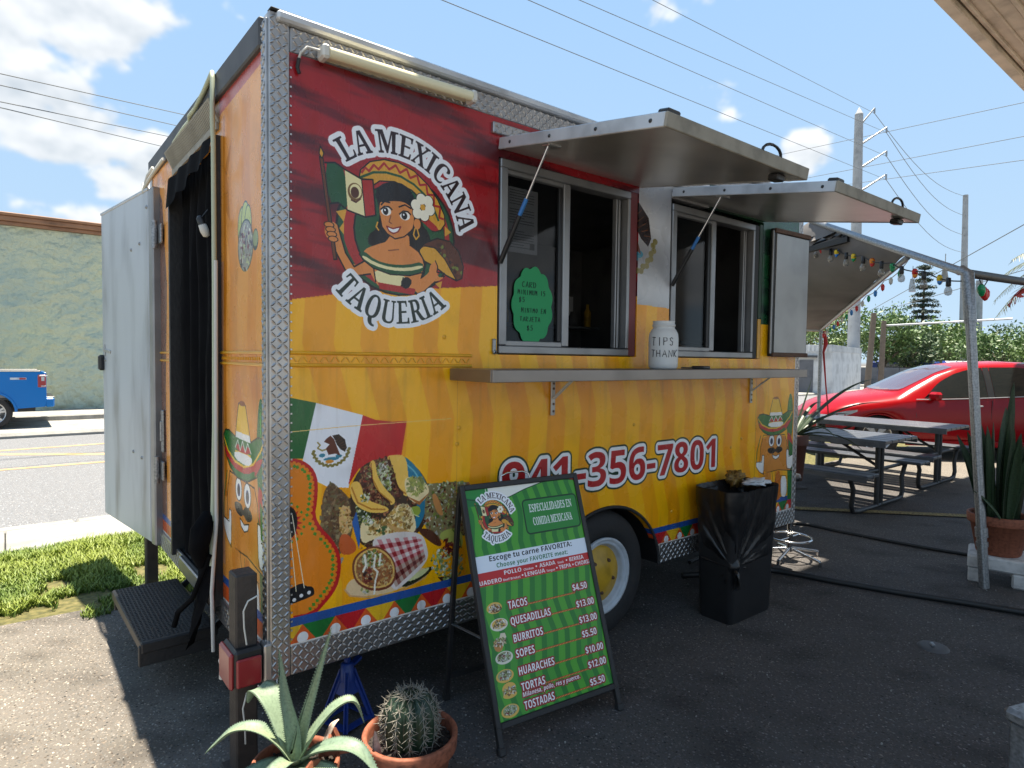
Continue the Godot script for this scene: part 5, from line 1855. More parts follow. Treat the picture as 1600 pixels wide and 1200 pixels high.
	solo("food_wrapper", b, fw, "yellow spotted food wrapper on the back edge of the bin bag", "wrapper", c + V(.13, .775, -.10))

func terracotta_pot(p: Node3D, r: float, h: float, m: Material, n := "pot") -> void:
	var b := B.new()
	b.lathe([Vector2(0, 0), Vector2(r * .66, 0), Vector2(r * .70, .01), Vector2(r * .90, h * .76), Vector2(r * .99, h * .77), Vector2(r * 1.0, h * .79), Vector2(r * 1.02, h * .98), Vector2(r * 1.0, h), Vector2(r * .93, h), Vector2(r * .9, h * .95), Vector2(r * .88, h * .7)], 40)
	part(p, n, b, m)

func soil(p: Node3D, r: float, y: float, sd: int) -> void:
	var b := B.new()
	var f := FastNoiseLite.new()
	f.seed = sd; f.frequency = 22.0
	var rows := []
	for i in 9:
		var row := []
		for j in 33:
			var a := TAU * (j % 32) / 32
			var q := r * i / 8.0
			row.append(V(q * cos(a), y + .012 * f.get_noise_2d(q * cos(a), q * sin(a)) - .01 * i / 8.0, q * sin(a)))
		rows.append(row)
	b.sheet(rows, Vector3.UP)
	var g := RandomNumberGenerator.new()
	g.seed = sd
	for i in 90:
		var a := g.randf() * TAU
		var q := r * sqrt(g.randf()) * .95
		b.box(V(q * cos(a), y + .002, q * sin(a)), V(.008, .005, .006) * g.randf_range(.5, 1.6), Basis.from_euler(V(g.randf(), g.randf() * 6, g.randf())))
	part(p, "soil", b, M.soil)

# a fleshy leaf along a path, channelled across, with toothed edges
func succulent_leaf(path: Array, wid: Array, side: Vector3, thick: float, cup: float, teeth: float, c0: Color, c1: Color) -> B:
	var b := B.new(true)
	var n := path.size()
	var top := []
	var und := []
	var pts := []
	var N := 26
	for i in N + 1:
		var u := float(i) / N * (n - 1)
		var k := mini(int(u), n - 2)
		var f := u - k
		var p0: Vector3 = path[maxi(k - 1, 0)]
		var p1: Vector3 = path[k]
		var p2: Vector3 = path[k + 1]
		var p3: Vector3 = path[mini(k + 2, n - 1)]
		pts.append(p1.cubic_interpolate(p2, p0, p3, f))
	for i in N + 1:
		var u := float(i) / N * (wid.size() - 1)
		var k := mini(int(u), wid.size() - 2)
		var w := lerpf(wid[k], wid[k + 1], u - k)
		var t: Vector3 = (pts[mini(i + 1, N)] - pts[maxi(i - 1, 0)]).normalized()
		var s := (side - t * side.dot(t)).normalized()
		var nr := s.cross(t)
		var r1 := []
		var r2 := []
		for j in 9:
			var x := j / 4.0 - 1.0
			var e := cup * (x * x - .35) * w
			var th := thick * (1.0 - x * x) * minf(1.0, w / .02)
			r1.append(pts[i] + s * x * w + nr * (e + th * .25))
			r2.append(pts[i] + s * x * w + nr * (e - th * .75))
		top.append(r1); und.append(r2)
	b.smooth()
	for i in N:
		for j in 8:
			for q in 2:
				var R: Array = top if q == 0 else und
				var o: Vector3 = top[i][j] - und[i][j]
				b.col = c0.lerp(c1, clampf(absf(j - 3.5) / 3.5, 0, 1) * .7 + .3 * float(i) / N)
				if o.length() < 1e-5:
					o = Vector3.UP
				b.quad(R[i][j], R[i][j + 1], R[i + 1][j + 1], R[i + 1][j], o * (1.0 if q == 0 else -1.0))
	b.flat()
	if teeth > 0.0:
		b.col = c1.darkened(.35)
		for i in range(2, N - 1):
			for e in [0, 8]:
				for h in 2:
					var a: Vector3 = top[i][e].lerp(top[i + 1][e], h * .5)
					var d: Vector3 = (top[i][e] - top[i][4]).normalized()
					var t: Vector3 = (top[i + 1][e] - top[i][e])
					b.tri(a, a + t * .35, a + t * .25 + d * teeth, V(0, 1, 0))
	return b

func agave() -> void:
	var o := V(-.025, 0, .312)
	var t := thing("agave_plant", "pale blue green agave with long arching toothed leaves in a broken clay pot", "agave", o)
	terracotta_pot(t, .135, .215, M.terracotta)
	soil(t, .12, .193, 3)
	var a := Color(.25, .33, .215)
	var e := Color(.18, .26, .185)
	var c := Color(.33, .39, .21)
	var r := V(.78, 0, .626)    # across the view
	var f := V(.626, 0, -.78)   # away
	var base := V(0, .20, 0)
	var leaves := [
		[[V(0, 0, 0), r * .02 + V(0, .12, 0) + f * .02, r * .06 + V(0, .27, 0) + f * .03, r * .104 + V(0, .43, 0) + f * .035], [.028, .022, .013, .001], .9],
		[[V(0, 0, 0), r * -.01 + V(0, .11, 0) + f * .01, r * -.034 + V(0, .22, 0) + f * .01, r * -.052 + V(0, .372, 0)], [.026, .030, .020, .001], .9],
		[[V(0, 0, 0), r * -.045 + V(0, .095, 0) + f * .03, r * -.10 + V(0, .185, 0) + f * .06, r * -.155 + V(0, .205, 0) + f * .085, r * -.188 + V(0, .15, 0) + f * .09], [.030, .048, .055, .046, .006], .5],
		[[V(0, 0, 0), r * -.05 + V(0, .085, 0) - f * .015, r * -.115 + V(0, .135, 0) - f * .03, r * -.185 + V(0, .13, 0) - f * .03, r * -.245 + V(0, .08, 0) - f * .03, r * -.275 + V(0, .05, 0) - f * .03], [.030, .040, .034, .024, .012, .001], .5],
		[[V(0, 0, 0), r * .045 + V(0, .085, 0) + f * .02, r * .11 + V(0, .16, 0) + f * .05, r * .168 + V(0, .172, 0) + f * .07, r * .20 + V(0, .09, 0) + f * .08], [.026, .030, .028, .020, .002], .6],
		[[V(0, 0, 0), r * .06 + V(0, .055, 0) - f * .02, r * .14 + V(0, .088, 0) - f * .04, r * .215 + V(0, .078, 0) - f * .05, r * .285 + V(0, -.005, 0) - f * .06], [.028, .038, .042, .034, .002], .5],
		[[V(0, 0, 0), r * .06 + V(0, .03, 0) - f * .05, r * .13 + V(0, .045, 0) - f * .09, r * .19 + V(0, .03, 0) - f * .11], [.026, .034, .026, .001], .5],
		[[V(0, 0, 0), r * -.06 + V(0, .03, 0) - f * .05, r * -.13 + V(0, .02, 0) - f * .10, r * -.20 + V(0, -.03, 0) - f * .13], [.026, .036, .03, .001], .5],
		[[V(0, 0, 0), r * -.05 + V(0, .05, 0) + f * .05, r * -.11 + V(0, .07, 0) + f * .10, r * -.15 + V(0, .03, 0) + f * .14], [.026, .036, .03, .001], .5],
		[[V(0, 0, 0), r * .0 + V(0, .05, 0) - f * .06, r * -.02 + V(0, .06, 0) - f * .13, r * -.04 + V(0, .02, 0) - f * .19], [.026, .036, .03, .001], .5]]
	var i := 0
	for L in leaves:
		var pts := []
		for p in L[0]:
			pts.append(base + p)
		var wds: Array = L[1].map(func(q): return q * .84)
		var sd: Vector3 = r if i < 2 else (pts[-1] - pts[0]).cross(Vector3.UP).normalized()
		part(t, "leaf", succulent_leaf(pts, wds, sd, .007, L[2] * (.8 if i != 2 else .45), .005, a if i % 3 else c, e if i % 2 else a), M.agave_leaf)
		i += 1
	# shards of the broken rim and the dry leaf
	for q in [[V(.02, .22, .10), .05, .3], [V(.115, .225, .03), .05, -.4], [V(.14, .215, -.03), .04, .8]]:
		var b := B.new()
		b.prism(PackedVector2Array([Vector2(-q[1], -.02), Vector2(q[1], -.02), Vector2(q[1] * .7, .025), Vector2(0, .035), Vector2(-q[1] * .8, .015)]), -.005, .005, Transform3D(Basis.from_euler(V(-.3, q[2], 0)), q[0]))
		part(t, "pot_shard", b, M.terracotta)
	part(t, "dry_leaf", succulent_leaf([V(.09, .19, -.02), V(.115, .23, -.03), V(.135, .265, -.03), V(.16, .275, -.035)], [.006, .010, .009, .002], r, .002, .5, 0.0, lin(.40, .24, .15), lin(.32, .17, .1)), M.agave_leaf)

func cactus() -> void:
	var o := V(.325, 0, .425)
	var t := thing("barrel_cactus", "round ribbed barrel cactus with spines in a terracotta pot", "cactus", o)
	terracotta_pot(t, .158, .235, M.terracotta)
	soil(t, .143, .205, 6)
	var b := B.new()
	var rows := []
	var ribs := 12
	var N := 20
	var M2 := ribs * 8
	for i in N + 1:
		var v := float(i) / N
		var y := .205 + .165 * v
		var rr := .092 * pow(maxf(0.0, 1.0 - pow(absf(v - .42) / (.58 if v > .42 else .9), 2.6)), .45)
		var row := []
		for j in M2 + 1:
			var a := TAU * (j % M2) / M2
			var g := pow(absf(cos(a * ribs / 2.0)), .8)
			row.append(V((rr * (.80 + .20 * g)) * cos(a), y - (.012 * (1.0 - g) if v > .8 else 0.0), (rr * (.80 + .20 * g)) * sin(a)))
		rows.append(row)
	b.smooth()
	for i in N:
		for j in M2:
			b.quad(rows[i][j], rows[i][j + 1], rows[i + 1][j + 1], rows[i + 1][j], rows[i][j] - V(0, .26, 0))
	var body := part(t, "cactus_body", b, M.cactus_skin)
	b = B.new()
	var g := RandomNumberGenerator.new()
	g.seed = 17
	for k in ribs:
		var a := TAU * k / ribs
		for i in 7:
			var v := .10 + i * .145
			var rr := .092 * pow(maxf(0.0, 1.0 - pow(absf(v - .42) / (.58 if v > .42 else .9), 2.6)), .45)
			var p := V(rr * cos(a), .205 + .165 * v, rr * sin(a))
			var n := (p - V(0, .27, 0)).normalized()
			var s := n.cross(Vector3.UP).normalized()
			var u := s.cross(n)
			for q in 8:
				var th := TAU * q / 8 + g.randf() * .5
				var d := (n * g.randf_range(.3, .6) + s * cos(th) + u * sin(th)).normalized()
				if q == 0:
					d = n
				b.tube([p, p + d * g.randf_range(.02, .034)], [.0015, .0005], 4, false)
	part(body, "spines", b, M.spine, Vector3.ZERO, "stuff")
	b = B.new()
	b.box(V(-.024, .160, .143), V(.05, .024, .004), Basis(Vector3.UP, -.17).rotated(V(1, 0, 0), -.1))
	part(t, "price_tag", b, M.paper)
	part(t, "dry_leaf", succulent_leaf([V(-.125, .20, .02), V(-.135, .25, .02), V(-.143, .30, .025)], [.012, .013, .001], V(.78, 0, .62), .003, .5, 0.0, lin(.24, .14, .11), lin(.17, .1, .08)), M.agave_leaf)

func jack_stand() -> void:
	var t := thing("jack_stand", "blue steel jack stand under the trailer skirt behind the agave", "jack stand", V(.345, 0, -.125), .3)
	t.scale = V(.80, 1.0, .80)
	for k in 4:
		var a := TAU * k / 4 + PI / 4
		var d := V(cos(a), 0, sin(a))
		var e := V(cos(a + PI / 2), 0, sin(a + PI / 2))
		for s in [-1.0, 1.0]:
			var b := B.new()
			b.bar(V(0, .22, 0) + d * .028, d * .125 + V(0, .01, 0), .03, .006, e.rotated(Vector3.UP, s * .7))
			part(t, "leg", b, M.blue_paint)
	for k in 4:
		var a := TAU * k / 4 + PI / 4
		var d := V(cos(a), 0, sin(a)) * .12
		var e := V(cos(a + PI / 2), 0, sin(a + PI / 2)) * .12
		var b := B.new()
		b.bar(d + V(0, .025, 0), e + V(0, .025, 0), .04, .005, Vector3.UP)
		part(t, "foot_bar", b, M.blue_paint)
		b = B.new()
		b.quad(d * .55 + V(0, .13, 0), e * .55 + V(0, .13, 0), e * .28 + V(0, .2, 0), d * .28 + V(0, .2, 0), d + e)
		part(t, "web_plate", b, M.blue_paint)
	var b := B.new()
	b.lathe([Vector2(.04, .18), Vector2(.032, .25), Vector2(.02, .255)], 14)
	b.box(V(0, .28, 0), V(.026, .10, .026), Basis(), .003)
	part(t, "post", b, M.blue_paint)
	b = B.new()
	b.box(V(0, .328, 0), V(.09, .012, .045), Basis(), .004)
	part(t, "saddle", b, M.blue_paint)
	b = B.new()
	b.bar(V(.03, .235, 0), V(.085, .25, 0), .012, .03, V(0, 0, 1))
	part(t, "pawl_handle", b, M.blue_paint)

func counter_things() -> void:
	# tip jar
	var o := V(1.985, 1.4585, .16)
	var t := thing("tip_jar", "big white plastic tip jar with handwriting standing on the serving counter", "tip jar", o)
	var b := B.new()
	b.lathe([Vector2(0, 0), Vector2(.066, 0), Vector2(.074, .008), Vector2(.076, .03), Vector2(.077, .16), Vector2(.074, .185), Vector2(.062, .207), Vector2(.056, .212), Vector2(.056, .222), Vector2(.060, .224), Vector2(.060, .232), Vector2(.056, .234), Vector2(.056, .246), Vector2(.058, .25), Vector2(.052, .25), Vector2(.05, .22)], 36)
	part(t, "jar", b, M.jar_plastic)
	b = B.new()
	var fc := atan2(2.264 - .16, -.727 - 1.985)   # the side towards the open lot
	var map := func(x: float, y: float) -> Vector3:
		var a := fc - x / .0772
		return Vector3(.0775 * cos(a), y, .0775 * sin(a))
	scrawl(b, "TIPS", -.062, .122, .042, .021, .0022, map)
	scrawl(b, "THANK", -.066, .062, .036, .021, .002, map)
	part(t, "pen_writing", b, M.ink)
	# card reader with its cable
	t = thing("card_reader", "small black card reader with a coiled cable on the serving counter", "card reader", V(2.28, 1.4585, .17))
	b = B.new()
	b.box(V(.03, .008, 0), V(.12, .016, .07), Basis(Vector3.UP, .3), .004)
	part(t, "reader", b, M.black_plastic)
	b = B.new()
	b.tube(arcpts(V(-.03, .006, .02), V(.06, 0, 0), V(0, 0, .03), 0, TAU * .95, 18), .004, 5)
	b.tube([V(-.09, .006, .02), V(-.15, .006, .05), V(-.19, .006, .03)], .004, 5)
	part(t, "cable", b, M.cable_black)
	# things behind the first pane
	b = B.new()
	var fl := PackedVector2Array()
	for i in 72:
		var a := TAU * i / 72
		var r := 1.0 + .075 * absf(sin(a * 5.5)) * 1.4
		fl.append(Vector2(.118 * r * cos(a), .17 * r * sin(a)))
	b.prism(fl, -.001, .001)
	var gm := mk("green_card", lin(.015, .30, .095), .6)
	t = thing("card_minimum_sign", "bright green scalloped paper sign with pen writing inside the first window", "sign", V(1.235, 1.755, -.030))
	part(t, "card", b, gm)
	b = B.new()
	var flat := func(x: float, y: float) -> Vector3: return Vector3(x, y, .002)
	scrawl(b, "CARD", -.068, .085, .026, .016, .0016, flat)
	scrawl(b, "MINIMUM I5", -.093, .05, .022, .0118, .0015, flat)
	scrawl(b, "$5", -.085, .014, .022, .014, .0015, flat)
	scrawl(b, "MINIMO EN", -.07, -.034, .022, .0118, .0015, flat)
	scrawl(b, "TARJETA", -.078, -.076, .022, .0125, .0015, flat)
	scrawl(b, "$5", -.035, -.118, .022, .015, .0015, flat)
	part(t, "pen_writing", b, M.ink)
	var c := Cv.new(300, 480, 0, .30, 1600.0)
	c.rect(-1, -1, 1, 1, Color8(176, 178, 180))
	for i in 22:
		var y := .285 - i * .0125
		if i in [6, 13, 14]:
			continue
		c.rect(.015, y, .015 + (.15 if i % 5 else .09), y + .0035, Color8(96, 98, 102))
	c.rect(.14, .02, .17, .05, Color8(60, 60, 62))
	var pm := mk("notice_print", Color.WHITE, .7)
	pm.albedo_texture = c.tex(); pm.texture_repeat = false
	b = B.new()
	b.prism(rect2(0, 0, .1875, .30), -.001, .001, Transform3D(), Rect2(0, .30, .1875, .30))
	solo("paper_notice", b, pm, "grey printed notice taped inside the upper part of the first window", "notice", V(1.09, 2.0, -.052))
	# hanging curtain in the rear doorway
	t = thing("door_curtain", "black mesh curtain hanging in the open rear doorway", "curtain", V(-.012, .4, -1.108))
	b = B.new()
	var rows := []
	var f := FastNoiseLite.new()
	f.seed = 2; f.frequency = 1.0
	for i in 41:
		var v := i / 40.0
		var row := []
		for j in 97:
			var u := j / 96.0
			var z := -.455 + .91 * u
			var fold := .020 * sin(u * 34.0 + 1.5 * f.get_noise_2d(u * 3.0, v * 1.2)) * smoothstep(.0, .15, v) + .016 * f.get_noise_2d(u * 7.0, v * 2.0)
			# drawn together towards the near jamb at the bottom
			var pull := smoothstep(.15, 1.0, v) * smoothstep(.1, .6, u)
			row.append(V(.04 + fold, 2.02 - 1.98 * v + .04 * sin(u * PI) * (1.0 - v), z + .05 * pull * (1.0 - u)))
		rows.append(row)
	b.sheet(rows, V(-1, 0, 0))
	part(t, "mesh_cloth", b, M.curtain)
	b = B.new()
	rows = []
	for i in 9:
		var row := []
		for j in 49:
			var u := j / 48.0
			row.append(V(-.022 - .006 * sin(u * 23.0) - .012 * i / 8.0, 2.03 - i * .010 - .07 * (1.0 - u) * i / 8.0 - .012 * sin(u * 17.0) * i / 8.0, -.455 + .90 * u))
		rows.append(row)
	b.sheet(rows, V(-1, 0, 0))
	part(t, "valance", b, M.curtain)
	b = B.new()
	rows = []
	for i in 25:
		var v := i / 24.0
		var row := []
		for j in 17:
			var u := j / 16.0
			row.append(V(-.03 - .10 * v * u + .016 * sin(u * 19.0 + v * 4.0), .20 - .34 * v + .06 * (1.0 - u), .30 + .19 * u - .10 * v * (1.0 - u) + .02 * f.get_noise_2d(u * 5.0, v * 5.0)))
		rows.append(row)
	b.sheet(rows, V(-1, 0, 0))
	part(t, "tail", b, M.curtain)
	b = B.new()
	b.tube([V(-.045, .42, .46), V(-.08, .36, .50), V(-.09, .28, .49), V(-.075, .20, .47)], [.025, .045, .04, .018], 10)
	part(t, "tie_knot", b, M.curtain)
	b = B.new()
	b.tube([V(-.05, .25, .50), V(-.10, .05, .42), V(-.14, -.03, .33), V(-.15, -.10, .30)], .012, 6)
	part(t, "tie_strap", b, M.curtain)
	t = thing("hanging_ornament", "small beige dried gourd hanging from a dark cap beside the doorway", "ornament", V(-.06, 2.06, -.70))
	t.scale = V(.55, .55, .55)
	b = B.new()
	b.lathe([Vector2(0, -.10), Vector2(.025, -.09), Vector2(.034, -.05), Vector2(.03, 0), Vector2(.0, .012)], 14, Transform3D(Basis(V(0, 0, 1), .35), Vector3.ZERO))
	part(t, "gourd", b, M.cord_white)
	b = B.new()
	b.lathe([Vector2(.03, -.01), Vector2(.028, .05), Vector2(.012, .07), Vector2(0, .07)], 12, Transform3D(Basis(V(0, 0, 1), .35), Vector3.ZERO))
	b.tube([V(0, .06, 0), V(.04, .12, 0)], .005, 5)
	part(t, "cap", b, M.black_plastic)
	# inside, seen through the windows
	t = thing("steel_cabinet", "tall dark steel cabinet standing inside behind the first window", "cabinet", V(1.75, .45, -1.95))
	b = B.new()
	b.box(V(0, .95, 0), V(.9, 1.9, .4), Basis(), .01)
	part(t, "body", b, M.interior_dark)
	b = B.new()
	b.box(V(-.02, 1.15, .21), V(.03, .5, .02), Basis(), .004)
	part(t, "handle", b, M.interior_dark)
	shelf_things()
	t = thing("sauce_pump", "pale sauce pump bottle standing inside the first window", "bottle", V(1.66, 1.45, -.9))
	b = B.new()
	b.lathe([Vector2(0, 0), Vector2(.03, 0), Vector2(.03, .13), Vector2(.012, .16), Vector2(.012, .2), Vector2(0, .2)], 14)
	part(t, "bottle_body", b, M.cap_white)
	b = B.new()
	b.tube([V(0, .2, 0), V(0, .26, 0), V(.05, .25, 0)], .008, 6)
	part(t, "pump", b, M.chrome)
	b = B.new()
	b.box(V(2.4, 1.415, -.75), V(2.4, .03, .5), Basis(), .004)
	solo("work_counter", b, M.steel_brushed, "steel work counter running inside the trailer below the windows", "counter")
	for i in 8:
		b = B.new()
		b.box(V(0, .012, 0), V(.36, .022, .26), Basis(), .008)
		solo("stacking_tray", b, M.black_plastic, ["bottom", "second lowest", "third lowest", "fourth lowest", "fourth highest", "third highest", "second highest", "topmost"][i] + " dark plastic tray of the stack inside the second window", "tray", V(2.93 + .004 * (i % 2), 1.43 + .026 * i, -.42), "trays stacked inside the second window")
	b = B.new()
	b.box(Vector3.ZERO, V(.16, .22, .004))
	solo("wall_paper_sheet", b, M.paper, "pale paper sheet pinned on the back wall seen through the second window", "paper", V(3.5, 2.0, -2.17))

func shelf_things() -> void:
	var b := B.new()
	b.box(Vector3.ZERO, V(2.2, .025, .24), Basis(), .004)
	solo("wall_shelf", b, M.frame_alu, "metal wall shelf inside the trailer behind the second window", "shelf", V(2.75, 1.80, -2.05))
	var g := RandomNumberGenerator.new()
	g.seed = 12
	var mats := [M.red_cloth, M.cap_white, M.yellow_paint, M.brown_pot, M.interior]
	var said := ["red", "white", "yellow", "brown", "grey"]
	for i in 10:
		b = B.new()
		var r := g.randf_range(.03, .05)
		var h := g.randf_range(.14, .24)
		b.lathe([Vector2(0, 0), Vector2(r, 0), Vector2(r, h * .65), Vector2(r * .45, h * .82), Vector2(r * .45, h), Vector2(0, h)], 14)
		var k := (i * 3) % 5
		solo("sauce_bottle", b, mats[k], said[k] + " sauce bottle standing on the wall shelf inside the trailer, number %s from the left" % ["one", "two", "three", "four", "five", "six", "seven", "eight", "nine", "ten"][i], "bottle", V(1.85 + i * .2, 1.8125, -2.04), "bottles on the shelf inside")
	var t := thing("range_hood", "stainless range hood under the ceiling inside the trailer", "range hood", V(1.25, 2.1, -1.85))
	b = B.new()
	b.loft([PackedVector3Array([V(-.5, 0, -.3), V(.5, 0, -.3), V(.5, 0, .35), V(-.5, 0, .35)]), PackedVector3Array([V(-.4, .4, -.3), V(.4, .4, -.3), V(.4, .4, .05), V(-.4, .4, .05)])])
	part(t, "hood", b, M.frame_alu)
	b = B.new()
	b.box(V(0, .0, .355), V(1.0, .05, .02), Basis(), .004)
	part(t, "edge", b, M.steel_brushed)

func stool() -> void:
	var o := V(3.95, 0, -.13)
	var t := thing("swivel_stool", "chrome swivel stool with a foot ring behind the end of the trailer", "stool", o)
	var b := B.new()
	b.tube([V(0, .05, 0), V(0, .60, 0)], .022, 12)
	part(t, "column", b, M.chrome)
	b = B.new()
	b.tube(arcpts(V(0, .16, 0), V(.155, 0, 0), V(0, 0, .155), 0, TAU, 32), .0095, 8, false)
	b.tube([V(-.155, .16, 0), V(.155, .16, 0)], .006, 6)
	part(t, "foot_ring", b, M.chrome)
	for k in 5:
		var a := TAU * k / 5 + .45
		b = B.new()
		b.tube([V(cos(a) * .02, .075, sin(a) * .02), V(cos(a) * .25, .035, sin(a) * .25)], .012, 8)
		b.tube([V(cos(a) * .25, .035, sin(a) * .25), V(cos(a) * .25, .0, sin(a) * .25)], .014, 8)
		part(t, "leg", b, M.chrome)
	b = B.new()
	b.lathe([Vector2(0, .60), Vector2(.06, .60), Vector2(.07, .62), Vector2(.06, .65), Vector2(0, .655)], 24)
	part(t, "seat", b, M.black_plastic)

func strap_leaf(p0: Vector3, dir: Vector3, lng: float, rise: float, droop: float, w: float) -> B:
	var pts := []
	for i in 9:
		var u := i / 8.0
		pts.append(p0 + dir * lng * u * (1.0 - .12 * u) + V(0, rise * u - droop * u * u, 0))
	return succulent_leaf(pts, [w * .8, w, w, w * .8, w * .5, .001], dir.cross(Vector3.UP).normalized(), .002, .35, 0.0, Color(.8, .8, .75), Color(1, 1, .9))

func end_plants() -> void:
	# strap-leaved plant on the tow tongue
	var t := thing("strap_leaf_plant", "spiky strap-leaved plant in a brown pot at the trailer's far end", "potted plant", V(4.86, .43, -.60))
	terracotta_pot(t, .135, .42, M.brown_pot)
	soil(t, .115, .38, 12)
	M.strap_leaf.vertex_color_use_as_albedo = true
	var r := V(.78, 0, .626)
	var f := V(.626, 0, -.78)
	var spec := [[r * 1.0 + f * .2, .78, .80, .42, .026], [r * 1.0 - f * .1, .72, .58, .36, .026], [r * .95 + f * .3, .62, .42, .30, .024], [r * .9 - f * .4, .45, .30, .30, .02], [r * .75 + f * .6, .5, .55, .35, .018], [r * .9, .60, .20, .34, .024], [r * .3 + f * .9, .4, .5, .35, .018], [r * -.8, .5, .5, .35, .02], [r * -.6 + f * .7, .5, .45, .35, .02], [r * -.5 - f * .8, .45, .4, .4, .02], [r * .4 - f * .9, .4, .35, .35, .018], [r * .2, .15, .45, .02, .016], [r * -.2, .12, .5, .02, .016], [r * .8 - f * .5, .28, .10, .12, .02], [r * .6 + f * .5, .26, .08, .1, .02], [r * .9 - f * .2, .36, .26, .2, .016], [r * .55, .2, .3, .1, .016]]
	for q in spec:
		var d: Vector3 = q[0]
		part(t, "leaf", strap_leaf(V(0, .39, 0) + d * .02, d.normalized(), q[1] * 1.25, q[2] * 1.3, q[3] * 1.2, q[4] * 1.15), M.strap_leaf)
	# snake plant on its white block
	var c := V(4.66, 0, 1.0)
	var b := B.new()
	var bas := Basis(Vector3.UP, .25)
	for q in [[V(0, .145, 0), V(.36, .09, .34)], [V(-.135, .05, .12), V(.08, .10, .09)], [V(.135, .05, .12), V(.08, .10, .09)], [V(-.135, .05, -.12), V(.08, .10, .09)], [V(.135, .05, -.12), V(.08, .10, .09)]]:
		b.box(bas * q[0], q[1], bas, .012)
	solo("plant_stand", b, M.white_block, "chipped white block stand under the snake plant pot beside the canopy post", "plant stand", c)
	t = thing("snake_plant", "tall mottled snake plant in a wide terracotta pot on the white block", "snake plant", c + V(0, .19, 0))
	terracotta_pot(t, .185, .275, M.terracotta)
	soil(t, .165, .245, 14)
	var g := RandomNumberGenerator.new()
	g.seed = 21
	for i in 21:
		var a := TAU * i / 17 * 2.4
		var rad := .03 + .10 * g.randf()
		var p := V(cos(a) * rad, .24, sin(a) * rad)
		var h := g.randf_range(.42, .78) if i else .95
		var ln := V(cos(a), 0, sin(a)) * g.randf_range(.02, .16)
		if i == 1:
			p = V(-.13, .24, .05); h = .24; ln = V(-.24, 0, -.12)
		var tw := g.randf() * PI
		var pts := [p, p + ln * .25 + V(0, h * .35, 0), p + ln * .6 + V(0, h * .7, 0), p + ln + V(0, h, 0)]
		part(t, "leaf", succulent_leaf(pts, [.022, .034, .038, .028, .001], V(cos(tw), 0, sin(tw)), .005, .35, 0.0, Color(1.1, 1.15, 1.0) if i % 3 else Color(2.2, 2.2, 1.9), Color(1.3, 1.3, 1.0) if i % 3 else Color(2.2, 2.2, 1.9)), M.snake_leaf)

func picnic_table() -> Node3D:
	var t := thing("picnic_table", "nearer dark slatted picnic table under the tarp canopy", "picnic table", V(6.36, 0, -1.15), 0.0, "picnic tables under the canopy")
	var L := 1.85
	for i in 5:
		var b := B.new()
		b.box(V(-.33 + i * .165, .725, 0), V(.155, .035, L), Basis(), .006)
		part(t, "top_slat", b, M.table_slat)
	for s in [-1.0, 1.0]:
		for i in 2:
			var b := B.new()
			b.box(V(s * (.60 + i * .14), .425, 0), V(.13, .032, L), Basis(), .006)
			part(t, "seat_slat", b, M.table_slat)
		var b2 := B.new()
		b2.box(V(s * .408, .70, 0), V(.012, .05, L))
		b2.box(V(s * .815, .405, 0), V(.010, .045, L))
		part(t, "edge_rail", b2, M.table_slat)
	for z in [-.72, .72]:
		for s in [-1.0, 1.0]:
			var b := B.new()
			b.tube([V(s * .05, .69, z), V(s * .05, .42, z), V(s * .05, .03, z)], .026, 8)
			part(t, "leg", b, M.black_steel)
			b = B.new()
			b.tube([V(s * .70, .40, z), V(s * .60, .25, z), V(s * .64, .10, z), V(s * .60, .04, z), V(s * .5, .026, z), V(0, .026, z)], .024, 8)
			part(t, "leg", b, M.black_steel)
			b = B.new()
			b.tube([V(s * .05, .40, z), V(s * .74, .40, z)], .02, 8)
			part(t, "seat_arm", b, M.black_steel)
		var b3 := B.new()
		b3.tube([V(-.38, .695, z), V(.38, .695, z)], .02, 8)
		part(t, "top_arm", b3, M.black_steel)
		b3 = B.new()
		b3.tube([V(0, .42, z), V(0, .68, z * .35)], .016, 8)
		part(t, "brace", b3, M.black_steel)
	return t

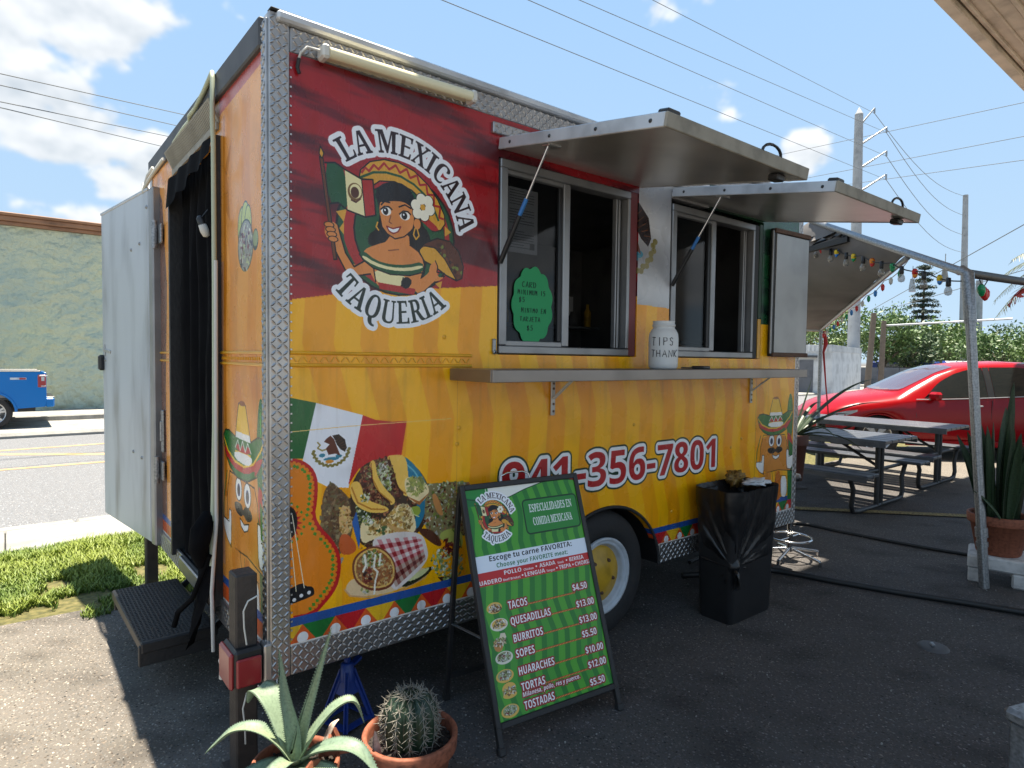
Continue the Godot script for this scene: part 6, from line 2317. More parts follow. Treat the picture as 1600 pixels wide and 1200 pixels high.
func hoses_and_ground_bits() -> void:
	for q in [["upper", [V(3.2, .014, -.5), V(4.4, .014, -.62), V(4.94, .014, -.60), V(5.0, .014, -.2), V(5.04, .014, .22), V(5.08, .014, .5), V(5.15, .014, .79), V(5.3, .014, 1.6), V(5.6, .014, 2.4)], .014, "thin black hose crossing the asphalt towards the canopy post"], ["lower", [V(2.9, .02, -.35), V(3.3, .02, -.12), V(3.51, .02, -.03), V(3.64, .02, .35), V(3.76, .02, .69), V(3.90, .02, 1.0), V(4.01, .02, 1.29), V(4.3, .02, 2.0)], .02, "thick black hose running out from under the trailer past the bin"]]:
		var b := B.new()
		var cv := Curve3D.new()
		var ps: Array = q[1]
		for i in ps.size():
			var t: Vector3 = (ps[mini(i + 1, ps.size() - 1)] - ps[maxi(i - 1, 0)]) * .18
			cv.add_point(ps[i], -t, t)
		b.tube(Array(cv.tessellate(4, 4)), q[2], 8)
		solo("ground_hose", b, M.cable_black, q[3], "hose")
	var t := thing("drain_cap", "small round metal drain cap with a pale lug set in the asphalt", "drain cap", V(3.08, .002, 1.11))
	var b := B.new()
	b.lathe([Vector2(0, .012), Vector2(.05, .012), Vector2(.068, .008), Vector2(.075, 0)], 24)
	part(t, "cap", b, M.dark_trim)
	b = B.new()
	b.box(V(-.012, .02, .0), V(.035, .014, .02), Basis(Vector3.UP, .6), .004)
	part(t, "lug", b, M.galv)
	t = thing("metal_stand", "galvanised square metal stand at the lower right corner", "metal stand", V(1.868, 0, 1.928), -.32)
	t.scale = V(1, .93, 1)
	b = B.new()
	for q in [[-.16, -.12], [.16, -.12], [-.16, .12], [.16, .12]]:
		b = B.new()
		b.box(V(q[0], .2, q[1]), V(.05, .40, .05), Basis(), .006)
		part(t, "leg", b, M.galv)
	b = B.new()
	b.box(V(0, .425, 0), V(.40, .05, .32), Basis(), .014)
	part(t, "top", b, M.galv)
	b = B.new()
	b.box(V(0, .08, 0), V(.34, .02, .26), Basis(), .004)
	part(t, "shelf", b, M.galv)

func canopy() -> void:
	var P1 := V(4.397, 0, .995)
	var E := V(4.395, 2.12, .83)
	var R := V(5.50, 2.90, -.80)
	var P2 := V(8.354, 1.974, -2.018)
	var P3 := V(6.0, 1.974, -3.9)
	var Q1 := E.lerp(R, .30)
	var t := thing("tarp_canopy", "grey tarp canopy on galvanised pipe frame beyond the trailer", "canopy", V(5, 0, -1))
	var o := V(5, 0, -1)
	var b := B.new()
	b.tube([P1 - o, (P1.lerp(E, .95)) - o], .030, 14)
	b.tube([P1.lerp(E, .16) - o, P1.lerp(E, .19) - o], .037, 14)
	b.tube([P1.lerp(E, .13) - o, P1.lerp(E, .145) - o], .035, 14)
	part(t, "post", b, M.galv)
	b = B.new()
	b.tube([P1.lerp(E, .84) - o, E - o, E + V(.03, .03, -.05) - o], .037, 14)
	part(t, "elbow", b, M.galv)
	b = B.new()
	b.tube([V(4.30, .02, 1.02) - o, V(4.32, 1.9, .86) - o], .012, 8)
	part(t, "conduit", b, M.galv)
	b = B.new()
	b.tube([E - o, R - o], .028, 12)
	part(t, "rafter", b, M.galv)
	b = B.new()
	b.tube([E - o, V(6.6, 2.18, .98) - o], .03, 12)
	part(t, "side_beam", b, M.black_steel)
	b = B.new()
	b.tube([Q1 - o - V(0, .03, 0), P2 - o], .022, 10)
	part(t, "eave_beam", b, M.galv)
	b = B.new()
	b.tube([P2 - o, P3 - o], .028, 10)
	part(t, "eave_beam", b, M.alu_white)
	for p in [P2, P3, V(6.6, 2.18, .98)]:
		b = B.new()
		b.tube([V(p.x, 0, p.z) - o, p - o], .024, 10)
		part(t, "post", b, M.galv)
	b = B.new()
	b.bar(R.lerp(Q1, .45) - o - V(0, .05, 0), R.lerp(P3, .35) - o - V(0, .06, 0), .05, .05)
	part(t, "brace", b, M.black_steel)
	# the tarp, sagging a little
	b = B.new()
	var rows := []
	for i in 15:
		var u := i / 14.0
		var row := []
		for j in 21:
			var v := j / 20.0
			var p := Q1.lerp(R, u).lerp(P2.lerp(P3, u), v)
			row.append(p - o + V(0, -.09 * sin(u * PI) * sin(v * PI) + .012 * sin(v * 31.0 + u * 3.0), 0))
		rows.append(row)
	b.sheet(rows, Vector3.DOWN)
	part(t, "tarp", b, M.tarp_grey)
	# string of festoon bulbs along the rafter
	var s := thing("string_lights", "string of coloured and clear bulbs looped along the canopy rafter", "string lights", E)
	b = B.new()
	var a0 := R + V(-.05, -.24, .05)
	var a1 := E + V(0, -.05, -.02)
	var pts := []
	for i in 41:
		var u := i / 40.0
		pts.append(a0.lerp(a1, u) + V(0, -.025 * absf(sin(u * PI * 5)), 0) - E)
	b.tube(pts, .005, 5)
	part(s, "cord", b, M.cable_black)
	var names := ["bulb_orange", "bulb_yellow", "bulb_yellow", "bulb_orange", "bulb_green", "bulb_red", "bulb_yellow"]
	var seconds := ["bulb_red", "bulb_blue", "bulb_green", "bulb_red", "bulb_green", "bulb_orange", "bulb_blue"]
	for i in 8:
		var p := a0.lerp(a1, .03 + i * .128) - E
		b = B.new()
		b.lathe([Vector2(0, .0), Vector2(.015, -.005), Vector2(.017, -.06), Vector2(.012, -.066)], 10, Transform3D(Basis(), p))
		var so := part(s, "socket", b, M.black_plastic)
		b = B.new()
		b.lathe([Vector2(.011, -.058), Vector2(.015, -.068), Vector2(.024, -.086), Vector2(.026, -.104), Vector2(.020, -.122), Vector2(0, -.130)], 14, Transform3D(Basis(), p))
		part(s, "clear_bulb", b, M.bulb_glass)
	for i in 7:
		var p := a0.lerp(a1, .07 + i * .135) - E
		for k in 2:
			b = B.new()
			b.lathe([Vector2(.009, .014), Vector2(.018, 0), Vector2(.021, -.02), Vector2(.014, -.048), Vector2(0, -.064)], 12, Transform3D(Basis(V(0, 0, 1), .5 - k * .8), p + V(.02 * k, -.012, 0)))
			part(s, "coloured_bulb", b, M[names[i]] if k == 0 else M[seconds[i]])
	# second string along the eave
	s = thing("fairy_lights", "small dangling fairy lights along the lower edge of the tarp", "string lights", Q1)
	b = B.new()
	pts = []
	for i in 31:
		var u := i / 30.0
		pts.append(Q1.lerp(P2, u) + V(0, -.06 - .03 * absf(sin(u * PI * 6)), 0) - Q1)
	b.tube(pts, .004, 5)
	part(s, "cord", b, M.cord_white)
	for i in 15:
		var p := Q1.lerp(P2, .05 + i * .064) - Q1 + V(0, -.10, 0)
		b = B.new()
		b.lathe([Vector2(.008, .02), Vector2(.017, 0), Vector2(.014, -.03), Vector2(0, -.045)], 8, Transform3D(Basis(), p))
		part(s, "small_bulb", b, M[["bulb_green", "cap_white", "bulb_red", "bulb_blue"][i % 4]])
	# hanging bags of water near the post, and the red bow
	var k := 0
	for q in [V(4.777, 2.16, .362), V(4.627, 2.205, .624)]:
		b = B.new()
		var rings := []
		for i in 7:
			var v := i / 6.0
			var ring := PackedVector3Array()
			for j in 14:
				var a := TAU * j / 14
				var rr := (.022 + .016 * v) * (1.0 + .1 * sin(a * 3 + v * 4))
				ring.append(V(rr * cos(a), -.10 * v, rr * .6 * sin(a)))
			rings.append(ring)
		b.loft(rings)
		b.tube([V(0, 0, 0), V(0, .10, 0)], .003, 4)
		solo("water_bag", b, M.cap_white if k else M.bulb_glass, ["clear plastic bag of water hanging lowest below the tarp", "whitish plastic bag hanging next to the canopy post"][k], "plastic bag", q)
		k += 1
	t = thing("red_bow", "red cloth flower tied on the canopy's side beam", "decoration", V(5.45, 2.05, .85))
	var g := RandomNumberGenerator.new()
	g.seed = 31
	for i in 9:
		var a := TAU * i / 9
		b = B.new()
		var d := V(cos(a) * .7, sin(a) * .6, sin(a) * .5 + .2)
		b.sheet([[V(0, 0, 0) - d.cross(V(0, 0, 1)) * .01, V(0, 0, 0) + d.cross(V(0, 0, 1)) * .01], [d * .07 - d.cross(V(0, 0, 1)) * .03, d * .07 + d.cross(V(0, 0, 1)) * .03 + V(0, 0, .01)], [d * g.randf_range(.12, .18) - d.cross(V(0, 0, 1)) * .006, d * .15 + V(0, -.01, .01)]], V(-.5, 0, .8))
		part(t, "petal", b, M.red_cloth)
	t = thing("green_red_bulbs", "pair of green and red bulbs hanging beside the post elbow", "bulbs", V(4.58, 2.04, .86))
	for i in 3:
		b = B.new()
		b.lathe([Vector2(.012, .02), Vector2(.024, 0), Vector2(.026, -.03), Vector2(.014, -.06), Vector2(0, -.07)], 12, Transform3D(Basis(V(0, 0, 1), .3 - i * .3), V(.055 * i, -.012 * i, 0)))
		part(t, "bulb", b, [M.bulb_green, M.bulb_red, M.bulb_red][i])
	b = B.new()
	b.tube([V(-.06, .06, 0), V(0, .02, 0), V(.06, .01, 0), V(.14, .06, 0)], .004, 5)
	part(t, "cord", b, M.cable_black)
	# red rope tied to the far post
	b = B.new()
	b.tube([P2 + V(.03, -.02, .03), P2 + V(.05, -.2, .05), P2 + V(.03, -.32, .03), P2 + V(.09, -.8, .05), P2 + V(.14, -1.25, .08)], [.018, .03, .015, .010, .010], 7)
	solo("red_rope", b, M.red_rope, "red cloth rope knotted round the far canopy post", "rope")

# old filling-station roof over the lot
func station_roof() -> void:
	var y := 6.0
	var x0 := 1.06
	var x1 := 13.0
	var z0 := -.73
	var z1 := 7.6
	var t := thing("station_roof", "high tan ribbed metal canopy roof reaching over the lot from the right", "canopy roof", V(x0, 0, z1))
	var o := V(x0, 0, z1)
	var g := RandomNumberGenerator.new()
	g.seed = 9
	var i := 0
	var z := z0 + .14
	while z < z1:
		var w := .40
		# unseen gap left in the deck to let sun fall near the waste bin
		var spans := [[x0, x1]]
		if z < -.3:
			spans = [[x0, 3.93], [4.86, x1]]
		for s in spans:
			var b := B.new()
			b.box(V((s[0] + s[1]) / 2, y + .10, z + w / 2) - o, V(s[1] - s[0], .02, w - .003))
			if z > -.2:
				b.box(V((s[0] + s[1]) / 2, y + .125, z) - o, V(s[1] - s[0], .02, .06))
			b.box(V((s[0] + s[1]) / 2, y + .075, z + .05) - o, V(s[1] - s[0], .06, .05), Basis(), .01)
			b.box(V((s[0] + s[1]) / 2, y + .085, z + .22) - o, V(s[1] - s[0], .03, .03), Basis(), .008)
			part(t, "deck_panel", b, M.soffit)
		z += w
		i += 1
	var f := B.new()
	f.box(V((x0 + x1) / 2, y + .18, z0 + .07) - o, V(x1 - x0, .40, .14), Basis(), .01)
	part(t, "fascia", f, M.soffit)
	f = B.new()
	f.box(V(x0 - .05, y + .18, (z0 + z1) / 2) - o, V(.08, .40, z1 - z0), Basis(), .01)
	part(t, "fascia", f, M.soffit)
	f = B.new()
	f.box(V((x0 + x1) / 2, y + .30, (z0 + z1) / 2 + .35) - o, V(x1 - x0 - .2, .02, z1 - z0 - 1.2))
	part(t, "roof_sheet", f, M.alu_white)
	for p in [V(4.5, 0, 6.0), V(10.5, 0, 6.0)]:
		f = B.new()
		f.box(V(p.x, y / 2 + .05, p.z) - o, V(.22, y + .1, .22), Basis(), .01)
		part(t, "column", f, M.soffit)
# ---------------------------------------------------------------- street, vehicles, background
func ground_grid(x0: float, x1: float, z0: float, z1: float, st: float, y: float) -> B:
	var b := B.new(true)
	var f := FastNoiseLite.new()
	f.seed = 14; f.frequency = .5; f.fractal_octaves = 5
	var h := FastNoiseLite.new()
	h.seed = 15; h.frequency = 2.4; h.fractal_octaves = 3
	var nx := int((x1 - x0) / st)
	var nz := int((z1 - z0) / st)
	b.smooth()
	for i in nx:
		for j in nz:
			var ps := []
			for q in [[0, 0], [1, 0], [1, 1], [0, 1]]:
				var x = x0 + (i + q[0]) * st
				var z = z0 + (j + q[1]) * st
				ps.append([V(x, y + .006 * f.get_noise_2d(x * 2.0, z * 2.0), z), x, z])
			for tr in [[0, 1, 2], [0, 2, 3]]:
				for k in tr:
					var x: float = ps[k][1]
					var z: float = ps[k][2]
					var n := f.get_noise_2d(x, z)
					var m := h.get_noise_2d(x, z)
					var sunlit := smoothstep(.9, -1.2, x + .7 * n) * smoothstep(3.5, .2, z)   # worn street side of the lot, with sunlight put into the colour
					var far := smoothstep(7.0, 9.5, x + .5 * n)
					var c := Color(.265, .242, .228).lerp(Color(.54, .475, .395), maxf(sunlit, far * .9))  # lighter tone stands in for sunlit ground, darker for the shaded part
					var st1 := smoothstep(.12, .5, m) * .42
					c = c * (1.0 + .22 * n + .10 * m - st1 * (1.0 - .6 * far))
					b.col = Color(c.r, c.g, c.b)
					b.vert(ps[k][0], Vector2(x, z) / 1.35)
	return b

func setting() -> void:
	var b := B.new()
	b.quad(V(-300, -.40, -300), V(400, -.40, -300), V(400, -.40, 300), V(-300, -.40, 300), Vector3.UP)
	struct("ground", b, M.concrete)
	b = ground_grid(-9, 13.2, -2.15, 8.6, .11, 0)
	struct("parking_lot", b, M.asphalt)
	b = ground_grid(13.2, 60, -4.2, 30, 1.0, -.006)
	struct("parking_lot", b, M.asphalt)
	b = B.new()
	b.box(V(0, -.21, -2.9), V(120, .40, 1.6))
	struct("verge", b, M.turf_soil)
	# pavement slabs along the road, then the kerb stones
	var sl := Node3D.new()
	sl.name = numbered("pavement"); add_child(sl)
	sl.set_meta("kind", "structure"); sl.set_meta("label", "pale concrete pavement along the road")
	var slab := B.new()
	slab.box(Vector3.ZERO, V(1.492, .3, .72), Basis(), .008)
	var sm := slab.done()
	var kb := B.new()
	kb.box(Vector3.ZERO, V(.91, .36, .155), Basis(), .02)
	var km := kb.done()
	for i in 14:
		part(sl, "slab", sm, M.concrete, V(-9.0 + i * 1.5, -.128, -4.05))
	for i in 24:
		part(sl, "kerb_stone", km, M.concrete, V(-9.0 + i * .92, -.16, -4.495))
	b = B.new()
	b.box(V(70, -.13, -4.1), V(116, .3, .78))
	b.box(V(-60, -.13, -4.1), V(100, .3, .78))
	part(sl, "slab", b, M.concrete)
	b = B.new()
	var rows := []
	for i in 12:
		var z := -4.57 - i * .885
		var row := []
		for j in 30:
			row.append(V(-90 + j * 8.0, -.115 - .155 * i / 11.0 + .03 * sin(PI * i / 11.0), z))
		rows.append(row)
	b.sheet(rows, Vector3.UP)
	struct("road", b, M.road_asphalt)
	var ry := func(z: float) -> float:
		var u := clampf((-4.57 - z) / 9.735, 0, 1)
		return -.115 - .155 * u + .03 * sin(PI * u) + .005
	for q in [[-11.86, -11.99, .07], [-11.26, -10.17, .13], [-9.18, -9.20, .07]]:
		b = B.new()
		var r2 := []
		for i in 31:
			var x := -14.0 + i * .9
			var z: float = lerpf(q[0], q[1], (x + .82) / 1.5)
			if q[2] > .12:
				z = lerpf(q[0], q[1], clampf((x + .82) / 1.4, -1.0, 1.3))
			r2.append([V(x, (ry as Callable).call(z), z - q[2]), V(x, (ry as Callable).call(z), z + q[2])])
		b.sheet(r2, Vector3.UP)
		struct("road_marking", b, M.line_yellow)
	b = B.new()
	b.box(V(20, -.29, -14.78), V(220, .26, .9), Basis(), .06)
	struct("kerb_island", b, M.concrete)
	b = B.new()
	b.box(V(20, -.37, -16.7), V(220, .22, 3.0))
	struct("driveway", b, M.concrete)
	b = B.new()
	b.box(V(20, -.26, -19.3), V(220, .28, 2.3), Basis(), .03)
	struct("far_pavement", b, M.concrete)
	# worn parking line under the tables
	b = B.new()
	b.quad(V(5.52, .0105, -.88), V(5.60, .0105, -.98), V(8.0, .0105, 1.66), V(7.92, .0105, 1.76), Vector3.UP)
	struct("parking_line", b, M.line_faded)
	# grass
	var blade := B.new(true)
	var g := RandomNumberGenerator.new()
	g.seed = 11
	for i in 7:
		var a := g.randf() * TAU
		var h := g.randf_range(.5, 1.0)
		var p := V(g.randf_range(-.35, .35), 0, g.randf_range(-.35, .35))
		var d := V(cos(a), 0, sin(a))
		var s := V(-sin(a), 0, cos(a)) * .06
		var top := p + d * h * g.randf_range(.25, .75) + V(0, h, 0)
		var mid := p + d * h * .15 + V(0, h * .55, 0)
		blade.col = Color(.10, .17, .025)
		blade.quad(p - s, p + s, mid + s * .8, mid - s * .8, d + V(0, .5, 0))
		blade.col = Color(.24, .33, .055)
		blade.tri(mid - s * .8, mid + s * .8, top, d + V(0, .5, 0))
	var mm := MultiMesh.new()
	mm.transform_format = MultiMesh.TRANSFORM_3D
	mm.use_colors = true
	mm.mesh = blade.done()
	var edge := FastNoiseLite.new()
	edge.seed = 6; edge.frequency = 1.3
	var xs := []
	var cs := []
	for i in 60000:
		var x := g.randf_range(-5.0, 3.4)
		var z := g.randf_range(-3.72, -1.78)
		var n := edge.get_noise_2d(x, z * .6)
		var lim := -1.98 + .30 * edge.get_noise_2d(x * 1.2, 7.0) - .30 * smoothstep(-.3, -.9, x) 
		if z > lim or (edge.get_noise_2d(x * 1.4 + 30.0, z * 1.4) > .12 and z > -2.85):
			continue
		var s := g.randf_range(.035, .075) * (1.0 + .5 * n) * (1.25 if z < -3.4 else 1.0)
		if z > lim - .22 and g.randf() < .5:
			s *= .6
		xs.append(Transform3D(Basis(Vector3.UP, g.randf() * TAU).scaled(V(s * 1.1, s, s * 1.1)), V(x, -.012, z)))
		var dry := clampf(.5 + n * 1.2 + g.randf_range(-.3, .3), 0, 1)
		cs.append(Color(.50, .56, .46).lerp(Color(.98, .84, .68), dry))
	mm.instance_count = xs.size()
	for i in xs.size():
		mm.set_instance_transform(i, xs[i])
		mm.set_instance_color(i, cs[i])
	var gm := MultiMeshInstance3D.new()
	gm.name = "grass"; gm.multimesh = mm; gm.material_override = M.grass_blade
	add_child(gm)
	gm.set_meta("kind", "stuff"); gm.set_meta("label", "rough green grass on the verge between lot and pavement"); gm.set_meta("category", "grass")

func loose_grit() -> void:
	var b := B.new()
	b.box(Vector3.ZERO, V(1, .7, .8), Basis.from_euler(V(.3, .5, .2)), .25)
	var mm := MultiMesh.new()
	mm.transform_format = MultiMesh.TRANSFORM_3D
	mm.mesh = b.done()
	var g := RandomNumberGenerator.new()
	g.seed = 44
	mm.instance_count = 2600
	for i in 2600:
		var s := .003 + .007 * pow(g.randf(), 4.0)
		var p := V(g.randf_range(-3.0, 5.0), .006 + s * .2, g.randf_range(-1.9, 2.6))
		if i % 3 == 0:
			p = V(g.randf_range(-2.6, 1.2), .006 + s * .2, g.randf_range(-2.0, .8))
		mm.set_instance_transform(i, Transform3D(Basis.from_euler(V(g.randf() * 6, g.randf() * 6, g.randf() * 6)).scaled(V(s, s, s)), p))
	var o := MultiMeshInstance3D.new()
	o.name = "gravel"; o.multimesh = mm; o.material_override = M.concrete
	add_child(o)
	o.set_meta("kind", "stuff"); o.set_meta("label", "loose grit scattered on the asphalt of the lot"); o.set_meta("category", "gravel")

func wall_building() -> void:
	var t := thing("green_building", "long pale green stucco building with brown cornice across the road", "building", V(0, -.12, -20.3))
	var f := FastNoiseLite.new()
	f.seed = 33; f.frequency = .55; f.fractal_octaves = 5; f.fractal_type = FastNoiseLite.FRACTAL_RIDGED
	var lo := FastNoiseLite.new()
	lo.seed = 35; lo.frequency = .35
	var b := B.new()
	var rows := []
	for i in 101:
		var y := 5.15 * i / 100.0
		var row := []
		for j in 181:
			var x := -5.0 + 9.0 * j / 180.0
			var rough := smoothstep(4.6, 3.6, y + .5 * lo.get_noise_2d(x, 2.0)) * (.45 + .55 * smoothstep(-.3, .4, lo.get_noise_2d(x * .6, y * .8)))
			row.append(V(x, y, .085 * rough * f.get_noise_2d(x * 1.1, y * 2.3) + .012 * lo.get_noise_2d(x * 1.6, y * 1.6)))
		rows.append(row)
	b.sheet(rows, V(0, 0, 1))
	part(t, "wall", b, M.stucco)
	b = B.new()
	b.box(V(-25, 2.57, -.08), V(40, 5.15, .16))
	b.box(V(12, 2.57, -.08), V(16, 5.15, .16))
	b.box(V(-.5, 2.57, -.2), V(9, 5.1, .1))
	b.box(V(19.9, 2.57, -6), V(.2, 5.15, 12))
	b.box(V(-12, 5.1, -6), V(64, .1, 12))
	part(t, "wall", b, M.stucco)
	b = B.new()
	b.box(V(-12, 5.21, .02), V(64.2, .10, .22), Basis(), .02)
	b.box(V(-12, 5.33, .06), V(64.3, .14, .32), Basis(), .02)
	b.box(V(-12, 5.44, .10), V(64.4, .08, .40), Basis(), .02)
	part(t, "cornice", b, M.fascia)

# car bodies: sections from nose to tail; each = [x, y bottom, y shoulder, y top, half width bottom, half width shoulder, half width top]
func body_loft(sec: Array, crown: float) -> B:
	var b := B.new()
	var rows := []
	for s in sec:
		var x: float = s[0]
		var yb: float = s[1]; var ys: float = s[2]; var yt: float = s[3]
		var wb: float = s[4]; var ws: float = s[5]; var wt: float = s[6]
		var half := [Vector2(wb - .05, yb), Vector2(wb, yb + .03), Vector2(lerpf(wb, ws, .55) + .022, lerpf(yb, ys, .38)), Vector2(ws + .012, lerpf(yb, ys, .72)), Vector2(ws, ys - .015), Vector2(ws - .015, ys + .012), Vector2(lerpf(ws, wt, .5) + .012, lerpf(ys, yt, .48)), Vector2(wt + .03, yt - .035 if yt - ys > .1 else lerpf(ys, yt, .7)), Vector2(wt - .05, yt), Vector2(wt * .5, yt + crown * .75)]
		var row := []
		for p in half:
			row.append(V(x, p.y, p.x))
		row.append(V(x, yt + crown, 0))
		for i in range(half.size() - 1, -1, -1):
			row.append(V(x, half[i].y, -half[i].x))
		rows.append(row)
	b.smooth()
	for i in rows.size() - 1:
		for j in rows[i].size() - 1:
			var m: Vector3 = rows[i][j]
			b.quad(rows[i][j], rows[i][j + 1], rows[i + 1][j + 1], rows[i + 1][j], V(0, (m.y - .55) * 1.2, m.z))
	b.flat()
	for e in [0, rows.size() - 1]:
		var c := V(rows[e][0].x, .6, 0)
		for j in rows[e].size() - 1:
			b.tri(c, rows[e][j], rows[e][j + 1], V(-1 if e == 0 else 1, 0, 0))
	return b

func car_wheel(t: Node3D, x: float, z: float, r: float) -> void:
	var s := signf(z)
	var xf := Transform3D(Basis(V(1, 0, 0), V(0, 0, s), V(0, -s, 0)), V(x, r, z))
	var b := B.new()
	b.lathe([Vector2(r * .66, .0), Vector2(r * .74, .012), Vector2(r * .9, .012), Vector2(r * .98, -.01), Vector2(r, -.04), Vector2(r, -.18), Vector2(r * .95, -.21), Vector2(r * .5, -.21)], 36, xf)
	var w := part(t, "wheel", b, M.rubber)
	b = B.new()
	b.lathe([Vector2(r * .67, .004), Vector2(r * .63, .002), Vector2(r * .6, -.03), Vector2(r * .58, -.12), Vector2(0, -.12)], 32, xf)
	for k in 5:
		var a := TAU * k / 5 + .3
		for e in [-.16, .16]:
			b.bar(xf * V(cos(a + e * .4) * .03, -.012, sin(a + e * .4) * .03), xf * V(cos(a + e) * r * .63, -.006, sin(a + e) * r * .63), r * .13, .022, xf.basis.y, .004)
	b.lathe([Vector2(r * .17, -.02), Vector2(r * .16, .0), Vector2(0, .004)], 16, xf)
	part(w, "rim", b, M.wheel_alloy)

func suv() -> void:
	# local x runs from nose to tail, the near side is +z
	var D := V(.69, 0, .724).normalized()
	var pos := V(10.03, 0, -1.87) - D * .88 + V(D.z, 0, -D.x) * .82
	var t := thing("red_suv", "glossy red hatchback SUV parked side-on beyond the picnic tables", "car", pos, atan2(-D.z, D.x))
	var far := V(0, 0, -.86)
	var arch := func(x: float, c: float) -> float:
		var d := absf(x - c)
		return .24 + (sqrt(maxf(0.0, .40 * .40 - d * d)) + .06 if d < .40 else 0.0)
	var sec := []
	var keys := [[0.0, .42, .62, .66, .50, .55, .30], [.05, .30, .64, .72, .66, .66, .42], [.16, .24, .70, .80, .76, .74, .52], [.35, .22, .76, .88, .82, .80, .60], [.6, .22, .82, .94, .85, .83, .64], [.9, .22, .86, .985, .86, .84, .66], [1.2, .22, .90, 1.03, .86, .85, .68], [1.45, .22, .925, 1.16, .86, .855, .66], [1.8, .22, .95, 1.345, .86, .86, .62], [2.1, .22, .965, 1.455, .86, .86, .60], [2.45, .22, .98, 1.51, .86, .86, .595], [2.9, .22, 1.0, 1.53, .86, .86, .59], [3.3, .22, 1.035, 1.515, .86, .86, .58], [3.7, .22, 1.09, 1.465, .86, .85, .56], [4.05, .26, 1.13, 1.37, .84, .82, .53], [4.3, .32, 1.08, 1.15, .78, .76, .5], [4.38, .45, .95, 1.0, .66, .66, .45]]
	var x := 0.0
	while x < 4.39:
		var k := 0
		while k < keys.size() - 2 and keys[k + 1][0] < x:
			k += 1
		var u: float = clampf((x - keys[k][0]) / (keys[k + 1][0] - keys[k][0]), 0, 1)
		var r := [x]
		for j in range(1, 7):
			r.append(lerpf(keys[k][j], keys[k + 1][j], u))
		for c in [.88, 3.46]:
			r[1] = maxf(r[1], (arch as Callable).call(x, c) if absf(x - c) < .40 else 0.0)
		sec.append(r)
		x += .05 if x > .4 and x < 1.4 or x > 2.9 and x < 3.95 else .10
	var b := body_loft(sec, .035)
	part(t, "body", b, M.car_red)
	# surface point on the near or far side at a given station and height
	var at := func(xx: float, yy: float, out: float, sd: float) -> Vector3:
		var i := 0
		while i < sec.size() - 2 and sec[i + 1][0] < xx:
			i += 1
		var s: Array = sec[i]
		var w: float
		if yy < s[2]:
			w = s[5] + .012
		else:
			w = lerpf(s[5], s[6] + .02, clampf((yy - s[2]) / (s[3] - s[2]), 0, 1)) + .012 * sin(clampf((yy - s[2]) / (s[3] - s[2]), 0, 1) * PI)
		return Vector3(xx, yy, (w + out) * sd)
	var glass := func(n: String, lower: Array, upper: Array, m: Material, sd: float) -> void:
		var g := B.new()
		var rows := []
		for i in 7:
			var row := []
			for j in 15:
				var u := j / 14.0
				var L := lower.size() - 1
				var lx := lerpf(lower[0], lower[L - 1], u)
				var ux := lerpf(upper[0], upper[L - 1], u)
				var ly := lerpf(lower[1], lower[L], u)
				var uy := 0.0
				var q := u * (upper.size() / 2 - 1)
				var kk := mini(int(q), upper.size() / 2 - 2)
				ux = lerpf(upper[kk * 2], upper[kk * 2 + 2], q - kk)
				uy = lerpf(upper[kk * 2 + 1], upper[kk * 2 + 3], q - kk)
				var v := i / 6.0
				row.append((at as Callable).call(lerpf(lx, ux, v), lerpf(ly, uy, v), .010, sd))
			rows.append(row)
		g.sheet(rows, Vector3(0, 0, sd))
		part(t, n, g, m)
	for sd in [1.0, -1.0]:
		(glass as Callable).call("side_window", [1.52, .965, 2.44, .995], [1.56, .985, 1.8, 1.22, 2.02, 1.345, 2.2, 1.41, 2.44, 1.455], M.car_glass, sd)
		(glass as Callable).call("side_window", [2.54, 1.0, 3.30, 1.06], [2.54, 1.46, 2.9, 1.465, 3.2, 1.44], M.car_glass, sd)
		(glass as Callable).call("side_window", [3.36, 1.07, 3.74, 1.13], [3.27, 1.43, 3.55, 1.37, 3.78, 1.26], M.car_glass, sd)
		(glass as Callable).call("pillar_cover", [2.445, .996, 2.535, 1.0], [2.445, 1.456, 2.535, 1.46], M.black_plastic, sd)
		b = B.new()
		var bl := []
		for i in 19:
			var xx := 1.42 + i * .13
			bl.append((at as Callable).call(xx, .945 + .14 * pow(maxf(0.0, (xx - 1.42) / 2.4), 1.4), .012, sd))
		b.tube(bl, .008, 6)
		part(t, "window_trim", b, M.wheel_alloy)
		for xx in [1.42, 2.49, 3.36]:
			b = B.new()
			b.tube([(at as Callable).call(xx - .02, .36, .001, sd), (at as Callable).call(xx, .7, .001, sd), (at as Callable).call(xx + .01, .95, .001, sd)], .004, 5)
			part(t, "door_gap", b, M.black_plastic)
		for xx in [2.28, 3.2]:
			b = B.new()
			b.box((at as Callable).call(xx, .86, .02, sd), V(.16, .026, .025), Basis(), .008)
			part(t, "door_handle", b, M.wheel_alloy)
		b = B.new()
		b.box((at as Callable).call(1.66, 1.005, .11, sd), V(.12, .13, .20), Basis(Vector3.UP, .2 * sd), .035)
		b.box((at as Callable).call(1.64, .97, .02, sd), V(.07, .05, .12), Basis(), .01)
		part(t, "door_mirror", b, M.car_red)
		b = B.new()
		b.box((at as Callable).call(2.2, .27, .006, sd), V(1.75, .09, .03), Basis(), .01)
		part(t, "sill_strip", b, M.car_red)
		# headlight and rear light
		b = B.new()
		var hl := []
		for i in 5:
			var row := []
			for j in 9:
				var u := j / 8.0
				row.append((at as Callable).call(.10 + .46 * u, lerpf(.60 + .05 * i / 4.0 * (1.0 - u), .735 + .03 * i / 4.0, u) + .055 * sin(u * PI) * (i / 4.0 - .5), .012, sd))
			hl.append(row)
		b.sheet(hl, V(0, 0, sd))
		part(t, "headlight", b, M.lamp_clear)
		b = B.new()
		b.box((at as Callable).call(4.1, .98, .0, sd), V(.18, .18, .06), Basis(), .02)
